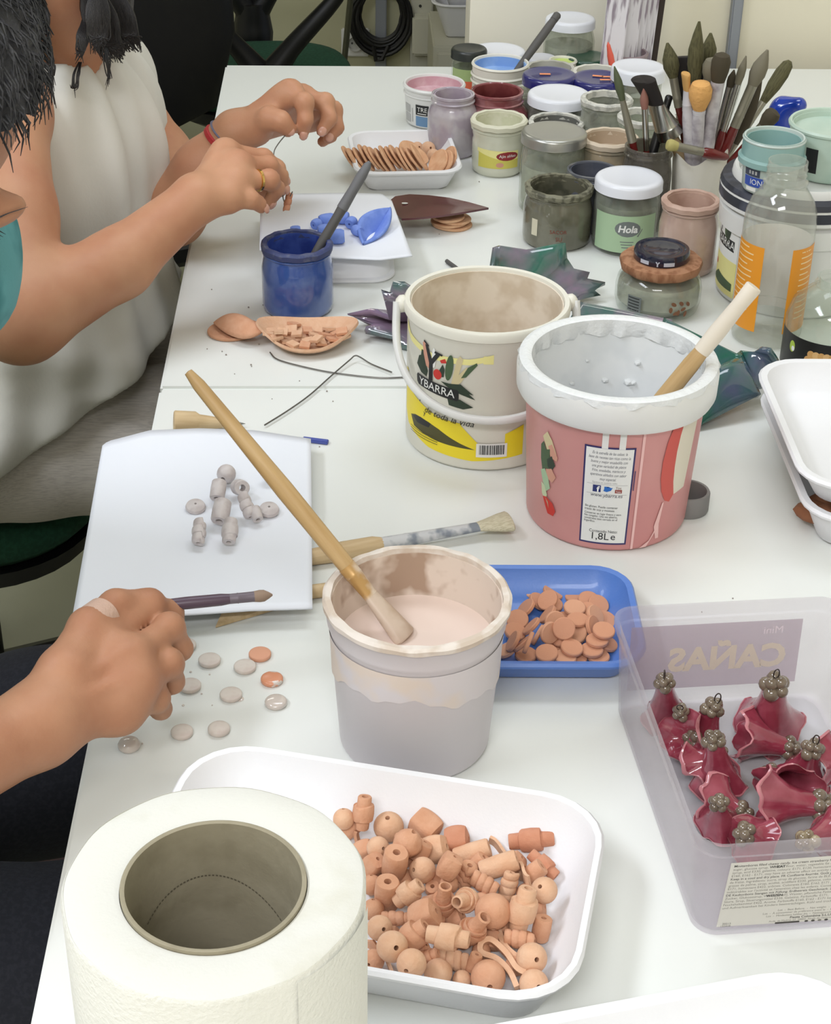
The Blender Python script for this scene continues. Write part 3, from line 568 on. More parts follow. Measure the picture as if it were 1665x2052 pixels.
# ---------------------------------------------------------------- brushes
RED = M('dark_red_lacquer', (104, 28, 26), .25, coat=.5); FERR = M('ferrule', (186, 184, 176), .25, 1); FERRD = M('dull_ferrule', (150, 146, 130), .4, .6)
WHH = M('paint_smeared_handle', (206, 202, 204), .6, rgb2=(160, 152, 158), ns=60, lo=.45, hi=.65)
B_OL = M('olive_bristle', (92, 88, 58), .85, rgb2=(74, 70, 44), ns=200, stretch=(4, 4, .4)); B_BK = M('black_bristle', (34, 28, 26), .8); B_DK = M('dark_bristle', (70, 62, 46), .85)
B_TAN = M('tan_bristle', (206, 158, 92), .8); B_GR = M('grey_bristle', (120, 114, 96), .85); B_CR = M('cream_bristle', (206, 198, 172), .85, rgb2=(184, 174, 146), ns=300, stretch=(6, 6, .4)); B_PK = M('rose_bristle', (150, 104, 92), .85)
STK_G = M('dark_grey_stick', (84, 82, 80), .6); BLK = M('black_handle', (26, 26, 28), .35)
def brush(label, A, B, hm=RED, fm=FERR, bm=B_OL, lf=.03, lb=.03, rh=.0032, rf=.0035, rb=.005, kind='round', bend=(0, 0), name='paint_brush', flat=1.0, roll=0.0, group='brushes'):
    """A: end of the handle, B: tip of the bristles"""
    A = np.asarray(A, float); B = np.asarray(B, float); L = float(np.linalg.norm(B-A)); lf = lf if fm else 0.0; e = thing(name, label, 'brush', A, group=group, rot=zto(B-A, roll))
    zh, zf = L-lf-lb, L-lb
    mesh('handle', *lathe([(0, 0), (rh*.5, .0005), (rh*.8, L*.05), (rh*1.15, zh*.6), (rh*1.1, zh*.9), (rf*.92, zh), (0, zh)], 14), hm, e)
    def fl(k): return lambda a, i, r, z: (r*math.sqrt(math.cos(a)**2+(k*math.sin(a))**2) if k < 1 else r, z)
    def sq(VF, k0, k1, z0, z1):
        V, Fc = VF; out = []
        for x, y, z in V: t = min(max((z-z0)/(z1-z0), 0), 1); k = k0+(k1-k0)*t; out.append((x, y*k, z))
        return out, Fc
    if fm: mesh('ferrule', *sq(lathe([(0, zh-.002), (rf, zh-.002), (rf, zh+lf*.2), (rf*1.06, zh+lf*.24), (rf, zh+lf*.28), (rf*1.02, zf-lf*.1), (rf*1.05, zf), (0, zf)], 16), 1, flat, zh, zf), fm, e)
    if kind == 'round': pf = [(0, zf-.001), (rf, zf-.001), (rb, zf+lb*.3), (rb*.95, zf+lb*.55), (rb*.55, zf+lb*.8), (rb*.15, L), (0, L)]
    elif kind == 'mop': pf = [(0, zf-.001), (rf, zf-.001), (rb, zf+lb*.4), (rb*1.05, zf+lb*.7), (rb*.8, zf+lb*.92), (rb*.3, L), (0, L)]
    else: pf = [(0, zf-.001), (rf, zf-.001), (rf*1.05+.3*(rb-rf), zf+lb*.3), (rb*.9, zf+lb*.7), (rb, L-.001), (rb*.9, L), (0, L)]
    V, Fc = sq(lathe(pf, 20), flat, flat*(.35 if kind == 'fan' else 1), zf, L)
    V2 = []
    for x, y, z in V:
        t = min(max((z-zf)/lb, 0), 1.2); V2.append((x+bend[0]*t*t, y+bend[1]*t*t, z))
    mesh('bristles', V2, Fc, bm, e); return e
def pB(px, py, Y): return atY(px, py, Y)
cx, cy_ = CUP[0][0], CUP[0][1]; zb = TZ+.02
def foot(dx, dy, z=.012): return np.array([cx+dx, cy_+dy, TZ+z])
yc = cy_
def cb(label, x, y, Y, fx, fy, **k): return brush(label, foot(fx*.55, fy*.55, k.pop('z', .022)), pB(x, y, Y), group='brushes standing in the white clay cup', **k)
cb('leaf shaped olive brush leaning left in the clay cup', 1337, 86, yc+.02, .004, .004, bm=B_OL, rb=.0085, rf=.0045, lb=.036, lf=.03, fm=FERRD, hm=RED)
cb('tallest brush in the clay cup, with a long curved olive tip', 1392, 42, yc+.015, .001, -.012, bm=B_OL, rb=.0085, rf=.0055, lb=.062, lf=.04, fm=FERRD, bend=(.0, .006))
cb('pointed dark olive brush right of the tall curved one', 1424, 66, yc+.03, .0, .012, bm=B_OL, rb=.0082, rf=.004, lb=.034, lf=.03)
cb('broad blackish brush half hidden behind the curved tip', 1397, 112, yc+.035, -.004, .008, bm=B_BK, rb=.026, rf=.02, lb=.045, lf=.02, kind='flat', flat=.3, fm=FERRD, rh=.006)
cb('small flat tan brush with a white handle in the clay cup', 1374, 147, yc-.012, -.004, -.012, bm=B_TAN, rb=.0082, rf=.0058, lb=.018, lf=.02, kind='flat', flat=.5, hm=WHH, fm=WHH, rh=.0058)
cb('sponge tipped dabber with an orange head in the clay cup', 1405, 163, yc-.022, -.004, -.006, bm=M('orange_sponge', (222, 168, 100), .9, bump=.6, bs=300), rb=.0115, rf=.0066, lb=.03, lf=.004, kind='mop', hm=WHH, fm=WHH, rh=.006, name='sponge_dabber')
cb('grey mop brush with a lilac taped handle in the clay cup', 1431, 116, yc+.0, .002, .0, bm=B_GR, rb=.0105, rf=.0062, lb=.026, lf=.05, kind='mop', hm=WHH, fm=M('lilac_tape', (176, 172, 190), .6), rh=.0065)
cb('dark mop brush with a white taped handle in the clay cup', 1448, 106, yc-.016, .004, -.008, bm=B_DK, rb=.0095, rf=.0068, lb=.03, lf=.055, kind='mop', hm=WHH, fm=WHH, rh=.007)
cb('thin dark brush with a shiny ferrule behind the white handle', 1471, 140, yc+.005, .010, .008, bm=B_DK, rb=.0045, rf=.0036, lb=.018, lf=.06)
cb('clear acrylic stick standing in the clay cup', 1487, 140, yc+.012, .012, .012, hm=G('acrylic', haze=.25), bm=G('acrylic', haze=.25), fm=None, lb=.01, lf=.01, rh=.0045, rf=.0042, rb=.0042, kind='mop', name='acrylic_stick')
cb('thin brush with needle tip, silver ferrule and red handle', 1495, 112, yc-.004, .014, .0, bm=B_GR, rb=.0045, rf=.0032, lb=.03, lf=.05, rh=.0042)
cb('round grey brush with a red handle leaning right in the cup', 1538, 100, yc+.0, .012, -.006, bm=B_GR, rb=.0085, rf=.0052, lb=.038, lf=.045, fm=FERRD, rh=.005)
cb('brush with a bent dark tip at the right of the cup', 1548, 160, yc+.02, .010, .014, bm=B_DK, rb=.0065, rf=.005, lb=.075, lf=.02, bend=(.004, .012), fm=FERRD)
cb('long fuzzy olive brush farthest right over the blue cap', 1583, 122, yc+.05, .010, .018, bm=B_OL, rb=.0075, rf=.004, lb=.05, lf=.03, kind='mop', fm=FERRD)
cb('round dark brown mop brush in front of the blue cap', 1555, 222, yc-.01, .013, .012, bm=B_DK, rb=.0085, rf=.005, lb=.02, lf=.02, kind='mop', z=.03)
cb('wide black bristle brush resting on the cup rim, pointing left', 1288, 158, yc-.005, -.002, .002, bm=B_BK, rb=.021, rf=.0145, lb=.03, lf=.038, kind='flat', flat=.35, roll=.4, hm=WOODT, rh=.006, z=.045)
P1, P2 = pB(1335, 289, yc-.036), pB(1460, 316, yc-.03)
brush('brush lying across the cup rim, tan tip to the left', P2, P1, bm=M('straw_bristle', (176, 166, 104), .85), rb=.006, rf=.0045, lb=.012, lf=.028, kind='mop', fm=FERRD, hm=RED, rh=.005, group='brushes standing in the white clay cup')
jx, jy = JAR_SM[0][0], JAR_SM[0][1]
def sb(label, x, y, Y, fx, fy, **k): return brush(label, (jx+fx, jy+fy, TZ+.012), pB(x, y, Y), group='brushes in the smoky jar', **k)
sb('olive green brush with upright flat tip in the smoky jar', 1231, 133, jy+.0, .008, -.004, bm=M('moss_bristle', (84, 92, 66), .85), rb=.0075, rf=.005, lb=.036, lf=.045, fm=FERRD, kind='round', flat=.6)
sb('small brush with rosy tip in the smoky jar', 1290, 177, jy-.006, .008, .006, bm=B_PK, rb=.0045, rf=.0032, lb=.022, lf=.045)
sb('black stick leaning out of the smoky jar to the right', 1342, 190, jy+.03, -.01, -.004, hm=BLK, bm=BLK, fm=None, lb=.01, lf=.01, rh=.0045, rf=.004, rb=.004, kind='mop', name='stick')
P, hh, r = POT_SKY; brush('dark grey stirring stick in the sky blue paint pot', (P[0]+.01, P[1]-.004, TZ+.045), pB(1119, 27, P[1]+.06), hm=STK_G, bm=STK_G, fm=None, lb=.01, lf=.01, rh=.0048, rf=.005, rb=.005, kind='mop', name='stick', group=None)
brush('black handled brush resting in the crusted grey jar', pB(1249, 186, JAR_CR[1]+.05), (JAR_CR[0]-.012, JAR_CR[1]-.006, TZ+.028), hm=BLK, bm=B_DK, fm=BLK, rh=.0058, rf=.005, rb=.006, lb=.02, lf=.02, group=None)
brush('thin coral red pen standing among the navy lids', T(1241, 212, .0), pB(1218, 84, T(1241, 212, 0)[1]+.01), hm=M('coral', (222, 96, 78), .35), bm=M('coral', (222, 96, 78), .35), fm=None, lb=.01, lf=.01, rh=.0038, rf=.0032, rb=.0026, name='pen', group=None)
# ---------------------------------------------------------------- lidded pail, mint pots and blue cap on the right
P, h, r, rb = fit((1595, 345, 322), (1568, 640, 285)); PAIL = P
e, rf = pot('pail', 'white lidded pail with dark stripes and fork emblem behind the clear bottle', 'pail', P, h-.01, rb, r*.93, PLAST, lip=(.001, .004)); STRIPE = M('dark_stripe', (44, 46, 56), .5, rgb2=(96, 100, 116), ns=30, lo=.5, hi=.75)
r3 = r*.93; lid = mesh('lid', *lathe([(0, h-.004), (r3*.84, h-.004), (r3*.86, h+.004), (r3*.91, h+.005), (r3*.93, h+.002), (r3*.94, h-.004), (r3+.004, h-.006), (r3+.006, h-.012), (r3+.006, h-.026), (r3+.0025, h-.027), (r3+.0025, h-.009), (0, h-.009)], 56), PLAST, e)
mesh('stripe', *lathe([(r3+.0063, h-.013), (r3+.0063, h-.0225), (r3+.006, h-.0226), (r3+.006, h-.0129)], 56, closed=True), STRIPE, lid)
mesh('stripe', *lathe([(r3*.94+.0003, h-.0035), (r3+.0042, h-.0058), (r3+.0058, h-.0105), (r3+.0062, h-.0105), (r3+.0044, h-.0054), (r3*.94+.0003, h-.003)], 56, closed=True), STRIPE, lid)
mesh('skirt_ring', *lathe([(r3*.995, h-.052), (r3+.0035, h-.050), (r3+.0045, h-.032), (r3*.99, h-.030)], 56, closed=True), PLAST, e)
_c1 = cyl(rb, r3, h-.01); pr = Print(lambda u, v, o: _c1(u-.050, v, o)); pr.rect(-.064, .006, -.006, .05, PPY); pr.rect(-.064, .042, -.006, .09, PW)
pr.rect(-.064, .052, -.012, .063, PK); pr.text('YBARRA', -.033, .0538, .0115, PW)
pr.poly([(-.046, .064), (-.043, .064), (-.043, .079), (-.046, .079)], PK); pr.poly([(-.0462, .077), (-.0432, .0785), (-.053, .092), (-.056, .091)], PK); pr.poly([(-.0458, .0785), (-.0430, .077), (-.034, .091), (-.037, .0925)], PK)
pr.ell(-.030, .072, .004, .010, PG); pr.ell(-.024, .07, .0045, .011, PDG, -.2); pr.ell(-.05, .03, .003, .003, PR); pr.poly([(-.06, .012), (-.04, .024), (-.01, .02), (-.01, .012)], PG); pr.rect(.01, .02, .05, .075, PPY); pr.rect(.012, .036, .045, .04, PK)
pr.build('label', e)
zl = h-.0038
MINT = M('mint_stained_plastic', (142, 176, 172), .4, rgb2=(120, 160, 158), ns=30); PMINT = M('pale_mint_plastic', (188, 206, 192), .4, rgb2=(176, 198, 184), ns=20)
Pm, rm = byrim(1552, 276, 130, .05, zl); Q = Pm; e, rf = pot('plastic_pot', 'small teal stained open pot standing on the pail lid', 'pot', Q, .052, rm*.82, rm*.93, M('clear_teal_pot', (186, 198, 192), .35), inner=MINT, content=MINT, level=.4, lip=(.001, .004))
mesh('collar', *lathe([(rm*.925, .026), (rm*1.04, .028), (rm*1.05, .033), (rm*.96, .035), (rm*.95, .050), (rm*.94, .052), (rm*.93, .05)], 48, closed=True), MINT, e)
pr = Print(cyl(rm*.82, rm*.93, .052)); pr.rect(-.027, .0185, -.009, .0262, M('print_slate', (60, 66, 84), .5)); pr.poly([(-.027, .0085), (-.004, .0085), (-.0055, .013), (-.003, .0180), (-.027, .0180)], M('print_royal', (52, 80, 168), .5)); pr.text('ION', -.0125, .0108, .0075, PW); [pr.rect(-.021+.0035*k, .0205, -.019+.0035*k, .024, M('print_grey', (176, 176, 174), .5)) for k in range(3)]; pr.rect(-.024, .004, -.012, .0078, PW); pr.build('label', e)
Pn, rn = byrim(1672, 252, 188, .050, zl); Pn = Pn+np.array([.004, .012, 0]); e, rf = pot('plastic_pot', 'larger pale mint pot with black sticker behind the teal stained pot', 'pot', Pn, .050, rn*.88, rn*.95, PMINT, inner=PMINT, content=PMINT, level=.85, lip=(.0015, .005))
pr = Print(cyl(rn*.88, rn*.95, .050)); pr.rect(-.024, .010, -.0115, .034, PK); pr.build('label', e)
BLUE = M('blue_gloss_plastic', (24, 60, 168), .15, coat=.7); c = atY(1568, 222, yc+.075); t = thing('spray_cap', 'glossy blue plastic cap on a clear bottle, right of the brushes', 'cap', (c[0], c[1], TZ), face_cam(c))
hb = c[2]-TZ-.03
mesh('bottle', *lathe([(0, 0), (.024, 0), (.026, .003), (.026, hb*.6), (.016, hb*.85), (.013, hb), (0, hb)], 32), CLOUD, t)
g = Body(); gg = g.group(.01, .01); Body.ell(gg, (0, 0, hb+.018), (.017, .017, .022)); Body.cap(gg, (0, 0, hb+.034), (.016, -.008, hb+.04), .012, .009); Body.cap(gg, (-.006, 0, hb+.002), (.006, 0, hb+.002), .0165); o = g.build('cap', .0016, BLUE, t); 
# ---------------------------------------------------------------- clear bottle, chickpea jar, squat cork jar
PET = G('clear_plastic', haze=.15, hrgb=(226, 226, 222), rough=.05, trans=.5); P, h, r, rb = fit((1563, 322, 92), (1528, 702, 118))
Q, h, _, _ = fit((1563, 322, 92), (1528, 702, 118)); BR = rb*1.18
t = thing('plastic_bottle', 'clear plastic bottle without a cap, orange printed label on its sides', 'bottle', Q, face_cam(Q))
pf = [(0, .004), (BR*.6, .001), (BR*.8, 0), (BR*.95, .003), (BR, .01), (BR, h*.16), (BR*.985, h*.165), (BR, h*.17), (BR, h*.66), (BR*.97, h*.73), (BR*.86, h*.79), (BR*.7, h*.835), (BR*.6, h*.86), (BR*.565, h*.88), (BR*.62, h*.885), (BR*.62, h*.895), (BR*.54, h*.9), (BR*.54, h*.925), (BR*.565, h*.93), (BR*.54, h*.937), (BR*.54, h*.955), (BR*.565, h*.96), (BR*.54, h*.967), (BR*.54, h)]
mesh('shell', *lathe(pf+[(BR*.5, h)]+[(max(a-.0007, 0), b+(.001 if b < .004 else 0)) for a, b in pf[::-1] if b < h*.99], 56), PET, t)
sf = cyl(BR, BR, h); ORL = M('orange_label', (232, 152, 40), .45); LT = M('label_cream', (244, 214, 160), .5)
pr = Print(sf, .005); hw = math.pi*BR*.5
pr2 = Print(sf, .005); pr.rect(-hw*.98, h*.11, -hw*.20, h*.585, ORL); pr2.rect(hw*.30, h*.11, hw*.98, h*.585, ORL)
for k in range(13):
    y = h*.56-k*h*.031; pr.rect(-hw*.86, y, -hw*(.40 if k % 3 else .52), y+.0012, LT); pr2.rect(hw*.50, y, hw*(.84 if k % 4 else .74), y+.0012, LT)
pr.build('label', t); pr2.build('label', t)
mesh('label_back', *patch(sf, hw*.99, h*.11, 2*math.pi*BR-hw*.99, h*.585, 30, 3, -.0009), M('frosted_print', (238, 235, 230), .6), t)
P, r = byrim(1668, 556, 76, .098); P = T(1650, 742, 0); P = P+np.array([.004, .008, 0]); JR = 92*px2m(P)
t = thing('glass_jar', 'empty glass jar with black chickpea label at the right edge', 'jar', P, face_cam(P)); hj = up_to(P, 556); nk = JR*.46
mesh('glass', *lathe([(0, .003), (JR*.8, 0), (JR*.97, .003), (JR, .01), (JR, hj*.55), (JR*.9, hj*.72), (JR*.6, hj*.86), (nk, hj*.9), (nk+.002, hj*.93), (nk, hj*.95), (nk, hj), (nk-.002, hj), (nk-.002, hj*.9), (JR*.6-.002, hj*.85), (JR*.9-.002, hj*.71), (JR-.002, hj*.55), (JR-.002, .012), (JR*.8, .005), (0, .005)], 48), GLASS, t)
pr = Print(cyl(JR, JR, hj), .005); pr.rect(-JR*1.5, hj*.05, JR*1.5, hj*.46, M('print_black', (22, 22, 20), .4)); pr.ell(-JR*.85, hj*.33, .0035, .0055, M('print_lime', (170, 196, 70), .5)); pr.ell(-JR*.82, hj*.31, .002, .0025, PW)
CH = M('print_chickpea', (208, 160, 96), .5); CH2 = M('print_chickpea_light', (222, 180, 120), .5); pr.ell(-.004, hj*.255, .0165, .0075, M('print_spoon', (206, 206, 206), .4)); pr.poly([(.008, hj*.27), (.024, hj*.40), (.027, hj*.39), (.012, hj*.25)], M('print_spoon', (206, 206, 206), .4))
for k in range(11): pr.ell(-.017+.0048*(k % 6)+.0024*(k > 5), hj*(.26 if k < 6 else .325), .0034, .0036, (CH, CH2)[k % 2])
pr.build('label', t)
P, h, r, rb = fit((1318, 530, 158), (1312, 648, 150)); t = thing('glass_jar', 'squat jar of grey glaze closed by a cork ring and a navy lid', 'jar', P, face_cam(P)); SR = rb*1.14; h0 = h
mesh('glass', *lathe([(0, .001), (SR*.7, 0), (SR*.94, .003), (SR, .012), (SR, h0*.55), (SR*.96, h0*.72), (SR*.86, h0*.86), (SR*.8, h0*.9), (SR*.8, h0*.97), (SR*.77, h0*.97), (SR*.77, h0*.88), (SR*.92, h0*.7), (SR-.002, h0*.55), (SR-.002, .012), (SR*.7, .003), (0, .003)], 56), GLASS, t)
mesh('paint', *lathe([(0, .0034), (SR*.7, .0034), (SR-.0023, .0125), (SR-.0023, h0*.55), (SR*.9, h0*.7), (0, h0*.7)], 56), C_('drab_grey', (160, 158, 146), rgb2=(176, 174, 160), ns=50), t)
cork = mesh('cork_ring', *lathe([(0, h0*.90), (SR*.84, h0*.90), (SR*.92, h0*.95), (SR*.955, h0*1.06), (SR*.93, h0*1.13), (SR*.8, h0*1.16), (0, h0*1.15)], 56, wob=lambda a, i, r_, z: (r_*(1+.012*math.sin(11*a)), z)), M('cork', (168, 122, 90), .8, rgb2=(140, 94, 64), ns=120, bump=.4, bs=300, stretch=(1, 1, .3)), t)
lr = SR*.645; zl2 = h0*1.155; nl = mesh('lid', *lathe([(0, zl2+.009), (lr*.55, zl2+.0085), (lr*.6, zl2+.0095), (lr*.8, zl2+.0092), (lr*.85, zl2+.0105), (lr*.96, zl2+.0105), (lr, zl2+.008), (lr, zl2+.001), (lr*.97, zl2), (0, zl2)], 48), M('midnight_lid', (26, 28, 50), .25, coat=.6), t)
pr = Print(lambda u, v, o: ((lr+o)*math.sin(u/lr), -(lr+o)*math.cos(u/lr), zl2+v)); pr.rect(-.021, .002, -.0115, .0058, M('print_pale', (190, 194, 206), .5)); pr.rect(.003, .002, .0135, .0058, M('print_pale', (190, 194, 206), .5)); pr.poly([(-.0035, .0016), (-.0022, .0016), (-.0022, .004), (-.0006, .0062), (-.0018, .0066), (-.0028, .005), (-.0038, .0066), (-.005, .0062), (-.0035, .004)], M('print_pale', (190, 194, 206), .5)); pr.build('print', nl)
pr = Print(cyl(SR, SR, h0)); pr.rect(-.030, .010, -.015, .026, M('print_ash', (112, 118, 116), .5)); 
for k in range(5): pr.rect(-.029, .0115+.003*k, -.017, .0125+.003*k, PK)
pr.build('label', t); pr = Print(cyl(SR, SR, h0))
for k in range(8): pr.ell(.014+.0026*k, .016+.006*math.sin(k*1.9), .0018, .003, M('print_brown', (118, 76, 46), .5), k)
pr.build('label', t)
# ---------------------------------------------------------------- blue jar and stick
P, h, r, rb = fit((600, 487, 138), (598, 643, 118)); BJ = C_('ultramarine', (40, 62, 140), rgb2=(58, 82, 160), ns=60); JB = P
jar('glass_jar', 'jar of ultramarine blue paint in front of the upturned tray', 'jar', P, h, rb*1.2, r*.97, M('blue_smeared_glass', (62, 88, 154), .14, rgb2=(86, 108, 164), ns=28, coat=.6), inner=BJ, content=BJ, level=.6, sh=.74, crust=C_('blue_crust', (56, 66, 110), rgb2=(104, 108, 124), ns=90, lo=.5, hi=.7))
brush('slim grey stick standing in the ultramarine jar', (P[0]-.004, P[1]-.004, TZ+.02), pB(741, 324, P[1]+.03), hm=STK_G, bm=M('slate_stick', (104, 104, 106), .6), fm=None, lb=.05, lf=.01, rh=.0042, rf=.0055, rb=.0048, kind='mop', name='stick', group=None)
# ---------------------------------------------------------------- the two printed pails and the white bucket
GL_BE = C_('beige_coat', (226, 214, 196), rgb2=(206, 190, 168), ns=35, lo=.42, hi=.58)
P, h, r, rb = fit((978, 598, 326), (962, 946, 306)); PY_ = P
t, rf = pot('pail', 'white pail with yellow fork label and carrying handle', 'pail', P, h, rb*1.0, r*.98, PLASTC, inner=GL_BE, content=GL_BE, level=.18, lip=(.003, .009), step=.90)
_c0 = cyl(rb, r*.98, h); pr = Print(lambda u, v, o: _c0(u-.017, v+.006, o), .006); hs = h/130.0
V = lambda y: h*y
pr.poly([(-.07, V(.50)), (-.066, V(.50)), (-.052, V(.37)), (-.02, V(.30)), (.0, V(.295)), (.0, V(.28)), (.022, V(.10)), (.036, V(.10)), (.036, V(.23)), (.052, V(.28)), (.052, V(.06)), (.01, V(.03)), (-.03, V(.05)), (-.062, V(.12)), (-.07, V(.2))], PY)
pr.poly([(-.07, V(.84)), (-.06, V(.78)), (-.028, V(.74)), (.005, V(.76)), (.024, V(.80)), (.024, V(.76)), (.005, V(.72)), (-.028, V(.70)), (-.058, V(.73)), (-.07, V(.78))], PPY); pr.rect(.016, V(.735), .024, V(.79), PPY)
pr.poly([(-.056, V(.205)), (-.048, V(.232)), (-.04, V(.24)), (-.03, V(.235)), (-.02, V(.215)), (-.01, V(.18)), (.0, V(.148)), (.012, V(.115)), (-.02, V(.122)), (-.05, V(.142))], M('print_hill', (76, 72, 34), .5)); pr.poly([(-.053, V(.21)), (-.044, V(.236)), (-.036, V(.238)), (-.028, V(.228)), (-.03, V(.196)), (-.045, V(.185))], PK)
ybarra_art(pr, .00068, -.0285, V(.545)); pr.text('de toda la vida', -.0125, V(.292), .0078, PK, rot=-.05, shear=.3); pr.text('Y', -.041, V(.355), .011, PK); pr.text('y', -.035, V(.275), .006, PK);
pr.rect(.013, V(.065), .038, V(.165), PW); rng = random.Random(3); u = .0155
while u < .0355: w_ = rng.choice((.0004, .0006, .0009)); pr.rect(u, V(.085), u+w_, V(.155), PK); u += w_+rng.choice((.0004, .0007))
for k in range(3): pr.rect(-.054, V(.135-.018*k), -.02, V(.139-.018*k), M('print_hill', (76, 72, 34), .5))
pr.build('label', t)
# handle hangs down in front
rr_ = r*.98+.0045; aL, aR = math.radians(-88), math.radians(100); hp = []
for k in range(41):
    s = k/40; a = aL+(aR-aL)*s; R_ = rr_+.004+.004*math.sin(math.pi*s); hp.append((R_*math.sin(a)*(1.07-.07*abs(2*s-1)), -R_*math.cos(a)-.002, h*(.97-.525*math.sin(math.pi*s)**.6)))
mesh('handle', *tube(hp, .0042, 10, [.8]*41), PLAST, t)
mb = MB()
for a in (aL, aR): mb.add(icos(.0075, 2), Matrix.Translation((rr_*math.sin(a), -rr_*math.cos(a), h*.95)) @ Matrix.Diagonal((.8, 1, 1, 1)))
mb.build('handle_lug', PLASTC, t)
# pink pail
GRY = C_('grey_white_glaze', (228, 230, 230), rgb2=(218, 221, 222), ns=25); PINKP = M('pink_tub', (214, 150, 146), .4, rgb2=(208, 140, 138), ns=12)
P, h, r, rb = fit((1216, 716, 398), (1205, 1106, 316)); PP = P
t, rf = pot('pail', 'pink printed tub with white rim, coated inside with grey white glaze', 'pail', P, h, rb*1.0, r*.93, PINKP, inner=GRY, content=GRY, level=.22, lip=(.0005, .002))
r3 = r*.93; mesh('rim_band', *lathe([(r3*.985, h-.024), (r3+.0045, h-.0255), (r3+.0062, h-.022), (r3+.0066, h-.006), (r3+.0045, h-.0005), (r3-.001, h+.0008), (r3-.0030, h-.001), (r3-.0030, h-.01), (r3-.001, h-.012)], 72, closed=True), PLAST, t)
mesh('glaze_crust', *lathe([(r3+.0058, h-.004), (r3+.0052, h+.0006), (r3, h+.0022), (r3-.0042, h+.0003), (r3-.0052, h-.012), (r3-.0034, h-.014), (r3-.0030, h-.001), (r3+.002, h+.0009)], 96, closed=True, wob=lambda a, i, R_, z: (R_+(.0010*math.sin(17*a+i)+.0006*math.sin(31*a))*(i in (0, 4, 5)), z+(.0012*math.sin(9*a+i*.5)+.0009*math.sin(23*a))*(i in (0, 4, 5)))), C_('wet_white_glaze', (226, 228, 228), rough=.2, bump=.4, bs=250), t)
mb = MB()
for px, py, s in ((1242, 672, .0028), (1226, 711, .004), (1208, 722, .003), (1148, 722, .0022), (1180, 690, .0016), (1260, 730, .002), (1195, 745, .0022), (1225, 735, .0025), (1290, 700, .0018)):
    a = math.atan2(px-1216, 716-py+60); zz = h*(.62 if py > 700 else .75); R_ = rf(zz)-.0034; mb.add(icos(s, 1), Matrix.Translation((R_*.98*math.sin(a), R_*.98*math.cos(a), zz)) @ Matrix.Diagonal((1, 1, .7, 1)))
mb.build('glaze_drip', C_('wet_white_glaze', (226, 228, 228)), t)
pr = Print(cyl(rb, r3, h), .006); s_ = (rb+r3)
pr.poly([(-.0185, h*.055), (.0185, h*.055), (.0185, h*.70), (-.0185, h*.70)], PBL); pr.rect(-.0172, h*.066, .0172, h*.689, PW); pr.rect(-.0062, h*.69, -.0016, h*.8, PW); pr.rect(.0062, h*.69, .0108, h*.8, PW)
for k, s in enumerate(('Es la estrella de las salsas: la', 'base de recetas tan ricas como la', 'buena y mejor ensaladilla con', 'una gran variedad de platos', 'fríos, ensaladas, mariscos y', 'aperitivos aliñados con sabor', 'muy especial.')): pr.text(s, 0, h*(.652-.028*k), .0034, M('print_dim', (86, 88, 100), .5), shear=.3, wid=.66)
for y in (.455, .392): pr.rect(-.015, h*y, .015, h*y+.0003, M('print_grey', (176, 176, 174), .5))
pr.text('Síguenos en nuestras redes', -.002, h*.463, .0024, M('print_grey', (176, 176, 174), .5), wid=.7)
pr.rect(-.0105, h*.405, -.0045, h*.45, M('print_fb', (44, 54, 110), .5)); pr.text('f', -.0066, h*.407, .0068, PW, bold=.0002)
pr.poly([(-.0025, h*.415), (.0, h*.41), (.003, h*.42), (.0042, h*.44), (.003, h*.438), (.0015, h*.445), (.0, h*.435), (-.002, h*.445), (-.002, h*.43)], PSK)
pr.text('You', .0085, h*.432, .0032, M('print_brown', (118, 76, 46), .5), wid=.8); pr.rect(.006, h*.405, .0112, h*.428, M('print_youtube', (150, 70, 60), .5)); pr.text('Tube', .0086, h*.409, .0022, PW, wid=.8)
pr.text('www.ybarra.es', 0, h*.375, .0044, M('print_dim', (86, 88, 100), .5), shear=.2, wid=.9)
for k, s in enumerate(('Sin gluten. Puede contener', 'trazas de soja y mostaza')): pr.text(s, -.0155, h*(.30-.02*k), .0027, PK, wid=.85, align='LEFT')
for k, s in enumerate(('Conservar en lugar fresco y seco.', 'No congelar. Una vez abierto,', 'consérvese bien cerrado en el', 'frigorífico.')): pr.text(s, -.0155, h*(.255-.018*k), .0026, PK, wid=.8, align='LEFT')
pr.text('Contenido Neto:', 0, h*.135, .0035, PK, wid=.9); pr.text('1,8L', -.0028, h*.087, .0088, PK); pr.text('e', .0078, h*.089, .0085, PK)
pr.rect(.0225, h*.02, .0245, h*.82, M('print_pale_pink', (236, 190, 186), .5)); pr.rect(.0192, h*.42, .0199, h*.55, PBL)
pr.poly([(.047, h*.8), (.043, h*.70), (.041, h*.58), (.0412, h*.47), (.0435, h*.38), (.048, h*.31), (.053, h*.29), (.057, h*.33), (.0545, h*.42), (.0535, h*.52), (.0535, h*.62), (.0548, h*.72), (.057, h*.8)], M('print_coral', (202, 84, 74), .45)); pr.poly([(.057, h*.8), (.0548, h*.72), (.0535, h*.62), (.0535, h*.52), (.0545, h*.42), (.057, h*.33), (.07, h*.34), (.075, h*.8)], M('print_bone', (222, 214, 196), .5))
pr.poly([(.044, h*.06), (.041, h*.15), (.046, h*.3), (.0475, h*.3), (.0455, h*.16), (.047, h*.06)], M('print_pale_pink', (236, 190, 186), .5)); pr.poly([(.030, h*.02), (.036, h*.02), (.042, h*.1), (.046, h*.18), (.038, h*.06)], M('print_pale_pink', (236, 190, 186), .5))
q_ = lambda pts: [(u_-.0515, h*.30+v_) for u_, v_ in pts]
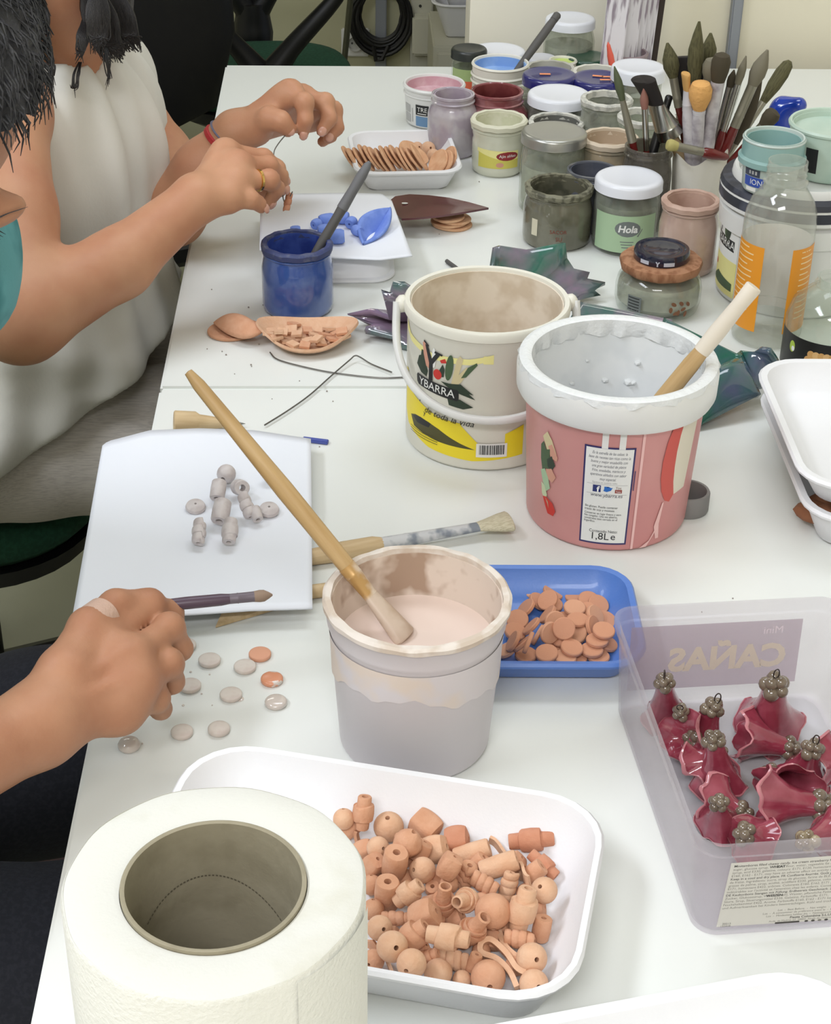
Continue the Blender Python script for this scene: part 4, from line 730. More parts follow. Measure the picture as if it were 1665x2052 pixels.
pr.poly(q_([(-.004, .046), (.001, .052), (.006, .046), (.0105, .036), (.007, .032), (.001, .036)]), PTAN); pr.poly(q_([(.002, .040), (.006, .043), (.0115, .034), (.011, .030), (.005, .031)]), PRO)
pr.poly(q_([(-.006, .038), (-.003, .042), (.0, .036), (.004, .038), (.004, .031), (.009, .028), (.005, .024), (.006, .018), (.0, .020), (-.004, .016), (-.006, .026)]), PG); pr.poly(q_([(.001, .028), (.006, .033), (.0095, .026), (.006, .020), (.002, .022)]), PDG)
pr.poly(q_([(.0, .019), (.006, .022), (.0105, .016), (.007, .010), (.001, .012)]), PRO); pr.poly(q_([(-.006, .016), (-.001, .019), (.003, .012), (.005, .004), (.001, .000), (-.003, .006)]), M('print_sage', (166, 192, 156), .5)); pr.poly(q_([(-.005, .006), (-.001, .004), (.002, -.003), (.0, -.009), (-.004, -.004)]), M('print_leek', (196, 206, 168), .5))
pr.poly(q_([(-.003, -.006), (.001, -.005), (.008, -.008), (.011, -.014), (.009, -.019), (.003, -.019), (.0, -.013)]), PR); pr.poly(q_([(.0, -.006), (.003, -.009), (.004, -.014), (.0025, -.010)]), M('print_sage', (166, 192, 156), .5))
for u, v, a_, b_, m_, ro in () and ((-.0535, .66, .005, .010, PTAN, .3), (-.047, .64, .006, .009, PRO, .6), (-.055, .56, .006, .012, PDG, .1), (-.049, .55, .0065, .009, PG, .4), (-.0475, .47, .006, .008, PTAN, 0), (-.0545, .44, .004, .012, PG, .2), (-.050, .38, .005, .007, M('print_sage', (166, 192, 156), .5), .5), (-.055, .33, .003, .008, PR, .5), (-.0475, .245, .0068, .0058, PR, -.3), (-.0565, .58, .003, .004, PK, 0)): pr.ell(u, h*v, a_, b_, m_, ro)
pr.build('label', t)
zz = TZ+h*.3; brush('thick wooden stirring stick leaning in the pink tub', (P[0]-.012, P[1]-.022, TZ+h*.30), atY(1511, 574, P[1]-.01), hm=WOOD, bm=M('whitewashed_wood', (222, 212, 196), .6), fm=None, lb=.06, lf=.004, rh=.0060, rf=.0062, rb=.0064, kind='flat', name='stick', group=None)
# grey white bucket of slip with wood brush
SLIP = C_('pink_slip', (228, 208, 196), rough=.12, coat=.3); CO = C_('dried_slip', (222, 206, 192), rgb2=(172, 146, 126), ns=32, lo=.46, hi=.56); CO2 = M('slip_splashed_plastic', (216, 210, 212), .5, rgb2=(222, 208, 196), ns=20, lo=.46, hi=.56)
P, h, r, rb = fit((843, 1193, 374), (828, 1574, 296)); GB = (P, h, r, rb)
t, rf = pot('bucket', 'white bucket of pale pink slip in the middle of the table', 'bucket', P, h, rb, r*.97, M('lilac_white_plastic', (216, 210, 213), .42), inner=CO, content=SLIP, level=.70, lip=(.0022, .004), step=.82)
mesh('dried_splash', *lathe([(rf(h*.62)+.0003, h*.62), (rf(h*.70)+.0004, h*.70), (rf(h*.80)+.0004, h*.80)], 72, wob=lambda a, i, R_, z: (R_, z+(.005*math.sin(2*a-1.1)+.0022*math.sin(7*a)+.0012*math.sin(19*a)-.006)*(i == 0))), CO2, t)
mesh('rim_crust', *lathe([(r*.97+.0026, h-.004), (r*.97+.0028, h-.001), (r*.97+.001, h+.0006), (r*.97-.0026, h+.0003), (r*.97-.0030, h-.004), (r*.97-.0015, h-.0004)], 96, closed=True, wob=lambda a, i, R_, z: (R_+.0002*math.sin(19*a+i), z+.0003*math.sin(13*a+i))), C_('rim_slip', (224, 214, 204), rgb2=(206, 190, 174), ns=60), t)
Bt = np.array([P[0]-.008, P[1]-.024, TZ+h*.66]); At = atY(376, 744, P[1]+.075)
brush('long wooden brush standing in the slip bucket, handle leaning far left', At, T(812, 1278, h*.69), hm=WOOD, fm=M('slip_ferrule', (192, 152, 96), .35, .3, rgb2=(222, 204, 186), ns=60), bm=M('wet_slip_bristle', (206, 186, 168), .35, rgb2=(188, 164, 142), ns=50), lf=.022, lb=.034, rh=.0052, rf=.0058, rb=.0098, kind='flat', flat=.6, group=None)
# ---------------------------------------------------------------- foam trays
def rect_from(TL, TR, BR):
    ex = TR-TL; ey = TR-BR; ex[2] = ey[2] = 0; rz = math.atan2(ex[1], ex[0]); c = TL+ex/2-ey/2; return c, float(np.linalg.norm(ex))/2, float(np.linalg.norm(ey))/2, rz
def put_tray(lab, c, hx, hy, rz, h, mat=FOAM, z0=0.0, r=.03, inset=.014, t=.0035, lip=.004, group=None, vf=None, tilt=None):
    o = mesh('foam_tray', *(vf or tray_vf(hx, hy, h, r, inset, t, lip, .0035)), mat); o.location = (c[0], c[1], TZ+z0); o.rotation_euler = (tilt[0] if tilt else 0, tilt[1] if tilt else 0, rz); tag(o, lab, 'tray', group); return o
c, hx, hy, rz = rect_from(T(368, 1472, .038), T(1190, 1601, .038), T(1190, 2026, .038)); BT = (c, hx, hy, rz)
put_tray('white foam tray full of terracotta beads in the foreground', c, hx, hy, rz, .038, r=.036, inset=.015, t=.003, lip=.0025)
c, hx, hy, rz = rect_from(T(700, 262, .028), T(906, 258, .028), T(924, 342, .028)); WT = (c, hx, hy, rz)
put_tray('white foam tray of clay wafers near the pink pot', c, hx, hy, rz, .028, r=.022, inset=.012, t=.003, lip=.003)
BLUEF = M('blue_foam', (84, 124, 198), .4, bump=.06, bs=500, coat=.15)
TR, FR = T(1270, 1130, .024), T(1292, 1330, .024); c = (TR+FR)/2-np.array([.068, 0, 0]); BLT = (c, .068, float(np.linalg.norm(TR-FR))/2, math.radians(-1))
put_tray('blue foam tray heaped with terracotta discs behind the slip bucket', c, .068, BLT[2], BLT[3], .024, BLUEF, r=.024, inset=.011, t=.003, lip=.003)
A, B = T(950, 2066, .04), T(1640, 1936, .04); d = (B-A)/np.linalg.norm(B-A); n = np.array([d[1], -d[0], 0]); c = B-d*.118+n*.075; FT_ = (c, .128, .078)
put_tray('empty white foam tray at the bottom right corner, nearest the camera', c, .128, .078, math.atan2(d[1], d[0]), .04, r=.036, inset=.016, t=.004, lip=.005)
A, B = T(1512, 738, .062), T(1606, 962, .062); d = (B-A)/np.linalg.norm(B-A); n = np.array([-d[1], d[0], 0]); c = (A+B)/2+n*.095; hyl = float(np.linalg.norm(B-A))/2+.014; rzs = math.atan2(n[1], n[0]); ST = (c, .095, hyl, rzs)
c2 = (T(1509, 770, .036)+T(1632, 1040, .036))/2+n*.097; put_tray('lower white foam tray of the pair at the right edge, holding brown clay pieces', c2, .098, hyl+.006, rzs, .036, r=.032, inset=.013, t=.0035, lip=.004)
put_tray('upper white foam tray of the pair at the right edge, empty', c, .095, hyl, rzs, .028, z0=.0365, r=.032, inset=.013, t=.0035, lip=.004)
BRC = M('brown_clay', (142, 92, 62), .8, bump=.3, bs=200)
for k, (x, y) in enumerate(((1630, 1022), (1652, 1030), (1648, 1008), (1668, 1040))):
    Pk = T(x, y, .014); V_, F_ = icos(1, 2); o = mesh('clay_lump', [(v[0]*.014*(1+.15*math.sin(5*v[1]+k)), v[1]*.012, v[2]*.0085) for v in V_], F_, BRC); o.location = (Pk[0], Pk[1], TZ+.0126); tag(o, ['leftmost brown clay lump in the lower foam tray at the right edge', 'middle brown clay lump in the lower foam tray at the right edge', 'rearmost brown clay lump in the lower foam tray, under the upper one', 'rightmost brown clay lump in the lower foam tray, cut by the photo edge'][k], 'clay', 'brown clay lumps in the lower tray')
# upturned tray, sheet and blue pieces
A, B, Cc = T(530, 408, .026), T(782, 406, .026), T(790, 520, .026); c, hx, hy, rz = rect_from(A, B, Cc)
V_, F_ = tray_vf(hx, hy, .026, .022, .010, .003, .003, .003); V_ = [(x, y, .026-z) for x, y, z in V_]; F_ = [tuple(reversed(f)) for f in F_]
put_tray('upturned white foam tray under the sheet with blue pieces', c, hx, hy, rz, .026, vf=(V_, F_))
SHEET = M('white_sheet', (232, 235, 242), .6, bump=.04, bs=60)
def sheet(name, lab, cat, top, bot, zf, nu=36, nv=28, th=.0012, mat=SHEET):
    V = []; 
    for j in range(nv+1):
        for i in range(nu+1):
            u, v = i/nu, j/nv; a = np.array([np.interp(u, [q[0] for q in top], [q[k] for q in top]) for k in (1, 2)]); b = np.array([np.interp(u, [q[0] for q in bot], [q[k] for q in bot]) for k in (1, 2)])
            p = a+(b-a)*v; V.append(T(p[0], p[1], zf(u, v)))
    Fc = [(j*(nu+1)+i, (j+1)*(nu+1)+i, (j+1)*(nu+1)+i+1, j*(nu+1)+i+1) for j in range(nv) for i in range(nu)]
    o = mesh(name, V, Fc, mat); m = o.modifiers.new('th', 'SOLIDIFY'); m.thickness = th; m.offset = -1; return tag(o, lab, cat)
sheet('paper_sheet', 'white sheet on the upturned tray, strewn with blue clay pieces', 'paper', [(0, 522, 394), (.25, 585, 388), (.6, 690, 386), (.85, 765, 388), (1, 785, 402)], [(0, 520, 500), (.5, 668, 516), (.8, 760, 520), (1, 826, 512)], lambda u, v: .0288+.003*math.sin(3*u+1)*math.sin(3*v)*(1-u)+.002*u*v)
LBL = M('periwinkle_clay', (124, 150, 222), .8, rgb2=(108, 136, 212), ns=60, bump=.2, bs=300)
for k, (x, y, ln, w, ang, lab) in enumerate(((655, 440, .016, .0062, .3, 'leftmost blue clay cylinder lying at the back of the sheet'), (686, 436, .013, .0066, -.2, 'blue clay roll at the back of the sheet, behind the grey stick'), (704, 446, .010, .006, 1.1, 'short blue clay roll next to the folded blue leaf'), (716, 462, .011, .0055, -.9, 'blue clay roll touching the foot of the folded blue leaf'), (676, 474, .014, .0075, .05, 'blue clay bead right of the grey stick on the sheet'), (650, 462, .013, .0065, .2, 'blue clay bead left of the grey stick on the sheet'), (634, 449, .009, .0055, .8, 'small pale blue clay bead on the left of the sheet'), (592, 462, .010, .005, .1, 'pale blue clay crumb just behind the ultramarine jar'))):
    Pk = T(x, y, .030+w); o = mesh('clay_bead', *lathe([(.0012, -ln/2), (w*.8, -ln/2), (w, -ln*.3), (w*1.04, 0), (w, ln*.3), (w*.8, ln/2), (.0012, ln/2)], 18, closed=True), LBL); o.location = tuple(Pk); o.rotation_mode = 'QUATERNION'; o.rotation_quaternion = zto((math.cos(ang), math.sin(ang), .05)); tag(o, lab, 'bead', 'blue clay pieces on the sheet')
def leaf_patch(A, B, Lc, Rc, n=22, th=.002, bulge=0.0, fold=0.0):
    """strip from A to B, left and right edge control points"""
    A, B, Lc, Rc = [np.asarray(q, float) for q in (A, B, Lc, Rc)]; V = []; m = 10
    for i in range(n+1):
        t = i/n; L_ = (1-t)**2*A+2*t*(1-t)*Lc+t*t*B; R_ = (1-t)**2*A+2*t*(1-t)*Rc+t*t*B
        for j in range(m+1): s = j/m; p = L_+(R_-L_)*s; p = p+np.array([0, 0, bulge*4*s*(1-s)*math.sin(math.pi*t)+fold*(abs(2*s-1)-1)*math.sin(math.pi*t)]); V.append(p)
    return V, [(i*(m+1)+j, i*(m+1)+j+1, (i+1)*(m+1)+j+1, (i+1)*(m+1)+j) for i in range(n) for j in range(m)]
def solid(o, th, off=0): m = o.modifiers.new('th', 'SOLIDIFY'); m.thickness = th; m.offset = off; return o
o = mesh('clay_leaf', *leaf_patch(T(728, 488, .032), T(783, 416, .046), T(690, 420, .05), T(790, 470, .032), fold=.013), LBL); solid(o, .003); tag(o, 'folded blue clay leaf at the right of the sheet', 'leaf', None)
# wafers
def disc_vf(r, t, seg=28, e=.0006, wob=None): return lathe([(0, -t/2), (r-e, -t/2), (r, -t/2+e), (r, t/2-e), (r-e, t/2), (0, t/2)], seg, wob=wob)
wme = None
def wafer(lab, P, nrm, r=.0175, t=.0026, roll=0, group='clay wafers in the far tray', name='clay_wafer'):
    global wme
    V_, F_ = disc_vf(r, t, wob=lambda a, i, R_, z: (R_*(1+.03*math.sin(2*a+P[0]*300)+.015*math.sin(5*a)), z))
    o = mesh(name, V_, F_, BISQ); o.location = tuple(P); o.rotation_mode = 'QUATERNION'; o.rotation_quaternion = zto(nrm, roll); tag(o, lab, 'wafer', group); return o
for k in range(14):
    x = 702+k*10.6; P = T(x, 318+3*math.sin(k*1.3), .0235+.0015*math.sin(k*2.1)); tl = .62+.05*math.sin(k*1.7)
    wafer(('first', 'second', 'third', 'fourth', 'fifth', 'sixth', 'seventh', 'eighth', 'ninth', 'tenth', 'eleventh', 'twelfth', 'thirteenth', 'fourteenth')[k]+' thin clay wafer from the left in the leaning row of the far tray', P, (math.cos(tl), .04, math.sin(tl)), .0165+.001*math.sin(k*3))
for x, y, n, lab in ((822, 302, (.45, -.35, .8), 'broad clay wafer sliding right off the end of the leaning row'), (834, 312, (.42, -.3, .85), 'clay wafer lying under the one that slides off the row'), (878, 325, (-.75, -.45, .55), 'clay wafer propped up at the right end of the far tray'), (890, 326, (-.8, -.35, .5), 'dark edged clay wafer behind the propped one at the right of the far tray'), (908, 318, (-.85, -.3, .4), 'pale clay wafer against the right wall of the far tray')):
    wafer(lab, T(x-(8 if x > 900 else 0), y, .0235), n, .0150)
# small beads in the far tray
def bead_s(r, h0=.16): return lathe([(r*h0, -r*math.cos(math.asin(h0)))]+[(r*math.sin(a), -r*math.cos(a)) for a in np.linspace(math.asin(h0)+.12, math.pi-math.asin(h0)-.12, 13)]+[(r*h0, r*math.cos(math.asin(h0))), (r*h0*.9, 0)], 24, closed=True)
for x, y, r, lab in ((858, 298, .0085, 'round clay bead behind the wafers in the far tray'), (868, 311, .0075, 'pierced clay bead right of the wafers in the far tray'), (836, 296, .007, 'small clay bead partly under the wafers in the far tray'), (845, 322, .006, 'small dark holed bead in front of the wafers in the far tray')):
    P = T(x, y, .005+r); o = mesh('clay_bead', *bead_s(r), TERRA2); o.location = tuple(P); o.rotation_mode = 'QUATERNION'; o.rotation_quaternion = zto((.3, -.8, .4)); tag(o, lab, 'bead', 'clay beads in the far tray')
# maroon leaf tool on its stack of wafers
for k, (x, y) in enumerate(((905, 449), (900, 443), (908, 438), (898, 434))):
    P = T(x, y-1, .0016+.0034*k); wafer(['lowest', 'second lowest', 'second highest', 'topmost'][k]+' clay wafer of the stack under the maroon blade', P, (.03*(-1)**k, .02, 1), .0215-.0012*k, .003, group='clay wafers stacked under the maroon blade')
outl = [(783, 400), (792, 393), (820, 389), (860, 391), (900, 396), (940, 405), (979, 416), (950, 421), (915, 427), (880, 432), (840, 436), (805, 438), (795, 430), (788, 412)]
hz = lambda x: .0165+.006*math.sin((x-783)/196*math.pi)
mb = MB(); top = [T(x, y, hz(x)+.0022) for x, y in outl]; bt = [p-np.array([0, 0, .0022]) for p in top]; n = len(outl); ct = sum(top)/n; cb_ = ct-np.array([0, 0, .0022]); ct = ct+np.array([0, 0, .002]); cb_ = cb_+np.array([0, 0, .002])
V_ = top+bt+[ct, cb_]; F_ = [(i, (i+1) % n, 2*n) for i in range(n)]+[(n+(i+1) % n, n+i, 2*n+1) for i in range(n)]+[(i, n+i, n+(i+1) % n, (i+1) % n) for i in range(n)]
t = thing('rubber_blade', 'glossy maroon pointed blade lying on a stack of clay wafers', 'blade', ct-np.array([0, 0, .006])); L0 = np.array(t.location)
F_ = [tuple(reversed(f)) for f in F_] if np.cross(np.array(top[1])-ct, np.array(top[2])-ct)[2] < 0 else F_
mesh('blade', [v-L0 for v in V_], F_, M('maroon_rubber', (84, 40, 46), .22, rgb2=(96, 50, 54), ns=18, coat=.5), t)
P = T(811, 407, hz(811)+.0026); mesh('hole', [p-L0 for p in [P+np.array([.0035*math.cos(a), .002*math.sin(a), 0]) for a in np.linspace(0, 2*math.pi, 14)[:-1]]], [tuple(range(13))], WHITE, t)
pk = T(800, 436, .004); wafer('clay wafer propping the round end of the maroon blade', T(822, 428, .0085), (.2, 0, 1), .012, .0028, group='clay wafers stacked under the maroon blade')
# hat shaped slab and plate of square tiles
t = thing('clay_slab', 'thin clay slab with its side folded over, left of the tile plate', 'clay slab', T(470, 665)); L0 = np.array(t.location)
V_, F_ = disc_vf(.0235, .003, 36, wob=lambda a, i, R_, z: (R_*(1+.10*math.cos(2*a-.9)), z+.002)); mesh('disc', V_, F_, TERRA, t)
o = mesh('fold', [v-L0 for v in leaf_patch(T(430, 648, .006), T(528, 664, .014), T(470, 612, .012), T(480, 700, .004), bulge=.009)[0]], leaf_patch((0, 0, 0), (1, 0, 0), (.5, 1, 0), (.5, -1, 0))[1], TERRA, t); solid(o, .003)
Pp = T(616, 688); t = thing('clay_dish', 'shallow terracotta clay dish full of square tiles', 'dish', Pp); 
def boat(a, i, R_, z):
    k = R_/.05; return (R_*(1+.06*math.sin(3*a)), z+(.011*k**2*abs(math.cos(a))**2.2 if k > .2 else 0))
V_, F_ = lathe([(0, 0), (.018, 0), (.032, .002), (.043, .006), (.047, .009), (.046, .0115), (.041, .009), (.03, .005), (.016, .003), (0, .003)], 44, wob=boat); V_ = [(x, y*.74, z) for x, y, z in V_]; mesh('dish', V_, F_, TERRA2, t)
class Pile:
    def __init__(s): s.c = np.zeros((0, 3)); s.r = np.zeros(0)
    def drop(s, x, y, sph, zmin, tol=.95, zmax=.2):
        o = np.array([q[0] for q in sph]); r = np.array([q[1] for q in sph]); z = zmin+max(float(np.max(r-o[:, 2])), 0)
        while z < zmin+zmax:
            P = at(x, y, z); c = o+P
            if len(s.c) == 0 or np.all(np.linalg.norm(c[:, None]-s.c[None], axis=2) >= (r[:, None]+s.r[None])*tol): break
            z += .0006
        s.c = np.vstack([s.c, c]); s.r = np.r_[s.r, r]; return P
    def wallx(s, c, r): s.c = np.vstack([s.c, c]); s.r = np.r_[s.r, r]
def q2n(q, v): return np.array(q @ Vector(v))
PL = Pile(); TM = [TERRA, TERRA2]
Z2 = lambda zx, zy: (400+zx/2.775, 160+zy/2.775)
rng = random.Random(11); til = [(525, 1358), (400, 1395), (600, 1392), (670, 1392), (760, 1408), (800, 1425), (380, 1412), (720, 1385), (460, 1402), (510, 1388), (640, 1420), (560, 1432), (430, 1430), (700, 1418), (740, 1442), (480, 1458), (600, 1450), (540, 1412), (585, 1475), (672, 1458), (790, 1398), (650, 1440), (520, 1470), (440, 1402)]
for zx, zy in til:
    x, y = Z2(zx, zy); a = rng.uniform(0, 1.57); q = Quaternion((0, 0, 1), a) @ Quaternion((1, 0, 0), rng.uniform(-.35, .2)) @ Quaternion((0, 1, 0), rng.uniform(-.3, .3)); s = rng.uniform(.0044, .0056)
    sph = [(q2n(q, (i*s*.66, j*s*.66, 0)), .0017) for i in (-1, 0, 1) for j in (-1, 0, 1)]; dx = abs(x-616)/100; P = PL.drop(x, y, sph, TZ+.0055+.009*dx*dx)
    o = mesh('clay_tile', *box(0, 0, 0, 2*s, 2*s*rng.uniform(.85, 1.1), .0028, .0003), TM[rng.random() < .5]); o.location = tuple(P); o.rotation_mode = 'QUATERNION'; o.rotation_quaternion = q; tag(o, 'small square terracotta tile heaped with others in the clay dish', 'tile', 'square tiles in the clay dish')
# ---------------------------------------------------------------- blue tray of discs
PL = Pile(); Z3 = lambda zx, zy: (600+zx/2.3125, 1000+zy/2.3125); DM = [M('disc_terracotta', (204, 146, 114), .8, bump=.15, bs=400), M('disc_terracotta_light', (212, 158, 126), .8, bump=.15, bs=400)]
dme = [mesh('d', *disc_vf(.0078, .0030), m) for m in DM]; dmesh = [o.data for o in dme]
for o in dme: bpy.data.objects.remove(o)
ds = [(1090, 430, 10, 0), (1175, 432, 25, 1), (1280, 455, 0, 0), (1150, 470, 40, 2), (1385, 490, 30, 1), (1050, 505, 45, 3), (1110, 475, 30, 1), (1170, 490, 12, 0), (1275, 505, 10, 0), (1370, 540, 48, 1), (1420, 560, 20, 1), (1330, 520, 20, 2), (1010, 560, 30, 2), (1150, 535, 50, 3), (1240, 560, 15, 1), (1290, 560, 0, 0), (1360, 590, 60, 1), (1410, 610, 12, 0), (1075, 590, 50, 3), (1185, 570, 60, 0), (1225, 600, 55, 0), (1000, 615, 20, 1), (1285, 625, 40, 2), (1060, 665, 74, 3), (1105, 630, 70, 3), (1160, 620, 72, 0), (1380, 655, 0, 0), (1425, 670, 18, 1), (1035, 670, 50, 3), (990, 660, 60, 3), (1190, 680, 10, 2), (1262, 690, 14, 1), (1355, 700, 3, 0), (960, 700, 30, 3), (1050, 722, 6, 0), (1145, 715, 14, 2), (1280, 738, 4, 0), (1385, 730, 6, 1), (1215, 640, 30, 2), (1340, 470, 20, 0), (1230, 735, 6, 1)]
ds.sort(key=lambda q: abs(q[0]-1200)/260+abs(q[1]-590)/190+(0 if q[2] > 20 else .0), reverse=True)
for zx, zy, ti, dr in ds:
    x, y = Z3(zx, zy); a = math.radians(ti); az = (-1.3, -.6, -2.2, 2.9)[dr]+rng.uniform(-.4, .4); n = Vector((math.sin(a)*math.cos(az), math.sin(a)*math.sin(az), math.cos(a))); q = zto(n)
    sph = [(q2n(q, (0, 0, 0)), .0017)]+[(q2n(q, (rr*math.cos(t), rr*math.sin(t), 0)), .0016) for rr, m_ in ((.0033, 6), (.0063, 12)) for t in [2*math.pi*i/m_ for i in range(m_)]]
    P = PL.drop(x, y, sph, TZ+.0045); o = link('clay_disc', dmesh[rng.random() < .4]); o.location = tuple(P); o.rotation_mode = 'QUATERNION'; o.rotation_quaternion = q; tag(o, 'small round terracotta disc in the heap in the blue foam tray', 'disc', 'terracotta discs in the blue tray')
# ---------------------------------------------------------------- painted discs drying on the table
DG = M('white_glazed_disc', (214, 204, 194), .45, rgb2=(206, 192, 182), ns=80); DW = M('wet_glazed_disc', (206, 194, 184), .08, coat=.6); DRD = M('bare_disc', (214, 156, 126), .6); DRW = M('half_glazed_disc', (214, 146, 112), .25, rgb2=(214, 204, 194), ns=110, lo=.58, hi=.62)
for x, y, m_, dome, lab in ((371, 1298, DG, 0, 'pale glazed disc on the table, half hidden behind the painting hand near the sheet'), (420, 1328, DG, 0, 'matt pale disc on the table, nearest the brush handle wedge'), (491, 1341, DG, 0, 'matt off white disc on the table, left of the bare terracotta disc'), (521, 1316, DRD, 0, 'bare terracotta coloured disc lying on the table left of the slip bucket'), (545, 1366, DRW, .0006, 'wet disc on the table with terracotta centre and white rim'), (381, 1379, DG, 0, 'matt pale disc on the table in the middle of the left group'), (463, 1397, DG, 0, 'matt disc on the table with a slip drip at its right side'), (553, 1412, DW, .001, 'shiny wet disc on the table nearest the slip bucket'), (313, 1412, DG, 0, 'pale disc peeping out beneath the painting hand'), (365, 1472, DG, .0006, 'lower pale disc on the table, left of the foam tray corner'), (439, 1466, DG, .0012, 'rounded pale disc touching the foam tray corner'), (259, 1498, DW, .0028, 'domed shiny disc on the table below the painting hand')):
    P = T(x, y, 0); r = 22.5*px2m(P); o = mesh('glazed_disc', *lathe([(0, 0), (r-.0008, 0), (r, .001), (r, .0026), (r*.97, .0031)]+[(r*.94*math.cos(k_), .0032+(.0006+dome)*math.sin(k_)) for k_ in np.linspace(.1, 1.45, 7)]+[(0, .0038+dome)], 32), m_); o.location = (P[0], P[1], TZ+.0002); tag(o, lab, 'disc', 'glazed discs drying on the table')
mb = MB()
for x, y, r in ((480, 1401, 9), (382, 1347, 2.5), (420, 1352, 2), (404, 1391, 2), (367, 1414, 3), (285, 1491, 2), (425, 1414, 1.5)):
    P = T(x, y); r *= px2m(P); mb.add(lathe([(0, .0002), (r, .0002), (r*.7, .0007), (0, .0009)], 12), Matrix.Translation((P[0], P[1], TZ)))
o = mb.build('slip_drips', DW); tag(stuff(o), 'small drips of pale slip spilled around the drying discs', 'drips')
# ---------------------------------------------------------------- terracotta beads in the foreground tray
def bead_c(w, L, r0=.3, taper=1.0): R_ = w/2; return lathe([(R_*r0, -L/2), (R_*.88*taper, -L/2), (R_*.97*taper, -L/2+L*.05), (R_*1.02, 0), (R_*.97, L/2-L*.05), (R_*.88, L/2), (R_*r0, L/2), (R_*r0*.8, 0)], 24, closed=True, wob=lambda a, i, r, z: (r*(1+.03*math.sin(2*a+w*900)+.015*math.sin(5*a)), z))
def bead_roll(w, L, k=.64, st=2):
    R_ = w/2; pr = [(R_*.34, -L/2), (R_*k*.94, -L/2), (R_*k, -L/2+L*.03), (R_*(k+.03), -L*.24), (R_*.86, -L*.225), (R_*.95, -L*.2), (R_, 0), (R_*.96, L*.2), (R_*.88, L*.225), (R_*(k+.02), L*.24), (R_*k, L/2-L*.03), (R_*k*.9, L/2), (R_*.3, L/2), (R_*.25, 0)]
    return lathe(pr, 26, closed=True, wob=lambda a, i, r, z: (r*(1+.05*(a/(2*math.pi))-.02+.02*math.sin(3*a)), z+(L*.05*math.sin(a) if i in (3, 4, 8, 9) else 0)))
def bead_coil(w, L, n=4):
    R_ = w/2; pr = [(R_*.28, -L/2)]
    for k in range(n):
        c = -L/2+L*(k+.5)/n; e = 1-.22*abs(2*(k+.5)/n-1)**2
        for a in np.linspace(-1.35, 1.35, 6): pr.append((R_*(e-.16)+R_*.17*math.cos(a), c+L/n*.5*math.sin(a)))
    pr += [(R_*.28, L/2), (R_*.24, 0)]; return lathe(pr, 24, closed=True, wob=lambda a, i, r, z: (r, z+L/n*(a/(2*math.pi)-.5)*(.6 if 0 < i < len(pr)-2 else 0)))
def bead_cube(w, L, r0=.2):
    R_ = w/2; V, Fc = lathe([(R_*r0, -L/2)]+[(R_*(.7+.3*math.sin(a)), -L/2*math.cos(a)) for a in np.linspace(.5, math.pi-.5, 9)]+[(R_*r0, L/2), (R_*r0*.9, 0)], 28, closed=True)
    out = []
    for x, y, z in V:
        r = math.hypot(x, y); a = math.atan2(y, x); f = 1/max(abs(math.cos(a)), abs(math.sin(a))); f = 1+(f-1)*.72 if r > R_*r0*1.2 else 1; out.append((x*f*.93, y*f*.93, z))
    return out, Fc
def bead_cone(w, L):
    R_ = w/2; pr = [(R_*.36, L/2), (R_*.5, L/2-.0005), (R_*.52, L*.15), (R_*.62, L*.02), (R_*.58, -.0*L), (R_*.8, L*.04), (R_*.84, 0), (R_*.78, -L*.12), (R_*.98, -L*.08), (R_*1.02, -L*.14), (R_*.86, -L*.42), (R_*.5, -L/2), (R_*.3, -L/2), (R_*.26, 0)]
    return lathe(pr, 26, closed=True, wob=lambda a, i, r, z: (r*(1+.05*a/6.28), z+L*.06*math.sin(a+1)*(3 < i < 10)))
def ribbon(pts, wdt, th, axis):
    """thin strip following pts (3-D), extruded along axis"""
    P = catmull(pts, 6); n = len(P); V = []; ax = np.asarray(axis, float); ax /= np.linalg.norm(ax)
    for i in range(n):
        t = P[min(i+1, n-1)]-P[max(i-1, 0)]; nn = np.cross(t, ax); nn /= np.linalg.norm(nn)+1e-12
        for s, o_ in ((-1, -1), (1, -1), (1, 1), (-1, 1)): V.append(P[i]+ax*wdt/2*s+nn*th/2*o_)
    Fc = [(i*4+k, i*4+(k+1) % 4, (i+1)*4+(k+1) % 4, (i+1)*4+k) for i in range(n-1) for k in range(4)]+[(3, 2, 1, 0), ((n-1)*4, (n-1)*4+1, (n-1)*4+2, (n-1)*4+3)]
    return V, Fc
def cdir(ang, tow):
    a = math.radians(ang); t = math.asin(max(-1, min(1, tow))); return _R*math.cos(a)*math.cos(t)+_U*math.sin(a)*math.cos(t)-_f*math.sin(t)
Z4 = lambda zx, zy: (640+zx/2.775, 1560+zy/2.775); ZS = 1/2.775
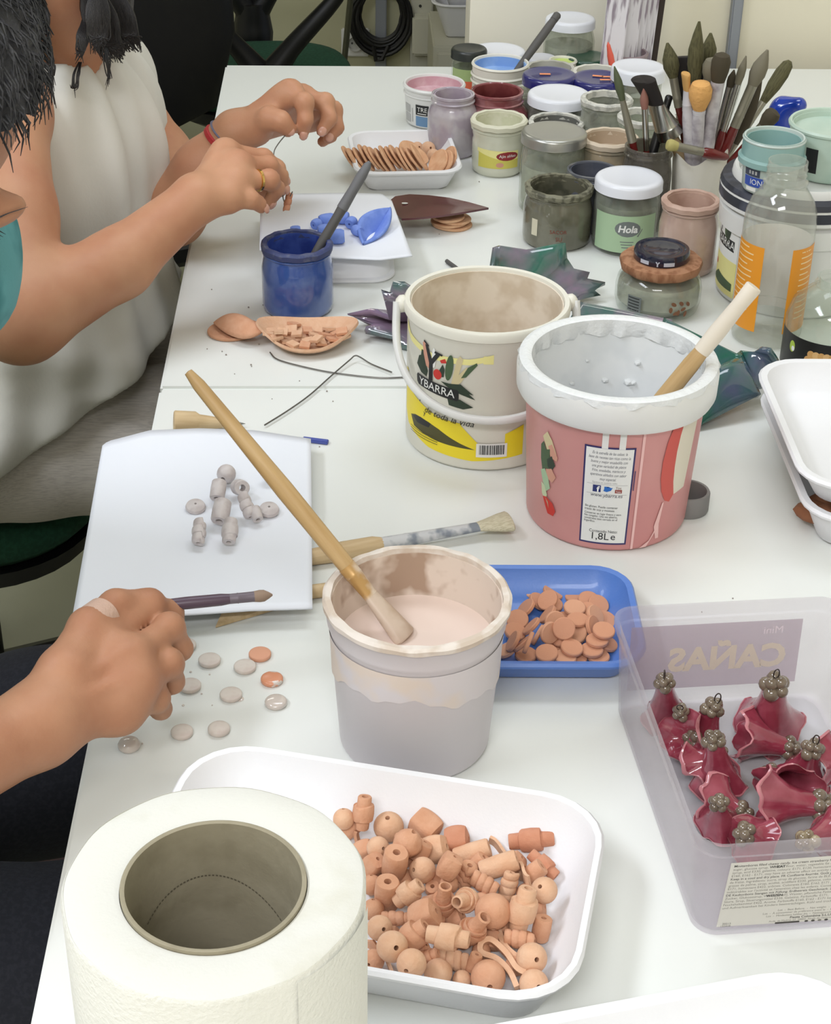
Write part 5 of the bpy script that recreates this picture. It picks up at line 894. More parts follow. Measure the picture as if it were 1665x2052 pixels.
beads = [  # kind, x, y, width, length, angle, toward camera, material, label
 ('S', 135, 225, 112, 0, 90, .2, 1, 'plain round bead nearest the paper roll at the back of the bead tray'),
 ('S', 385, 268, 160, 0, 95, .70, 1, 'large smooth ball with a hole on top at the back of the bead tray'),
 ('L', 490, 360, 150, 150, 60, .3, 0, 'rough lumpy bead below the large smooth ball'),
 ('B', 590, 265, 150, 160, -35, .35, 0, 'tapered block bead farthest back in the middle of the tray'),
 ('B', 765, 345, 145, 130, 10, .2, 2, 'rounded block bead lying just right of the tapered block'),
 ('R', 245, 190, 112, 180, 84, .25, 0, 'upright rolled bead with a pointed end at the back left of the tray'),
 ('P', 212, 345, 60, 110, 65, .2, 0, 'thin clay sliver next to the paper roll'),
 ('S', 325, 385, 120, 0, 10, .85, 1, 'ball with a slit shaped hole in the second row on the left'),
 ('B', 645, 395, 150, 140, 20, .35, 1, 'rounded cube bead in the middle of the second row'),
 ('C', 850, 412, 105, 190, 18, .1, 1, 'long plain roll pointing right in the second row'),
 ('P', 1010, 400, 90, 150, -15, .1, 1, 'crumpled pale strip behind the long rolls'),
 ('R', 1180, 342, 130, 240, 6, .1, 2, 'reddish rolled bead sitting high at the back right'),
 ('R', 1245, 480, 100, 180, -40, .3, 2, 'reddish rolled bead with an open end at the right wall'),
 ('C', 1000, 485, 112, 200, 20, .1, 1, 'pale open ended roll right of the tray middle'),
 ('B', 300, 485, 120, 120, 60, .55, 0, 'rounded block bead with a hole at the left, beside the roll'),
 ('C', 420, 468, 130, 165, 82, .62, 0, 'short upright tube bead with its hole up, third row'),
 ('S', 572, 510, 140, 0, 165, .72, 1, 'round bead with its hole facing left in the third row'),
 ('B', 722, 488, 120, 130, 60, .3, 0, 'dented block bead left of the spiral coil'),
 ('C', 1195, 520, 100, 110, 40, .2, 0, 'short stub bead beneath the reddish rolls'),
 ('K', 815, 540, 108, 150, 72, .5, 0, 'upright spiral coil bead with an open top'),
 ('K', 915, 585, 100, 150, -30, .2, 0, 'spiral coil bead lying right of the upright coil'),
 ('S', 290, 592, 110, 0, 90, .2, 0, 'half hidden ball against the paper roll, upper of two'),
 ('C', 375, 640, 128, 190, 86, .6, 0, 'tall upright tube bead with its hole up, on the left'),
 ('R', 495, 640, 125, 165, 40, .25, 1, 'stepped roll with a narrow end right of the tall tube'),
 ('C', 628, 612, 78, 50, 90, .75, 0, 'small ring bead behind the cone scroll'),
 ('P', 1140, 545, 130, 110, 5, .5, 1, 'thin curled clay sheet near the right wall'),
 ('K', 1050, 600, 95, 160, 75, .2, 1, 'pale ridged bead behind the big stepped roll'),
 ('S', 1250, 622, 140, 0, 130, .8, 1, 'ball with a hole near the right wall of the tray'),
 ('S', 300, 730, 118, 0, 90, .2, 0, 'half hidden ball against the paper roll, lower of two'),
 ('B', 585, 770, 165, 150, 30, .3, 0, 'large plain block bead in the centre of the tray'),
 ('B', 755, 780, 110, 100, 30, .3, 0, 'small block bead behind the cone bead with a bore'),
 ('S', 965, 740, 190, 0, 90, -.5, 0, 'biggest smooth ball, right of the tray centre'),
 ('X', 690, 670, 135, 190, 84, .55, 0, 'cone shaped scroll bead standing in the tray centre'),
 ('X', 803, 680, 130, 150, 170, .85, 1, 'scroll bead showing its spiral end to the camera'),
 ('C', 1235, 835, 95, 130, 80, .3, 0, 'plain stub bead low at the right wall'),
 ('R', 1130, 730, 150, 240, 76, .15, 1, 'big stepped roll standing at the right of the tray'),
 ('K', 425, 778, 80, 160, 0, .2, 0, 'slim coil bead lying between the balls on the left'),
 ('S', 335, 832, 136, 0, 20, .93, 1, 'ball with a ragged hole on the left of the tray'),
 ('R', 525, 875, 150, 170, 40, .2, 0, 'plump rolled bead with a wrapped edge, front left'),
 ('X', 868, 825, 145, 200, 55, .6, 0, 'cone bead with a wide bore, front centre'),
 ('R', 715, 880, 140, 220, -6, .2, 1, 'wide stepped roll lying in the front centre'),
 ('K', 1110, 895, 100, 160, -8, .2, 0, 'coil bead behind the folded ribbon'),
 ('S', 405, 935, 164, 0, 30, .95, 1, 'large ball with a round hole at the front left'),
 ('P', 285, 925, 70, 90, 40, .3, 0, 'clay scrap beside the roll at the front left'),
 ('S', 300, 1012, 120, 0, 200, .9, 0, 'dark holed bead at the front left beside the roll'),
 ('K', 600, 990, 75, 120, 20, .2, 0, 'small coil bead between two front balls'),
 ('K', 745, 1012, 112, 160, -6, .2, 1, 'barrel coil bead in the front row'),
 ('C', 858, 1022, 70, 100, 70, .3, 0, 'little stub bead right of the barrel coil'),
 ('P', 390, 1045, 60, 110, -30, .2, 1, 'clay sliver lying at the front wall'),
 ('S', 512, 1030, 156, 0, 215, .9, 1, 'ball with a hole low on its left, front row'),
 ('S', 1180, 1000, 164, 0, 30, .95, 1, 'ball with a neat hole at the front right'),
 ('S', 660, 1080, 150, 0, 90, -.2, 1, 'plain ball in the middle of the front row'),
 ('S', 792, 1118, 100, 0, 90, -.2, 1, 'low flat bead right of the plain front ball'),
 ('S', 938, 1105, 185, 0, 280, .95, 0, 'big bead with a torn hole at the front wall'),
 ('S', 1192, 1142, 155, 0, 10, .96, 1, 'holed ball in the front right corner'),
 ('F', 1040, 1000, 120, 0, 0, 0, 1, 'ribbon of clay folded into a loop at the front right')]
PL = Pile(); fz = TZ+.0055
fill = [('C', 170, 280, 90, 110, 40, .2), ('B', 250, 395, 100, 100, 20, .3), ('S', 470, 440, 110, 0, 0, .5), ('B', 560, 400, 110, 110, 60, .2), ('C', 660, 560, 95, 120, 30, .3), ('S', 480, 560, 105, 0, 0, .4), ('S', 720, 590, 100, 0, 0, .3), ('C', 880, 480, 90, 120, 50, .3), ('B', 1090, 470, 105, 100, 40, .3), ('S', 1150, 640, 110, 0, 0, .4), ('B', 1200, 720, 110, 110, 10, .3), ('C', 640, 690, 90, 120, 15, .2), ('S', 900, 690, 110, 0, 0, .3), ('B', 1010, 830, 110, 110, 30, .3), ('C', 640, 820, 90, 120, 70, .3), ('S', 800, 900, 100, 0, 0, .4), ('B', 960, 900, 110, 100, 0, .3), ('C', 470, 960, 90, 110, 10, .3), ('B', 560, 950, 95, 90, 40, .3), ('S', 1090, 1040, 110, 0, 0, .4), ('C', 700, 950, 90, 120, -20, .2), ('S', 900, 960, 100, 0, 0, .5), ('B', 400, 880, 100, 95, 20, .3), ('S', 1150, 900, 100, 0, 0, .4)]
beads = [q+(0, 'plain terracotta bead lying low between the beads on top in the foreground foam tray') for q in fill]+beads
for kind, zx, zy, w, L, ang, tow, mi, lab in beads:
    x, y = Z4(zx, zy); s = px2m(T(x, y, .02))*ZS*1.07; w_, L_ = w*s, L*s; R_ = w_/2; m_ = (TERRA, TERRA2, TERRA3)[mi]; d = cdir(ang, tow); q = zto(d, rng.uniform(0, 6))
    if kind == 'S': sph = [(np.zeros(3), R_)]; VF = bead_s(R_)
    elif kind == 'F':
        sph = [(np.zeros(3), R_*.55)]; VF = None
    elif kind in 'CRKXB':
        n = max(1, int(round(L_/w_*1.6))); hh = max(L_/2-R_*.75, 0); sph = [(np.array(d)*(hh*(2*i/(n-1)-1) if n > 1 else 0), R_*.9) for i in range(n)]
        VF = {'C': lambda: bead_c(w_, L_), 'R': lambda: bead_roll(w_, L_), 'K': lambda: bead_coil(w_, L_), 'X': lambda: bead_cone(w_, L_), 'B': lambda: bead_cube(w_, L_)}[kind]()
    elif kind == 'L':
        sph = [(np.zeros(3), R_*.95)]; VF = bead_s(R_, .2); VF = ([tuple(np.array(v)*(1+.07*math.sin(900*v[0])*math.sin(1000*v[1])*math.sin(800*v[2]+1))) for v in VF[0]], VF[1])
    elif kind == 'P':
        sph = [(np.zeros(3), R_*.5)]; u = np.linspace(-1, 1, 7); VF = ribbon([np.array([R_*.9*math.sin(1.6*k), 0, L_/2*k+.0]) + np.array([0, R_*.15*k*k, 0]) for k in u], w_*.8, .0018, (0.25, 1, 0))
    P = PL.drop(x, y, sph, fz, .90)
    if kind == 'F':
        zl_ = P[2]; pp = [(1100, 1165), (1060, 1080), (990, 1010), (905, 975), (905, 920), (960, 905), (1040, 975), (1100, 1060), (1160, 1085), (1165, 1030), (1090, 990), (1030, 930), (1000, 850)]
        VF = ribbon([at(*Z4(*p_), zl_+.004+(.003 if 3 < i < 9 else 0)) - P for i, p_ in enumerate(pp)], .0085, .0030, (-.15, -.5, .85)); q = Quaternion()
    o = mesh('clay_bead', *VF, m_); o.location = tuple(P); o.rotation_mode = 'QUATERNION'; o.rotation_quaternion = q; tag(o, lab, 'bead', 'terracotta beads in the foreground tray')
# ---------------------------------------------------------------- the white sheet with glazed beads, propped on tools
zs = lambda u, v: .0150+.004*(1-u)**2+.006*max(0, .25-u)*math.sin(2.2*v)-.0055*max(0, .35-u)*(v < .2)*(.2-v)*5
sheet('paper_sheet', 'white foam sheet with glazed beads, hanging over the table edge', 'paper', [(0, 205, 893), (.04, 216, 884), (.1, 240, 878), (.22, 300, 862), (.45, 400, 858), (.7, 510, 862), (1, 623, 879)], [(0, 144, 1240), (.2, 240, 1236), (.5, 385, 1228), (.75, 500, 1220), (1, 626, 1216)], zs, th=.0022)
GB_ = M('lilac_white_glaze', (202, 194, 192), .5, rgb2=(188, 178, 176), ns=90, bump=.15, bs=300)
Z5 = lambda zx, zy: (130+zx/2.921, 720+zy/2.921)
for kind, zx, zy, w, L, ang, tow, lab in (('S', 945, 670, 112, 0, 245, .75, 'top glazed bead of the group, a ball with its hole facing down'), ('C', 897, 765, 86, 115, 265, .5, 'glazed tube bead just below the top ball'), ('C', 1025, 750, 95, 80, 350, .9, 'glazed ring bead with a wide dark hole'), ('D', 765, 862, 120, 0, 90, .75, 'domed glazed button at the left of the group'), ('K', 1065, 860, 82, 140, 290, .25, 'glazed coil bead between the ring and the right button'), ('D', 1195, 880, 122, 0, 70, .75, 'domed glazed button at the right of the group'), ('C', 915, 890, 105, 135, 262, .5, 'thick glazed tube bead in the middle of the group'), ('C', 1120, 905, 66, 85, 290, .5, 'short glazed tube leaning on the right button'), ('K', 785, 1012, 86, 140, 268, .45, 'glazed coil bead at the lower left of the group'), ('R', 965, 1005, 98, 150, 268, .5, 'lowest glazed roll with a torn flap'), ('S', 1205, 668, 100, 0, 100, .4, 'greenish white bead behind the long wooden brush')):
    x, y = Z5(zx, zy); s = px2m(T(x, y, .02))/2.921; R_ = w*s/2; d = cdir(ang, tow); q = zto(d, 1.0)
    VF = {'S': lambda: bead_s(R_, .24), 'C': lambda: bead_c(w*s, L*s, .42), 'K': lambda: bead_coil(w*s, L*s, 3), 'R': lambda: bead_roll(w*s, L*s, .8), 'D': lambda: lathe([(R_*.1, -R_*.25), (R_*.9, -R_*.25), (R_, -R_*.05), (R_*.9, R_*.2), (R_*.5, R_*.38), (R_*.12, R_*.42)], 28, closed=True)}[kind]()
    if kind == 'D': q = zto((.05, -.25, 1)); hh = R_*.25
    else: hh = R_*.96 if kind == 'S' else max(abs(d[2])*L*s/2+math.sqrt(max(0, 1-d[2]**2))*R_*.96, R_*.9)
    P = T(x, y, .0172+hh); o = mesh('glazed_bead', *VF, M('greenish_glaze', (206, 210, 200), .5) if zx == 1205 else GB_); o.location = tuple(P); o.rotation_mode = 'QUATERNION'; o.rotation_quaternion = q; tag(o, lab, 'bead', 'glazed beads on the white sheet')
# tools lying on the table
brush('flat white bristle brush lying behind the slip bucket, handle under the sheet', T(560, 1128, .0062), T(1022, 1044, .0095), hm=WOODT, fm=M('paint_caked_handle', (196, 196, 196), .6, rgb2=(126, 132, 140), ns=55, lo=.48, hi=.6), bm=B_CR, lf=.075, lb=.026, rh=.0066, rf=.0055, rb=.0125, kind='flat', flat=.42, roll=0, group=None)
o = mesh('wood_stick', *tube([T(560, 1194, .0055), T(700, 1176, .0055)], .0052, 12), WOODT); tag(o, 'round wooden stick poking out under the right edge of the sheet', 'stick')
A, B, Cc, D_ = T(432, 1258, .0005), T(462, 1212, .0005), T(565, 1207, .0005), T(568, 1218, .0005); up_ = np.array([0, 0, .0095])
V_ = [A, B, Cc, D_, A+up_*.12, B+up_, Cc+up_, D_+up_*.5]; o = mesh('wood_wedge', V_, [(0, 1, 2, 3), (7, 6, 5, 4), (0, 4, 5, 1), (1, 5, 6, 2), (2, 6, 7, 3), (3, 7, 4, 0)], WOODT, smooth=False); tag(o, 'pointed wooden modelling wedge sticking out below the sheet', 'wedge')
t = thing('needle_tool', 'needle tool with a pale conical wooden handle, behind the sheet', 'tool', T(348, 845, .0105), rot=zto(T(492, 849, .004)-T(348, 845, .0105))); Ln = float(np.linalg.norm(T(492, 849, .004)-T(348, 845, .0105)))
mesh('handle', *lathe([(0, 0), (.0085, 0), (.0095, .001), (.0092, .018), (.0068, Ln*.36), (.0058, Ln*.5), (.004, Ln*.68), (.0025, Ln*.75), (0, Ln*.75)], 24), WOODT, t); mesh('needle', *lathe([(0, Ln*.74), (.0014, Ln*.74), (.0012, Ln*.93), (.0001, Ln), (0, Ln)], 10), METAL, t)
o = mesh('blue_strip', *box(0, 0, 0, .022, .005, .003, .0005), M('blue_plastic_strip', (72, 86, 160), .5)); P = T(632, 883, .0018); o.location = tuple(P); o.rotation_euler = (0, 0, -.25); tag(o, 'small blue plastic strip sticking out at the sheet corner', 'strip')
P = T(1387, 1041, 0); o = mesh('grey_ring', *lathe([(.013, 0), (.0165, 0), (.0172, .002), (.0172, .0155), (.0165, .017), (.0145, .017), (.0140, .0155), (.0130, .004)], 40, closed=True), M('grey_rubber', (128, 126, 124), .6)); o.location = (P[0]-.002, P[1]+.016, TZ+.0003); tag(o, 'grey ring lying behind the pink tub', 'ring')
o = mesh('stick_stub', *tube([T(895, 523, .0025), T(921, 542, .0025)], .0022, 10), STK_G); tag(o, 'thin dark stub of a stick behind the fork label pail', 'stick')
WIRE = M('dull_wire', (122, 120, 116), .4, .8)
def wire(lab, pts, r=.0007, h=.0012): o = mesh('wire', *tube(catmull([T(x, y, h+z) for x, y, z in pts], 6), r, 6), WIRE); tag(o, lab, 'wire', 'loose wires on the table')
wire('bent wire running from the tile dish to the fork label pail', [(541, 706, 0), (552, 718, 0), (580, 728, 0), (640, 742, 0), (690, 750, 0), (760, 757, 0), (812, 756, 0)])
wire('long wire bent to a peak between the tile dish and the needle tool', [(530, 852, 0), (575, 824, 0), (620, 792, 0), (665, 752, 0), (700, 722, .002), (711, 713, .004), (722, 716, .003), (745, 730, 0), (785, 746, 0)], h=.0027)
mb = MB()
for x, y, s in ((445, 705, 1.6), (453, 712, 2), (498, 617, 2), (503, 732, 2), (527, 612, 1.6), (519, 691, 2), (504, 735, 1.5), (424, 581, 1.5), (415, 700, 1.4), (655, 785, 2), (667, 805, 1.5), (545, 800, 1.2), (1468, 1200, 1.8), (1406, 1227, 1.4), (640, 896, 1.6), (600, 764, 1.4), (880, 470, 1.2), (960, 365, 1.5), (470, 750, 1.3)):
    P = T(x, y); s *= px2m(P); mb.add(icos(s, 1), Matrix.Translation((P[0], P[1], TZ+s*.7)))
o = mb.build('clay_crumbs', M('grey_crumb', (150, 142, 134), .8)); tag(stuff(o), 'tiny clay crumbs scattered over the white table', 'crumbs')
# ---------------------------------------------------------------- paper roll
hR = .212; P = T(428, 1772, hR); RR = 305*px2m(P); RC = 184*px2m(P); t = thing('paper_roll', 'big white paper towel roll standing upright in the front left', 'paper roll', (P[0], P[1], TZ), face_cam(P))
PAP = M('towel_paper', (228, 227, 218), .75, bump=.35, bs=420); PAPT = M('towel_edge', (214, 213, 205), .8, rgb2=(205, 203, 190), ns=26, lo=.58, hi=.75, bump=.1, bs=700)
mesh('paper', *lathe([(RC+.0008, 0), (RR-.001, 0), (RR, .001), (RR, hR-.0025), (RR-.0012, hR-.0004)], 96, wob=lambda a, i, r, z: (r+.0005*math.sin(3*a+1)+.0003*math.sin(11*a), z)), PAP, t)
mesh('top_edge', *lathe([(RR-.0009, hR-.0008), (RR-.003, hR), (RR*.8, hR+.0006*0), (RC+.003, hR-.0004), (RC+.0008, hR-.001)], 96, wob=lambda a, i, r, z: (r+(.0005*math.sin(3*a+1)+.0003*math.sin(11*a))*(i == 0), z)), PAPT, t)
mesh('paper_flap', *patch(lambda u, v, o: ((RR+.0006+.0014*max(0, (u-.052)*30))*math.sin(u/RR), -(RR+.0006+.0014*max(0, (u-.052)*30))*math.cos(u/RR), v), .03, .001, .078, hR-.002, 16, 3, 0), PAP, t)
CARD = M('grey_card', (150, 142, 120), .85, rgb2=(138, 130, 108), ns=40, bump=.1, bs=300)
core = mesh('core', *lathe([(RC+.0005, 0), (RC+.0005, hR+.0006), (RC-.0002, hR+.0008), (RC-.0014, hR+.0004), (RC-.0014, 0)], 80, closed=True), CARD, t)
mb = MB()
for k in range(46):
    a = math.radians(28+k*2.55); z = hR-.050+.022*math.sin((a-.5)*1.3)
    a2 = a+.026; z2 = hR-.050+.022*math.sin((a2-.5)*1.3); rr2 = RC-.0017
    mb.add(([(rr2*math.cos(a), rr2*math.sin(a), z-.0004), (rr2*math.cos(a2), rr2*math.sin(a2), z2-.0004), (rr2*math.cos(a2), rr2*math.sin(a2), z2+.0004), (rr2*math.cos(a), rr2*math.sin(a), z+.0004)], [(3, 2, 1, 0)]))
mb.build('seam', M('card_seam', (92, 84, 68), .9), core)
# ---------------------------------------------------------------- plastic box of glazed flower bells
BL, FL = T(1222, 1216, .074), T(1400, 1702, .074); d = (BL-FL); Lb = float(np.linalg.norm(d)); d /= Lb; n = np.array([d[1], -d[0], 0]); hw_ = .076; c = (BL+FL)/2+n*hw_; rzb = math.atan2(n[1], n[0])
FROST = G('frosted_plastic', (250, 249, 251), .17, (236, 230, 236), .25, trans=.6, gl=.6); t = thing('plastic_box', 'frosted plastic box of dark pink flower bells on the right', 'box', (c[0], c[1], TZ), rzb); hyb = Lb/2; hb = .074; ins = .007
ring = lambda k, z, r=.014: rr3(hw_-k, hyb-k, r, z, 8)
V_, F_ = loft([ring(ins+.004, 0), ring(ins+.001, .0008), ring(ins, .004), ring(.0035, hb-.010), ring(.0016, hb-.0095), ring(0, hb-.002), ring(.0005, hb), ring(.0026, hb), ring(.0034, hb-.003), ring(.0046, hb-.0105), ring(ins+.0012, .0045), ring(ins+.006, .0016)]); mesh('shell', V_, F_, FROST, t)
fs = lambda u, v, o: (u, -(hyb-ins+(ins-.0035)*v/(hb-.01))-o, v); pr = Print(fs, .05); LBW = M('print_label_grey', (212, 208, 200), .5); GT = M('print_faint', (120, 116, 108), .6); DT = M('print_dark', (66, 62, 58), .6)
pr.poly([(-.0575, .009), (.062, .0075), (.062, .060), (-.0555, .059)], LBW)
txt = ['Minitambores filled chewy candy. Ice cream strawberry flavour. Ingredients:', 'sugar, glucose syrup, WHEAT flour, water, vegetable fat (palm), glucose-fructose', 'syrup, acid E330, gelatine, colours: E171, E120, humectant E422, aroma, colours', 'E160, E162 - E171, may have an adverse effect on activity and attention in children.', 'Keep in a cool and dry place. FR Confiserie fourrée. Goût glace à la crème', 'de fraise. Ingrédients: sucre, sirop de glucose, farine de BLÉ, eau, graisse', 'grasse de palme, sirop, acidité, acidifiant E330, gélatine, colorants:', 'E171, humectant E422, arômes. Colorants E160, E162, E171 peut avoir des effets', 'indésirables sur l\'activité et l\'attention chez les enfants. Conserver au frais', 'DE Kaubonbons Stangen mit Füllung. Erdbeereis Geschmack. Zutaten: Zucker,', 'Zucker, Glukosesirup, WEIZENmehl, Wasser, pflanzliche Fette, Palme,', 'Säure, Sirup, Säuerungsmittel E330, Gelatine, Farbstoffe: E171,', 'Feuchthaltemittel E422, Aroma. Farbstoffe E160, E162 - E171 kann Aktivität', 'und Aufmerksamkeit bei Kindern beeinträchtigen. Kühl und trocken lagern.']
for k, s in enumerate(txt): pr.text(s, -.0535-.0002*k, .0555-.0025*k, .0024, DT if k in (0, 4, 9) else GT, align='LEFT', wid=.98, bold=.00002 if k in (0, 4, 9) else 0)
for u_, k, s in ((-.029, 1, 'WHEAT'), (.0253, 5, 'BLÉ'), (-.0275, 10, 'WEIZEN')): pr.text(s, u_, .0555-.0025*k, .0025, INK, bold=.00006)
for k, s in enumerate(('Lot  -  Best Before:  -  Net weight:  -  Please see front label', 'Lot  -  À consommer de préférence avant le  -  Poids net  -  Voir sur l\'étiquette', 'Los  -  Mindestens haltbar bis  -  Nettogewicht  -  Siehe obere Etikettseite')): pr.text(s, .0, .0185-.0022*k, .0021, GT, wid=.95)
pr.text('Fiesta Colombina S.L.U.', -.004, .0118, .0025, DT, bold=.00004); pr.text('Avda. de Madrid, 57  28802  Alcalá de Henares, Madrid, Spain', -.004, .0098, .0019, GT)
pr.rect(-.024, .0080, -.010, .0094, DT); 
for k in range(4): pr.ell(-.006+.0038*k, .0087, .0011, .0008, DT if k != 2 else GT)
pr.text('20213', -.052, .0105, .0020, GT); pr.text('132418', -.0525, .0085, .0020, GT); pr.ell(.046, .012, .0035, .0042, DT); pr.ell(.0465, .012, .0024, .0032, LBW)
pr.build('label', t)
bs = lambda u, v, o: (-u, (hyb-ins+(ins-.0035)*v/(hb-.01))-.0022-o, v); pr = Print(bs, .05); LBB = G('mauve_label', (226, 218, 224), .5, (204, 190, 200), .5, trans=.6)
pr.rect(-.052, .012, .062, .061, LBB); pr.text('CAÑAS', -.004, .026, .024, M('pale_gold_letters', (210, 198, 184), .6), bold=.0010); pr.text('Mini', -.033, .051, .008, M('pale_mauve_letters', (222, 210, 218), .6)); pr.build('label', t)
DPK = M('raspberry_glaze', (138, 52, 68), .14, rgb2=(166, 84, 98), ns=55, lo=.42, hi=.7, coat=.6, bump=.12, bs=150); OLG = M('olive_grey_glaze', (118, 104, 88), .12, rgb2=(98, 84, 70), ns=80, coat=.6); OLP = M('pale_olive_glaze', (166, 152, 122), .15, rgb2=(120, 104, 82), ns=90, coat=.6); EDGE = M('pale_pink_edge', (186, 118, 124), .2, coat=.5); HK = M('dark_wire', (70, 62, 58), .4, .6)
Z6 = lambda zx, zy: (1180+zx/3.433, 1180+zy/3.433)
def bell(lab, cap, cz, mou, mz, R=.019, seed=0, loop=True, capm=OLG):
    K, Mo = T(*Z6(*cap), cz), T(*Z6(*mou), mz); L = float(np.linalg.norm(K-Mo)); e = thing('flower_bell', lab, 'bell', Mo, group='flower bells in the plastic box', rot=zto(K-Mo, seed*1.7)); rg = random.Random(seed)
    ph = rg.uniform(0, 6); ruf = lambda a, i, r, z: (r*(1+(.13*math.sin(3*a+ph)+.06*math.sin(7*a+ph))*max(0, 1-z/(L*.45))), z+(.0035*math.sin(3*a+ph+1)+.0015*math.sin(8*a))*max(0, 1-z/(L*.4)))
    o = [(R, 0), (R*.92, L*.05), (R*.74, L*.2), (R*.55, L*.4), (R*.42, L*.58), (R*.36, L*.74), (R*.33, L*.86)]; inn = [(r*.88-.0006, z+.0012) for r, z in o]
    mesh('cup', *lathe([(0, L*.86)]+o[::-1]+[(R*.97, -.0008), (R*.93, .0004)]+inn[1:-1]+[(0, L*.74)], 40, wob=ruf), DPK, e)
    mesh('rim', *lathe([(R+.0002, .0004), (R*.985, -.0010), (R*.96, .0004), (R*.98, .0012)], 40, closed=True, wob=ruf), EDGE, e)
    mb = MB(); 
    for k in range(5): a = 2*math.pi*k/5+ph; mb.add(icos(R*(.20+.05*((k*7) % 3)/2), 2), Matrix.Translation((R*.25*math.cos(a), R*.27*math.sin(a), L*.86+.001*math.sin(k*2.3))))
    for k in range(3): a = 2*math.pi*k/3+ph; mb.add(icos(R*.2, 2), Matrix.Translation((R*.15*math.cos(a), R*.15*math.sin(a), L*.86+R*.26)))
    mb.build('calyx', capm, e)
    if loop: mesh('wire_loop', *tube([(.0019*math.sin(t_)*1.0, 0, L*.86+R*.44+.0035-.0048*math.cos(t_)) for t_ in np.linspace(0.15, 2*math.pi-.15, 20)], .00042, 6), HK, e)
    return e
bell('bell standing in the far left corner of the box', (520, 605), .056, (530, 870), .008, .0155, 1)
bell('small bell peeping out behind the left row, wire loop up', (628, 830), .040, (650, 960), .008, .013, 2)
bell('tallest bell, upright at the back right of the box', (1285, 620), .060, (1235, 960), .008, .0215, 4)
bell('bell leaning right in the middle back of the left row', (868, 790), .046, (760, 1010), .012, .0165, 3)
bell('bell at the left wall with its frilled mouth turned up', (720, 1040), .018, (635, 1010), .026, .0165, 5, loop=False)
bell('bell lying in front of the tallest one, mouth to the left', (1420, 1105), .016, (1060, 1010), .020, .0175, 6, loop=False)
bell('bell leaning left at the right of the box, wire loop up', (1550, 1075), .044, (1470, 1290), .010, .0165, 7)
bell('bell at the right edge showing its pale frilled rim', (1800, 1180), .030, (1655, 1190), .024, .0165, 8, loop=False)
bell('upright bell in the middle of the left row', (850, 1000), .052, (900, 1330), .010, .0165, 9, loop=False)
bell('bell at the left wall with its mouth opening to the left', (900, 1130), .030, (760, 1215), .018, .0155, 10, loop=False)
bell('largest bell in front, lying with its mouth to the left', (1640, 1490), .024, (1180, 1450), .024, .021, 11, loop=False)
bell('bell behind the largest front one, petal rim showing', (1220, 1260), .014, (1440, 1400), .030, .017, 12, loop=False)
bell('bell lying low on the left, cap pointing right', (1085, 1560), .018, (850, 1440), .016, .0155, 13, loop=False)
bell('slim bell near the front left corner of the box', (890, 1450), .040, (905, 1620), .010, .014, 14, loop=False)
bell('bell against the front wall with its rim arched up', (1060, 1680), .028, (1130, 1730), .016, .0165, 15, loop=False)
bell('bell against the front wall with a pale olive cap', (1470, 1740), .034, (1680, 1700), .020, .016, 16, loop=False, capm=OLP)
# ---------------------------------------------------------------- glazed leaf dishes
TEAL = M('teal_glaze', (30, 92, 76), .07, rgb2=(84, 84, 116), ns=16, lo=.48, hi=.68, coat=.7, det=4); TEALP = M('teal_pink_glaze', (40, 104, 88), .08, rgb2=(132, 112, 132), ns=16, lo=.40, hi=.62, coat=.7, det=4)
rim = [(697, 634, .012), (742, 627, .02), (780, 642, .018), (770, 600, .045), (767, 590, .055), (786, 590, .05), (787, 573, .066), (814, 572, .066), (850, 585, .03), (905, 575, .02), (960, 560, .02), (988, 540, .04), (994, 497, .058), (1006, 493, .058), (1056, 500, .05), (1098, 490, .053), (1133, 486, .055), (1137, 515, .038), (1150, 538, .030), (1182, 545, .026), (1177, 558, .02), (1213, 563, .022), (1192, 582, .014), (1204, 592, .009), (1165, 600, .006), (1120, 620, .005), (1040, 690, .004), (940, 720, .004), (860, 700, .008), (805, 690, .006), (800, 672, .012), (735, 662, .012), (733, 655, .014), (752, 646, .012)]
cen = T(980, 630, .003); P3 = [T(x, y, h) for x, y, h in rim]; nr = 8; V_ = [cen]; F_ = []; n = len(P3)
for j in range(1, nr+1):
    s = j/nr
    for p in P3: q = cen+(p-cen)*s; q[2] = cen[2]+(p[2]-cen[2])*s**1.9+.0016*math.sin(260*q[0])*math.sin(200*q[1])*s; V_.append(q)
for i in range(n): F_.append((0, 1+i, 1+(i+1) % n))
for j in range(nr-1):
    for i in range(n): F_.append((1+j*n+i, 1+(j+1)*n+i, 1+(j+1)*n+(i+1) % n, 1+j*n+(i+1) % n))
F_ = [tuple(reversed(f)) for f in F_]; o = mesh('leaf_dish', V_, F_, TEALP, sharp=0); solid(o, .005, -1); tag(o, 'jagged teal and mauve glazed leaf dish behind the fork label pail', 'dish')
t = thing('leaf_dish', 'big green glazed leaf dish behind the pink tub', 'dish', T(1380, 770)); L0 = np.array(t.location)
def grid4(c00, c10, c11, c01, bul, n=16, th=.005):
    V = []
    for j in range(n+1):
        for i in range(n+1):
            u, v = i/n, j/n; p = (1-u)*(1-v)*c00+u*(1-v)*c10+u*v*c11+(1-u)*v*c01; V.append(p+np.array([0, 0, bul*math.sin(math.pi*u)**.8*math.sin(math.pi*v)**.6])-L0)
    return V, [(j*(n+1)+i, j*(n+1)+i+1, (j+1)*(n+1)+i+1, (j+1)*(n+1)+i) for j in range(n) for i in range(n)]
o = mesh('leaf', *grid4(T(1290, 770, .006), T(1430, 775, .020), T(1484, 712, .042), T(1330, 636, .044), -.006), TEAL, t, sharp=0); solid(o, .006, -1)
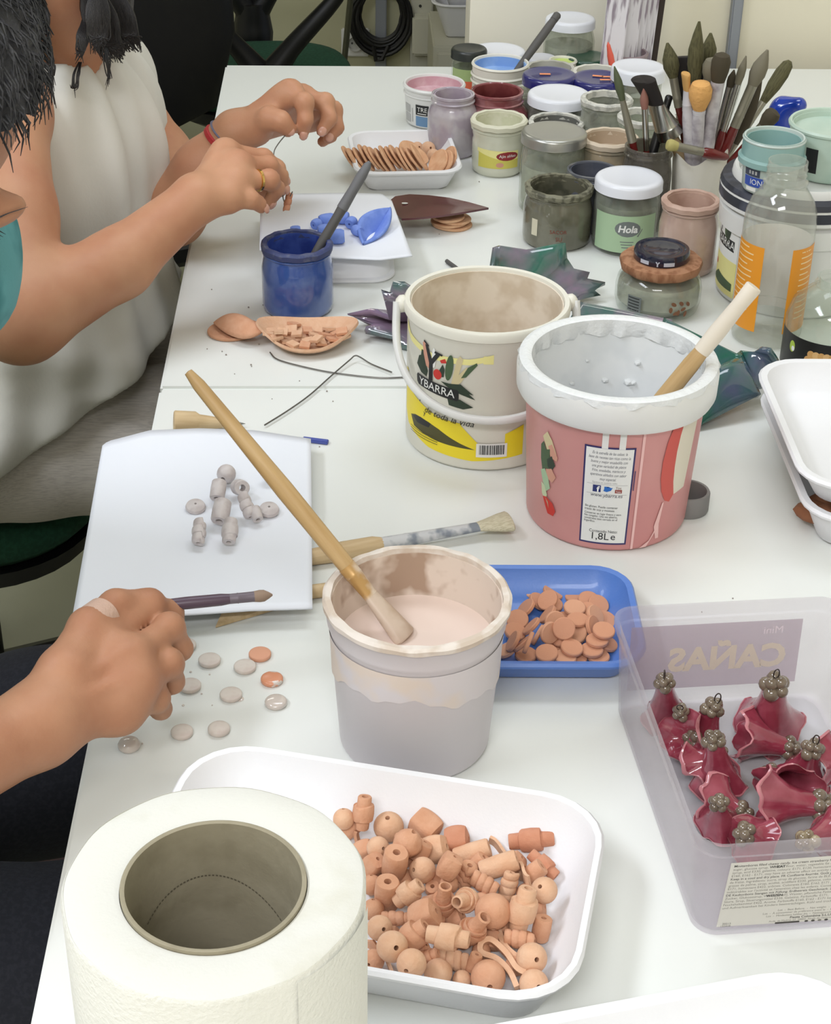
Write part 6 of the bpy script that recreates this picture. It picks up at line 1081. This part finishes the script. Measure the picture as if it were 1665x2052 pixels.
o = mesh('leaf', *grid4(T(1340, 815, .004), T(1392, 858, .004), T(1525, 790, .022), T(1484, 702, .040), .022), TEAL, t, sharp=0); solid(o, .006, -1)
o = mesh('leaf', *grid4(T(1484, 702, .038), T(1510, 782, .020), T(1572, 770, .010), T(1538, 708, .046), .006), TEAL, t, sharp=0); solid(o, .006, -1)
o = mesh('leaf', *grid4(T(1120, 680, .004), T(1290, 760, .006), T(1345, 640, .040), T(1160, 604, .022), -.004), TEALP, t, sharp=0); solid(o, .006, -1)
# ---------------------------------------------------------------- people
def hand(B, dors, wrist, mcps, fingers, thumb, rw=.019, rp=.0125, s=1.0, kp=.012):
    """fingers: each [PIP, DIP, tip]; one skin with the arm group"""
    tips = []
    for m_, f_ in zip(mcps, fingers):
        g = B.group(.004, .0040); pts = [np.asarray(m_)]+[np.asarray(q) for q in f_]; k = .9 if m_ is mcps[-1] else 1
        Body.chain(g, pts, [q*s*k for q in (.0098, .0086, .0074, .0062)]); Body.ell(g, pts[1], (.0089*s*k,)*3); tips.append((pts[-1], pts[-2], pts[1]))
    g = B.group(.005, .0055); th = [np.asarray(q) for q in thumb]; Body.chain(g, th, [q*s for q in (.0145, .0118, .0100, .0078)]); tips.append((th[-1], th[-2], th[1]))
    g = B.group(kp, .006); w = np.asarray(wrist)
    for i, m_ in enumerate(mcps):
        m_ = np.asarray(m_); Body.cap(g, w+(m_-w)*.12, m_, rp*1.05*s, rp*.86*s)
        if i: Body.cap(g, mcps[i-1]+(w-mcps[i-1])*.12, m_+(w-m_)*.12, rp*.8*s)
    Body.cap(g, w+(th[0]-w)*.2, th[0], rw*.8*s, .015*s); Body.cap(g, th[0], mcps[0]+(w-mcps[0])*.25, .012*s, .0095*s)
    for m_ in mcps: Body.ell(g, np.asarray(m_), (.0108*s,)*3)
    dv = np.asarray(dors, float); dv /= np.linalg.norm(dv); gt = B.group(.003, .0045)
    for m_ in mcps: Body.cap(gt, w+(m_-w)*.34+dv*.0155*s, m_+dv*.0112*s, .0020*s, .0036*s)
    for f_, m_ in zip(fingers, mcps): Body.ell(gt, np.asarray(f_[0])+dv*.003*s, (.0072*s,)*3)
    return g, tips
def nails(tips, out, parent, loc, s=1.0):
    for tip, pre, mid in tips:
        a = tip-pre; a /= np.linalg.norm(a); n = np.asarray(out, float); n = n-a*(n @ a); n /= np.linalg.norm(n)+1e-9
        V_, F_ = icos(1, 2); b = np.cross(a, n); c = tip+a*.0015*s+n*.0050*s-loc
        mesh('nail', [c+a*v[0]*.0055*s+b*v[1]*.0045*s+n*v[2]*.0022*s for v in V_], F_, NAIL, parent)
def Y3(*a): return [atY(*q) for q in a]
# --- woman in the white top
SL, SR = atY(212, 152, 1.86), atY(0, 245, 1.52); eL, eR = atY(345, 425, 1.66), atY(42, 630, 1.36)
wL, wR = atY(465, 268, 1.655), atY(388, 402, 1.475); mA = atY(238, 528, 1.42)
WO = thing('person', 'woman in a white sleeveless top threading a clay bead on wire', 'person', (-.42, 1.69, .45)); WL_ = np.array(WO.location)
B = Body()
mL = Y3((582, 186, 1.655), (606, 196, 1.680), (622, 212, 1.700), (626, 236, 1.715)); fL = [Y3((610, 206, 1.635), (612, 240, 1.628), (608, 264, 1.630)), Y3((652, 206, 1.668), (660, 238, 1.655), (645, 262, 1.648)), Y3((668, 222, 1.69), (674, 256, 1.678), (658, 276, 1.668)), Y3((662, 244, 1.705), (662, 272, 1.695), (646, 284, 1.688))]
tL = Y3((512, 258, 1.645), (540, 238, 1.630), (562, 243, 1.622), (577, 259, 1.622))
gL, tipsL = hand(B, (-.1, -.35, .93), wL, mL, fL, tL, s=1.0)
mR = Y3((452, 305, 1.55), (478, 330, 1.525), (476, 364, 1.505), (458, 396, 1.485)); fR = [Y3((528, 318, 1.575), (556, 336, 1.58), (566, 360, 1.578)), Y3((538, 333, 1.55), (562, 352, 1.562), (566, 376, 1.562)), Y3((540, 360, 1.522), (555, 378, 1.532), (541, 402, 1.535)), Y3((502, 400, 1.492), (518, 408, 1.498), (523, 416, 1.50))]
tR = Y3((440, 350, 1.545), (490, 372, 1.575), (530, 378, 1.585), (560, 380, 1.588))
gR, tipsR = hand(B, (-.25, -.72, .65), wR, mR, fR, tR, s=1.0)
g = B.group(.014, .014); xL = atY(318, 318, 1.76)
Body.chain(g, [wL, wL+(eL-wL)*.45, eL, xL, SL], [.0205, .029, .033, .035, .036])
Body.chain(g, [wR, mA, eR, (eR+SR)/2, SR], [.0215, .0295, .041, .040, .042])
nk0 = atY(124, 150, 1.69); hc = atY(100, -170, 1.63)
Body.cap(g, SL, nk0, .036, .05); Body.cap(g, SR, nk0, .042, .05); Body.cap(g, nk0+np.array([.01, 0, -.01]), hc+np.array([-.01, 0, -.06]), .048, .045)
Body.ell(g, (-.315, 1.69, .84), (.085, .15, .14)); Body.ell(g, (-.33, 1.69, .68), (.095, .14, .15)); Body.ell(g, (-.40, 1.69, .57), (.13, .16, .085))
for y in (1.61, 1.77): Body.cap(g, (-.38, y, .545), (.0, y, .545), .07, .058); Body.cap(g, (.0, y, .545), (-.02, y, .10), .055, .04); Body.cap(g, (-.02, y, .07), (.10, y, .045), .035, .028)
gh = B.group(.02, .02); hN = Vector((.72, -.12, -.68)).normalized(); hU = (Vector((0, 0, 1))-hN*hN.z).normalized(); hR_ = hN.cross(hU)
def hp(r, u, n): return hc+np.array(hR_)*r+np.array(hU)*u+np.array(hN)*n
qh = Matrix((hR_, hU, hN)).transposed().to_quaternion()
Body.ell(gh, hp(0, .03, -.015), (.072, .082, .092), qh); Body.ell(gh, hp(0, -.045, .028), (.058, .08, .06), qh); Body.ell(gh, hp(0, -.105, .055), (.024, .02, .022)); Body.cap(gh, hp(0, -.01, .086), hp(0, -.05, .108), .008, .013); Body.ell(gh, hp(0, -.078, .085), (.02, .012, .01), qh)
for s in (-1, 1): Body.ell(gh, hp(s*.03, .008, .078), (.026, .01, .012), qh); Body.ell(gh, hp(s*.074, -.02, -.01), (.01, .03, .02), qh)
body = B.build('body', .0030, SKIN, WO, WL_)
nails(tipsL[:3]+tipsL[4:], (.15, -.9, .3), WO, WL_); nails(tipsR[:4], (.8, -.5, .45), WO, WL_)
TOP = M('white_blouse', (218, 216, 208), .8, bump=.12, bs=260); Bt_ = Body(); g = Bt_.group(.05, .03)
Body.ell(g, (-.305, 1.69, .83), (.108, .185, .15)); Body.ell(g, (-.315, 1.68, .69), (.122, .18, .15)); Body.ell(g, (-.40, 1.68, .575), (.150, .19, .10)); Body.ell(g, (-.26, 1.67, .645), (.08, .15, .045)); Body.cap(g, SL+np.array([.0, -.01, .002]), SR+np.array([-.005, .03, .004]), .042, .046)
for s_, q_ in ((SL, -1), (SR, 1)): Body.cap(g, s_+np.array([.0, .03*q_, -.01]), (-.30, 1.69, .85), .042, .08)
nc = atY(127, 84, 1.62)
def folds(P, D):
    a = np.arctan2(P[:, 1]-1.69, P[:, 0]+.34); z = P[:, 2]
    return D+.0062*np.sin(10*a+9*z+1.5*np.sin(12*z))*np.clip((z-.56)/.1, .3, 1)+.0035*np.sin(19*a-14*z)+.0075*np.sin(46*(z+.42*(P[:, 0]+.3)-.25*(P[:, 1]-1.6))+2*np.sin(9*P[:, 1]))*np.clip((.76-z)/.08, 0, 1)+.004*np.sin(38*(z+.55*P[:, 0])+4*np.sin(8*P[:, 1]))*np.clip((.72-z)/.1, 0, 1)
Bt_.post = folds; h1, h2, h3 = atY(378, 575, 1.70), atY(190, 765, 1.60), atY(40, 905, 1.54); nn = np.cross(h2-h1, h3-h1); nn /= np.linalg.norm(nn); nn = nn if nn[2] < 0 else -nn
Bt_.cut = [lambda P: .030-np.linalg.norm(np.cross(P-nc, _f), axis=1)+np.where((P-nc) @ _f > .09, -1, 0), lambda P: (P-h1) @ nn, lambda P: np.minimum(np.abs(np.linalg.norm(P-(SR+np.array([.0, -.055, -.0])), axis=1)), 9)*0-1 if True else 0]
Bt_.build('blouse', .0036, TOP, WO, WL_)
TRO = M('grey_trousers', (206, 199, 190), .9, rgb2=(190, 183, 175), ns=60, stretch=(1, 14, 14), bump=.15, bs=500); Bp = Body(); g = Bp.group(.035, .02)
Body.ell(g, (-.42, 1.69, .565), (.14, .19, .105))
for y in (1.605, 1.775): Body.cap(g, (-.42, y, .55), (-.02, y, .555), .088, .070); Body.cap(g, (-.02, y, .55), (-.03, y, .13), .068, .055)
Bp.post = lambda P, D: D+.003*np.sin(40*P[:, 0]+30*P[:, 1])*np.clip((P[:, 2]-.5)/.1, 0, 1)+.002*np.sin(70*P[:, 0]-20*P[:, 2])
Bp.build('trousers', .005, TRO, WO, WL_)
for y in (1.61, 1.77):
    Bs = Body(); g = Bs.group(.02, .01); Body.cap(g, (-.03, y, .06), (.10, y, .04), .045, .035); Bs.cut = [lambda P: .002-P[:, 2]]; Bs.build('shoe', .006, BLACK, WO, WL_)
HAIR = M('dark_hair', (26, 22, 22), .45, bump=.3, bs=200, stretch=(8, 8, 1)); Bh = Body(); g = Bh.group(.02, .012)
Body.ell(g, hp(0, .032, -.02), (.082, .092, .104), qh)
for q_, e_ in (((1, 205), (240, 100)), ((-1, 55), (40, 62))):
    s_, x_ = q_; Body.chain(g, [hp(-s_*.07, .03, .0), atY(x_, -10, 1.61+.0*s_), atY((x_+e_[0])/2, 45, 1.60+.03*s_), atY(e_[0], e_[1], 1.59+.12*(s_ > 0))], [.04, .024, .017, .006])
Bh.post = lambda P, D: D+.0007*np.sin(320*P[:, 1]+200*P[:, 0]+12*np.sin(20*P[:, 2]))
hair = Bh.build('hair', .0036, HAIR, WO, WL_)
mb = MB(); rg = random.Random(5)
def lock(px0, py0, px1, py1, Y, n, w, r=.0009):
    for k in range(n):
        o0, o1 = rg.uniform(-w, w), rg.uniform(-w*.8, w*.8); ym = (py0+py1)/2
        mb.add(tube(catmull([atY(px0+o0*.4, py0, Y)-WL_, atY((px0*.6+px1*.4)+o0+rg.uniform(-6, 6), ym-10, Y-.015)-WL_, atY((px0*.3+px1*.7)+o0*.8+o1*.3, ym+.25*(py1-py0), Y-.02)-WL_, atY(px1+o1, py1+rg.uniform(-25, 10), Y-.022)-WL_], 5), [r, r, r*.3], 5))
lock(178, -40, 225, 118, 1.57, 110, 30, .0012); lock(215, -40, 262, 96, 1.585, 110, 30, .0012); lock(195, -30, 200, 100, 1.555, 60, 24, .001); lock(40, -60, 48, 75, 1.54, 90, 30, .0013); lock(185, 10, 232, 110, 1.57, 60, 26, .0013); lock(232, 8, 262, 92, 1.60, 46, 22, .0013); lock(170, 40, 158, 120, 1.555, 26, 12); lock(205, 80, 218, 175, 1.555, 9, 9, .0007); lock(160, 125, 145, 192, 1.555, 9, 8, .0007); lock(96, 125, 106, 160, 1.53, 8, 7, .0007); lock(60, -10, 62, 90, 1.54, 70, 34, .0014)
mb.build('hair_strands', HAIR, hair)
dW = (eL-wL)/np.linalg.norm(eL-wL); qb = zto(dW); mb = MB(); mb.add(lathe([(.0215, -.004), (.0245, -.002), (.0245, .002), (.0215, .004), (.020, 0)], 32, closed=True), xform(wL+dW*.012-WL_, qb)); mb.build('bracelet', M('red_cord', (176, 40, 44), .6, bump=.4, bs=600), WO)
mb = MB(); mb.add(lathe([(.021, -.002), (.0238, 0), (.021, .002), (.020, 0)], 32, closed=True), xform(wL+dW*.004-WL_, qb)); mb.build('bracelet', M('grey_blue_cord', (96, 96, 116), .6, bump=.4, bs=600), WO)
dr = fR[2][0]-mR[2]; dr /= np.linalg.norm(dr); mb = MB(); mb.add(lathe([(.0088, -.0016), (.0104, -.001), (.0104, .001), (.0088, .0016), (.0082, 0)], 28, closed=True), xform(mR[2]+(fR[2][0]-mR[2])*.66-WL_, zto(dr))); mb.build('ring', M('gold', (222, 184, 110), .2, 1), WO)
# wire and bead held by her
w1 = [atY(*q) for q in ((580, 262, 1.622), (560, 285, 1.61), (549, 305, 1.60), (551, 330, 1.59), (562, 352, 1.585))]; mb = MB(); mb.add(tube(catmull(w1), .0006, 6)); mb.add(tube(catmull([atY(*q) for q in ((560, 368, 1.578), (566, 385, 1.565), (568, 400, 1.56), (575, 412, 1.56), (579, 398, 1.56), (586, 384, 1.56))]), .0006, 6))
o = mb.build('wire', WIRE); tag(o, 'thin wire pinched between the woman\'s fingers', 'wire')
P = atY(577, 404, 1.56); o = mesh('clay_bead', *bead_coil(.0075, .017, 3), TERRA3); o.location = tuple(P); o.rotation_mode = 'QUATERNION'; o.rotation_quaternion = zto(_U*.97+_R*.2); tag(o, 'tiny terracotta bead hanging on the wire in the woman\'s fingers', 'bead')
# --- person at the near left, painting discs
N2 = Vector((.38, -.52, -.765)).normalized(); U2 = (Vector((0, 0, 1))-N2*N2.z).normalized(); R2 = N2.cross(U2)
eye = atY(-44, 452, .96); h2 = eye-(np.array(R2)*-.032+np.array(U2)*-.018+np.array(N2)*.082)
def hq(r, u, n): return h2+np.array(R2)*r+np.array(U2)*u+np.array(N2)*n
q2 = Matrix((R2, U2, N2)).transposed().to_quaternion()
S2L, S2R = atY(-125, 520, 1.04), np.array([-.47, .64, .99]); nk2 = (S2L+S2R)/2+np.array([-.02, .01, .03])
PE = thing('person', 'dark haired person at the lower left dabbing glaze on discs, plaster on thumb', 'person', (-.60, .86, .45)); PL_ = np.array(PE.location)
B = Body(); w2 = T(66, 1462, .066); e2 = np.array([-.40, .55, .86])
m2 = [T(206, 1290, .080), T(262, 1316, .076), T(275, 1372, .066), T(245, 1425, .054)]
f2 = [[T(300, 1216, .078), T(344, 1226, .066), T(352, 1256, .056)], [T(340, 1258, .074), T(362, 1300, .056), T(338, 1318, .046)], [T(338, 1330, .062), T(345, 1366, .044), T(318, 1362, .038)], [T(312, 1400, .048), T(322, 1420, .032), T(296, 1410, .028)]]
t2 = [T(128, 1350, .082), T(176, 1258, .090), T(232, 1214, .088), T(300, 1204, .080)]
g2, tips2 = hand(B, (-.1, -.5, .86), w2, m2, f2, t2, s=1.0)
Body.cap(g2, T(200, 1258, .080), T(292, 1232, .074), .0105, .0085)
g = B.group(.03, .02); Body.cap(g, w2, w2+(e2-w2)*.5, .0225, .036); Body.cap(g, w2+(e2-w2)*.5, e2, .036, .042); Body.cap(g, e2, S2R, .043, .05)
e3 = np.array([-.50, 1.10, .74]); w3 = np.array([-.40, 1.0, .64]); Body.cap(g, S2L, e3, .040, .040); Body.cap(g, e3, w3, .042, .025); Body.ell(g, w3+np.array([.05, -.04, 0]), (.05, .04, .02))
Body.cap(g, S2L, nk2, .040, .06); Body.cap(g, S2R, nk2, .05, .06); Body.cap(g, nk2, hq(0, -.04, -.05), .055, .052); Body.ell(g, (-.50, .85, .82), (.12, .17, .2)); Body.ell(g, (-.58, .86, .6), (.14, .17, .12))
gh = B.group(.016, .014); Body.ell(gh, hq(0, .03, -.015), (.074, .084, .096), q2); Body.ell(gh, hq(0, -.045, .028), (.060, .082, .062), q2); Body.ell(gh, hq(0, -.108, .06), (.026, .022, .024)); Body.cap(gh, hq(0, -.008, .088), hq(0, -.052, .113), .009, .0145); Body.ell(gh, hq(0, -.08, .088), (.022, .013, .011), q2)
for s in (-1, 1): Body.ell(gh, hq(s*.03, .004, .082), (.026, .010, .011), q2); Body.ell(gh, hq(s*.032, -.018, .076), (.016, .012, .012), q2); Body.ell(gh, hq(s*.042, -.05, .06), (.02, .022, .018), q2); Body.ell(gh, hq(s*.076, -.02, -.01), (.01, .032, .02), q2)
B.build('body', .0022, SKIN2, PE, PL_); nails(tips2[:1], (.2, -.2, .9), PE, PL_)
SH = M('dark_grey_hair', (34, 34, 38), .55, rgb2=(58, 58, 62), ns=50, bump=.5, bs=300); Bh = Body(); g = Bh.group(.02, .012); Body.ell(g, hq(0, .033, -.018), (.084, .094, .106), q2); Body.ell(g, hq(0, -.02, -.05), (.078, .06, .06), q2)
Mq = np.array(Matrix((R2, U2, N2)))
def hairf(P, D): L_ = (P-h2) @ Mq.T; return D+.0012*np.sin(300*L_[:, 0]+200*L_[:, 1])*np.sin(260*L_[:, 2])+.0008*np.sin(700*L_[:, 0]-400*L_[:, 2])
Bh.post = hairf; Bh.cut = [lambda P: (.042+.55*((P-h2) @ Mq.T)[:, 2]+.004*np.sin(260*P[:, 0]))-((P-h2) @ Mq.T)[:, 1]]
hr = Bh.build('hair', .0032, SH, PE, PL_); mb = MB(); rg = random.Random(9)
for k in range(2600):
    th, ph = rg.uniform(0, 2*math.pi), math.acos(rg.uniform(-.35, 1)); d_ = np.array([math.sin(ph)*math.cos(th), math.cos(ph), math.sin(ph)*math.sin(th)])
    p = np.array([d_[0]*.084, .033+d_[1]*.094, -.018+d_[2]*.106])
    if p[1] < .046+.55*p[2]: continue
    t_ = np.array([d_[0]*.2+rg.uniform(-.25, .25), -.4+rg.uniform(-.3, .2), .8+rg.uniform(-.3, .3)]); t_ -= d_*(t_ @ d_)*.8; ln = rg.uniform(.012, .024)
    q = [hq(*(p*.985)), hq(*(p+t_*ln*.5+d_*.0045)), hq(*(p+t_*ln+d_*rg.uniform(.001, .006)))]; mb.add(tube([x-PL_ for x in q], [.0007, .0006, .0002], 4))
mb.build('hair_strands', SH, hr)
mb = MB()
for k in range(16):
    s = k/15; b0 = hq(-.020-.026*s, -.026-.002*math.sin(3*s), .11)
    for _ in range(3): b0 = b0-np.array(N2)*float(B.ev(b0[None])[0])
    mb.add(tube([b0-PL_, b0+np.array(N2)*.004-np.array(U2)*.003-np.array(R2)*.002*s-PL_, b0+np.array(N2)*.007-np.array(U2)*.003-np.array(R2)*.005*s-PL_], [.0006, .0005, .0001], 4))
mb.build('eyelashes', HAIR, PE)
for sx in (-1, 1):
    mb = MB()
    for k in range(24):
        s = k/23; b0 = hq(sx*(.014+.034*s), .006+.006*math.sin(2.4*s), .10); 
        for _ in range(3): b0 = b0-np.array(N2)*float(B.ev(b0[None])[0])
        mb.add(tube([b0-PL_, b0+np.array(R2)*sx*.005+np.array(U2)*.0015-PL_], [.0003, .0001], 4))
    mb.build('eyebrow', SH, PE)
TEALF = M('teal_shirt', (52, 122, 126), .85, rgb2=(96, 160, 166), ns=14, lo=.5, hi=.6, bump=.15, bs=400); Bs = Body(); g = Bs.group(.04, .03); Body.ell(g, (-.50, .85, .82), (.135, .185, .22)); Body.ell(g, (-.58, .86, .6), (.155, .185, .15)); Body.cap(g, S2L, (-.42, 1.06, .86), .046, .066); Body.cap(g, S2R, S2R+(e2-S2R)*.45, .062, .064); Body.cap(g, S2L, S2R, .046, .062)
Bs.post = lambda P, D: D+.003*np.sin(50*P[:, 2]+20*P[:, 1])+.002*np.sin(90*P[:, 0]); Bs.cut = [lambda P: .075-np.linalg.norm(P-(nk2+np.array([.02, -.01, .05])), axis=1)]; Bs.build('shirt', .006, TEALF, PE, PL_)
NAVYT = M('navy_trousers', (26, 28, 38), .9, rgb2=(34, 36, 46), ns=300, bump=.2, bs=700); Bp = Body(); g = Bp.group(.03, .02); Body.ell(g, (-.60, .86, .56), (.15, .18, .11))
for k in ((-.55, .78, .55), (-.10, .86, .56), (-.10, .86, .10)), ((-.55, .96, .55), (-.12, 1.12, .57), (-.13, 1.12, .10)): Body.chain(g, k, [.092, .078, .055])
Bp.post = lambda P, D: D+.0035*np.sin(40*P[:, 0]+25*P[:, 1]); Bp.build('trousers', .006, NAVYT, PE, PL_)
for p in ((-.10, .86), (-.13, 1.12)):
    Bs = Body(); g = Bs.group(.02, .01); Body.cap(g, (p[0]-.01, p[1], .06), (p[0]+.12, p[1], .04), .045, .035); Bs.cut = [lambda P: .002-P[:, 2]]; Bs.build('shoe', .007, BLACK, PE, PL_)
# plaster round the thumb
a, b = t2[1], t2[2]; d_ = (b-a)/np.linalg.norm(b-a); mb = MB(); mb.add(lathe([(.0120, -.010), (.0126, -.0095), (.0120, .008), (.0113, .0085), (.0108, 0)], 28, closed=True), xform(a+(b-a)*.30-PL_, zto(d_))); mb.build('plaster', M('plaster_strip', (196, 164, 146), .7, bump=.3, bs=500), PE)
brush('brush with a dark handle held by the person painting the discs', T(232, 1222, .072), T(546, 1192, .070), hm=M('plum_handle', (84, 66, 80), .35), fm=M('pewter_ferrule', (112, 102, 110), .5, .2), bm=M('greyish_tan_bristle', (150, 128, 110), .8), lf=.014, lb=.012, rh=.0036, rf=.0034, rb=.0040, group=None)
# chair under this person and a cloth bag by the leg
chair('office chair with green seat under the dark haired person', (-.60, .86, 0), math.radians(90), .44, rx=.2, ry=.2, arms=False, back=True)
c = at(122, 1560, .5); Bg = Body(); g = Bg.group(.03, .02); Body.ell(g, (0, 0, .13), (.07, .06, .14)); Bg.post = lambda P, D: D+.004*np.sin(60*P[:, 1]+30*P[:, 2])+.003*np.sin(90*P[:, 0]); Bg.cut = [lambda P: .001-P[:, 2]]; Bg.groups[0]['p'].clear(); Body.ell(g, (0, 0, .2), (.07, .06, .22))
c = at(118, 1570, .36); o = Bg.build('cloth_bag', .006, M('mauve_cloth', (112, 92, 92), .9, rgb2=(92, 72, 74), ns=30, stretch=(1, 1, 8))); o.location = (c[0]-.03, c[1], 0); tag(o, 'dull mauve cloth bag on the floor beside the dark trousers', 'bag')
